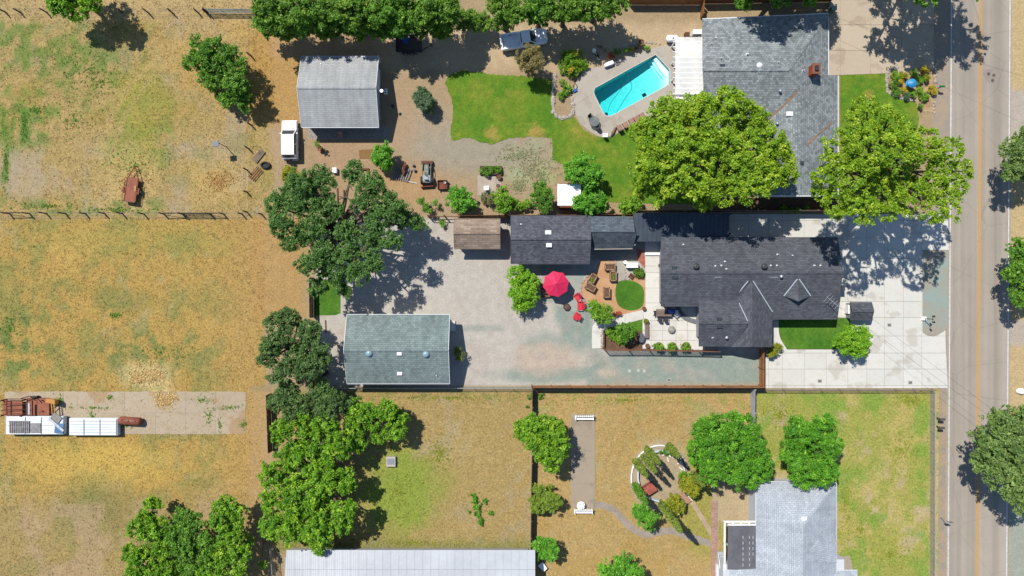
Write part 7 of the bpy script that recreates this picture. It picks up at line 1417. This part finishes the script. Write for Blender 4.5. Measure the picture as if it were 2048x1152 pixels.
for x in (-1.1, 0, 1.1): MB().box(x, .05, 0, .07, .5, .42).build('leg', M('bench_grey', C(130, 128, 136)), t, local=True)
# --- front yard
t = thing('blue_parasol', 'small blue folded sunshade in the front flower bed', 'sunshade', (*W(1812, 173), .03)); MB().lathe([(.55, 1.3), (.56, 1.34), (.4, 1.45), (.05, 1.6)], .0, .0, 0, 18).build('upper_disc', M('sky_blue', C(64, 166, 226), C(50, 150, 214), fine=(4, .05), rough=.4), t, local=True); MB().lathe([(.4, .75), (.42, .8), (.3, .9), (.05, .95)], -.12, .1, 0, 16).build('lower_disc', MATS['sky_blue'], t, local=True); MB().tube([(0, 0, 0), (0, 0, 1.5)], .04).build('pole', GALV, t, local=True)
t = thing('green_mailbox', 'green mailbox on a post at the road edge of the flower bed', 'mailbox', (*W(1873, 178), 0)); gm2 = M('mailbox_green', C(30, 140, 80), fine=(6, .1), rough=.4)
MB().loft([rsec(-.28, .22, 1.0, 1.28, .09), rsec(.28, .22, 1.0, 1.28, .09)]).build('box', gm2, t, local=True); MB().box(0, 0, 0, .1, .1, 1.0).build('post', WOODB, t, local=True); MB().box(.1, -.13, 1.15, .16, .015, .06).build('flag', RUST, t, local=True)
for lb, x, y in (('grey mailbox, upper of the two beside the road by the chain link fence', 1873, 835), ('grey mailbox, lower of the two beside the road by the chain link fence', 1872, 852)):
    t = thing('mailbox', lb, 'mailbox', (*W(x, y), 0), 0, 'roadside mailboxes'); MB().loft([rsec(-.3, .26, 1.0, 1.32, .1), rsec(.3, .26, 1.0, 1.32, .1)]).build('box', M('mailbox_grey', C(96, 96, 96), fine=(6, .1), rough=.4), t, local=True); MB().box(0, 0, 0, .1, .1, 1.0).build('post', WOODD, t, local=True); MB().box(.1, -.15, 1.18, .16, .015, .06).build('flag', RUST, t, local=True)
t = thing('lamp_post', 'slender lamp post with two lanterns on the driveway kerb', 'lamp post', (*W(1846, 637), .02))
MB().box(0, 0, 0, .55, .45, .3, 0, .03).build('plinth', WHITE, t, local=True); MB().tube([(0, 0, .3), (0, 0, 2.1)], .045).build('pole', BLACK, t, local=True); MB().tube([(0, -.35, 1.95), (0, .35, 1.95)], .03).build('cross_arm', BLACK, t, local=True)
for y in (-.35, .35): l = MB().lathe([(.06, 0), (.12, .05), (.1, .28), (.14, .3), (.03, .4)], 0, y, 1.95, 10).build('lantern', BLACK, t, local=True); MB().lathe([(.09, .08), (.105, .1), (.1, .26)], 0, y, 1.951, 10).build('lantern_glass', M('lantern_glass', (.5, .48, .4), rough=.2), l, local=True)
t = thing('road_sign', 'dark road sign on a leaning post beside the chain link fence', 'sign', (*W(1880, 1034), 0)); MB().tube([(0, 0, 0), (0, 0, 2.2)], .035).build('post', GALV, t, local=True); MB().box(0, .04, 1.7, .62, .02, .6, 0).build('plate', M('sign_back', (.2, .2, .2), metal=.4), t, local=True)
t = thing('recycling_bin', 'grey-green wheeled bin on the neighbour driveway', 'bin', (*W(1660, 22), .06)); MB().box(0, 0, .1, .6, .65, .95, 0, 0, 1.0).build('body', M('bin_green', C(120, 140, 132), fine=(6, .08)), t, local=True); MB().box(0, .02, 1.05, .66, .74, .09, 0, .04).build('lid', M('bin_lid', C(150, 168, 160)), t, local=True); [MB().tube([(x - .04, .25, .12), (x + .04, .25, .12)], .12, 10).build('wheel', TYRE, t, local=True) for x in (-.28, .28)]
for lb, x, y in (('square iron drain near the bin shelter on the driveway', 1778, 650), ('square iron drain on the lower driveway near the side lawn', 1639, 762), ('square iron drain at the lower right of the driveway', 1820, 765), ('square iron drain in the green gravel drive', 1338, 760)):
    t = thing('drain', lb, 'drain', (*W(x, y), .055 if x != 1338 else .0)); MB().box(0, 0, .006, .55, .45, .022).build('rim', M('drain_rim', C(200, 196, 188)), t, local=True); [MB().box(-.16 + k * .08, 0, .0285, .05, .3, .006).build('bar', BLACK, t, local=True) for k in range(5)]
for k, (x, y) in enumerate(((1259, 742), (1277, 741), (1289, 742))): tag(MB().lathe([(.22, 0), (.2, .02), (.05, .025)], *W(x, y), .002, 12).build('stepping_disc', M('chalk', C(196, 204, 194))), ['left', 'middle', 'right'][k] + ' of three pale round discs in the green gravel drive', 'disc', 'pale discs in the gravel')
# --- field pole light, tyre, stakes
t = thing('field_light', 'pole with a grey flat head in the upper left field', 'pole', (*W(453, 294), 0)); MB().tube([(0, 0, -.1), (0, 0, 2.5)], .05).build('pole', WOODD, t, local=True); MB().box(-.25, -.15, 2.5, .8, .65, .1, R(5), .02).build('head', M('lamp_head', C(150, 152, 156), fine=(6, .1)), t, local=True)
t = thing('tyre_stack', 'dark upturned tyre beside the field fence near the SUV', 'tyre', (*W(532, 331), 0)); MB().lathe([(.45, .0), (.62, .05), (.66, .2), (.62, .35), (.45, .4), (.4, .2)], 0, 0, .0, 20, 1, .7).build('tread', TYRE, t, local=True); MB().lathe([(.4, .1), (.38, .14), (.05, .15)], 0, 0, 0, 16, 1, .7).build('hub', BLACK, t, local=True)
t = thing('harrow', 'rusty harrow frame lying by the field fence', 'harrow', (*W(512, 348), 0), R(50)); [MB().bar((-.9, -.4 + k * .27, .2), (.9, -.4 + k * .27, .2), .07, .07).build('bar', RUST, t, local=True) for k in range(4)]; [MB().bar((-.7 + k * .7, -.45, .2), (-.7 + k * .7, .45, .2), .05, .05).build('cross_bar', RUST, t, local=True) for k in range(3)]
t = thing('wood_ramp', 'grey timber sheets leaning by the fence near the SUV', 'timber', (*W(518, 312), 0), R(-38)); [MB().box(-.3 + k * .2, 0, .04 + k * .03, .18, 1.8, .04).build('plank', WOODO, t, local=True) for k in range(4)]
t = thing('potted_bucket', 'terracotta pot beneath the potted tree beside the SUV', 'pot', (*W(642, 300), 0)); MB().lathe([(.2, 0), (.3, .42), (.32, .45), (.26, .45), (.24, .36), (.02, .35)], 0, 0, 0, 12).build('vessel', M('terracotta', C(170, 110, 84), fine=(8, .12)), t, local=True)
plastic_chair('garden_chair', 'pinkish chair at the wall of the pale garage', 683, 273, R(-90), M('chair_pink', C(214, 160, 146), fine=(6, .1)), .01)
tag(MB().lathe([(.16, 0), (.18, .35), (.05, .38)], *W(786, 213), 0, 12).build('black_can', BLACK), 'small black can on the dirt right of the pale garage', 'can')
t = thing('dog_bowl_stand', 'pale box with dark openings beside the pale garage wall', 'box', (*W(772, 184), 0)); MB().box(0, 0, 0, .38, .7, .3, 0, .04).build('case', PW, t, local=True); [MB().lathe([(.1, .3), (.09, .302)], 0, y, 0.003, 10).build('bowl', BLACK, t, local=True) for y in (-.17, .17)]
structure(MB().sheet(wpoly([(718, 300), (745, 298), (748, 318), (719, 318)]), .006), 'dug_soil', M('dug', C(156, 118, 70), C(140, 104, 62), fine=(9, .15)))
for lb, x0, y0, x1, y1 in (('thin dark timber row under the oak, left', 675, 376, 676, 410), ('thin tan timber row under the oak, right', 688, 380, 689, 412)): tag(MB().bar((*W(x0, y0), .08), (*W(x1, y1), .08), .14, .14).build('timber_edging', WOODB), lb, 'timber')
t = thing('timber_corner', 'brown timber corner frame above the oak crown', 'timber', (*W(726, 340), 0)); MB().bar((*W(716, 338), .15), (*W(738, 338.5), .15), .2, .3).build('beam', WOODB, t); MB().bar((*W(737, 340), .15), (*W(737.5, 352), .15), .2, .3).build('beam', WOODB, t)
tag(MB().box(*W(671, 342), 0, .55, .65, .6, 0, .04).build('white_bin', PW), 'white box peeking out above the oak crown', 'box')
t = thing('garden_bin', 'dark bins and tarps in the shade beside the outbuilding', 'bin', (*W(652, 745), 0)); MB().box(0, 0, 0, .6, .6, .95, R(20), .05).build('body', BLACK, t, local=True); MB().lathe([(.4, 0), (.45, .4), (.3, .6), (.05, .65)], -.7, -.3, 0, 12).build('bag', BLACK, t, local=True)
tag(MB().bar((*W(651, 640), .06), (*W(652, 665), .06), .12, .1).build('dark_beam', WOODB), 'short dark beam lying beside the small bright lawn', 'beam')
# --- south yards
def park_bench(label, px, py):
    t = thing('white_bench', label, 'bench', (*W(px, py), .05)); 
    for k in range(4): MB().box(0, -.2 + k * .13, .44, 2.3, .1, .03).build('seat_slat', WHITE, t, local=True)
    for k in range(9): MB().box(-1.0 + k * .25, .3, .44, .07, .03, .5).build('back_slat', WHITE, t, local=True)
    MB().box(0, .3, .94, 2.3, .06, .06).build('top_rail', WHITE, t, local=True)
    for x in (-1.1, 1.1):
        MB().box(x, 0, 0, .07, .55, .44).build('leg', WHITE, t, local=True); MB().box(x, .02, .62, .08, .6, .04).build('armrest', WHITE, t, local=True)
park_bench('white slatted bench at the upper end of the concrete strip', 1168, 834); park_bench('white slatted bench at the lower end of the concrete strip', 1166, 1020)
t = thing('white_statue', 'white ornamental table with shells behind the lower white bench', 'ornament', (*W(1161, 1008), .05)); MB().lathe([(.3, 0), (.1, .1), (.1, .5), (.5, .55), (.52, .6), (.05, .62)], 0, 0, 0, 14).build('table', WHITE, t, local=True); [MB().lathe([(.1, 0), (.16, .12), (.05, .25)], .3 * math.cos(k), .3 * math.sin(k), .6, 8).build('shell', WHITE, t, local=True) for k in range(0, 6)]
t = thing('stone_box', 'square grey well box in the paddock', 'well box', (*W(783, 922), 0)); MB().box(0, 0, 0, 1.15, 1.25, .45, 0, .04).build('kerb', M('well_stone', C(206, 196, 186), fine=(7, .1)), t, local=True); MB().box(-.02, .05, .452, .85, .7, .05).build('lid', M('well_lid', C(150, 160, 170), fine=(7, .1)), t, local=True); MB().tube([(.5, -.1, .3), (.75, -.1, .3)], .06).build('pipe', BLACK, t, local=True)
t = thing('garden_ring', 'broken white ring kerb round the raised ring garden', 'kerb', (*W(1320, 955), 0)); ring = [(1320 + 58 * math.cos(R(a)) , 957 + 74 * math.sin(R(a)) * (1 if a < 0 else .9)) for a in range(172, 345, 8)]
for a, b in zip(ring[:-1], ring[1:]): MB().bar((*W(*a), .1), (*W(*(a[0] + (b[0] - a[0]) * .94, a[1] + (b[1] - a[1]) * .94)), .1), .13, .2).build('kerb_piece', WHITE, t)
t = thing('ring_wall', 'curved white low walls of the inner ring garden', 'wall', (*W(1320, 950), 0))
for a0, a1 in ((160, 200), (250, 290), (325, 352), (95, 140)):
    for a in range(a0, a1, 8):
        f = lambda q: (1321 + 47 * math.cos(R(q)), 950 + 50 * math.sin(R(q))); p, q_ = f(a), f(a + 7.6); MB().bar((*W(*p), .3), (*W(*q_), .3), .2, .6).build('wall_block', M('wall_white', C(226, 230, 236)), t)
for k, (x, y, rz) in enumerate(((1327, 910, 5), (1342, 911, -30), (1346, 908, 30), (1338, 915, -70), (1362, 934, -40), (1358, 928, 20), (1366, 942, -50))): tag(MB().bar((*W(x - 4, y), .04), (*W(x - 4 + 9 * math.cos(R(rz)), y - 9 * math.sin(R(rz))), .04), .09, .07).build('white_stick', WHITE), ['flat white stick at the top of the ring garden, leftmost', 'white stick crossing another at the top of the ring garden', 'white stick slanting up at the top of the ring garden', 'short steep white stick at the top of the ring garden', 'long white stick at the right of the ring garden', 'short white stick above the long one in the ring garden', 'lowest white stick at the right of the ring garden'][k], 'stick', 'white sticks in the ring garden')
t = thing('red_garden_cart', 'faded red wooden cart bed inside the ring garden', 'cart', (*W(1296, 974), 0), R(32)); rc = M('faded_red', C(196, 112, 96), C(170, 92, 80), (2, .4, .6), (8, .12))
for k in range(6): MB().box(-.6 + k * .24, 0, .5, .225, 1.25, .05).build('plank', rc, t, local=True)
for y in (-.65, .65): MB().box(0, y, .5, 1.5, .06, .3).build('side', rc, t, local=True)
for x in (-.75, .75): MB().box(x, 0, .5, .06, 1.24, .3).build('end', rc, t, local=True)
for x, y in ((-.6, -.5), (-.6, .5), (.6, -.5), (.6, .5)): MB().box(x, y, 0, .1, .1, .5).build('leg', rc, t, local=True)
t = thing('foot_bridge', 'little wooden foot bridge into the ring garden', 'bridge', (*W(1368, 994), 0), R(-48))
for k in range(7): MB().box(-.75 + k * .25, 0, .2, .23, .9, .05).build('plank', M('bridge_wood', C(190, 150, 124), fine=(7, .1)), t, local=True)
for y in (-.48, .48): MB().box(0, y, .05, 1.9, .07, .35).build('rail', WHITE, t, local=True)
pot('red_urn', 'small red-brown urn inside the right of the ring garden', 1359, 962, .22, .4, C(150, 80, 60))
t = thing('wheelbarrow', 'pale upturned barrow by the right end of the metal shed', 'wheelbarrow', (*W(1085, 1130), 0), R(-50)); MB().loft([[(-.4, -.3, .3), (.4, -.25, .3), (.4, .25, .3), (-.4, .3, .3)], [(-.5, -.38, .6), (.55, -.3, .55), (.55, .3, .55), (-.5, .38, .6)]]).build('tray', PW, t, local=True); MB().tube([(.6, -.05, .2), (.6, .05, .2)], .2, 12).build('wheel', TYRE, t, local=True); [MB().tube([(.6, y * .3, .2), (-.4, y, .32), (-1.1, y, .5)], .025).build('handle', WOODB, t, local=True) for y in (-.25, .25)]; [MB().box(-.3, y, 0, .05, .05, .32).build('leg', BLACK, t, local=True) for y in (-.25, .25)]
tag(MB().lathe([(.35, 0), (.5, .12), (.4, .4), (.1, .5)], *W(2040, 782), 0, 10, 1.2, .8).build('white_sack', PW), 'white sack lying on the verge at the right edge', 'sack')
structure(MB().sheet(wpoly([(1410, 396), (1680, 396), (1680, 424), (1410, 424)]), .005), 'side_yard_soil', MATS['soil'])

# --- overhead wires
def wire(label, pts, r=.011, sag=.5):
    t = thing('overhead_wire', label, 'wire', (pts[0][0], pts[0][1], 0), 0, 'overhead wires')
    for a, b in zip(pts[:-1], pts[1:]): MB().tube([(a[0] + (b[0] - a[0]) * f, a[1] + (b[1] - a[1]) * f, a[2] + (b[2] - a[2]) * f - sag * 4 * f * (1 - f)) for f in np.linspace(0, 1, 9)], r, 4).build('cable', BLACK, t)
def upole(label, px, py):
    t = thing('utility_pole', label, 'utility pole', (*W(px, py), 0)); MB().tube([(0, 0, -.3), (0, 0, 9.5)], [.16, .11], 10).build('pole', WOODB, t, local=True); MB().box(0, 0, 8.8, .12, 2.2, .14).build('cross_arm', WOODB, t, local=True)
    for y in (-.95, 0, .95): MB().lathe([(.04, 0), (.06, .06), (.03, .14)], 0, y, 8.94, 8).build('insulator', GALV, t, local=True)
upole('wooden utility pole beyond the right edge, level with the maple', 2140, 250); upole('wooden utility pole beyond the right edge, level with the mailboxes', 2140, 980)
pa, pb = W(2140, 250), W(2140, 980)
wire('wire crossing the road to the corner of the large house', [(pa[0], pa[1], 8.4), P(1657, 30, 2.9)]); wire('wire crossing the road and driveway to the charcoal house', [(pb[0], pb[1], 8.4), P(1683, 590, 2.9)]); wire('second wire beside the one to the charcoal house', [(pb[0], pb[1] - .4, 8.1), P(1676, 612, 2.7)])
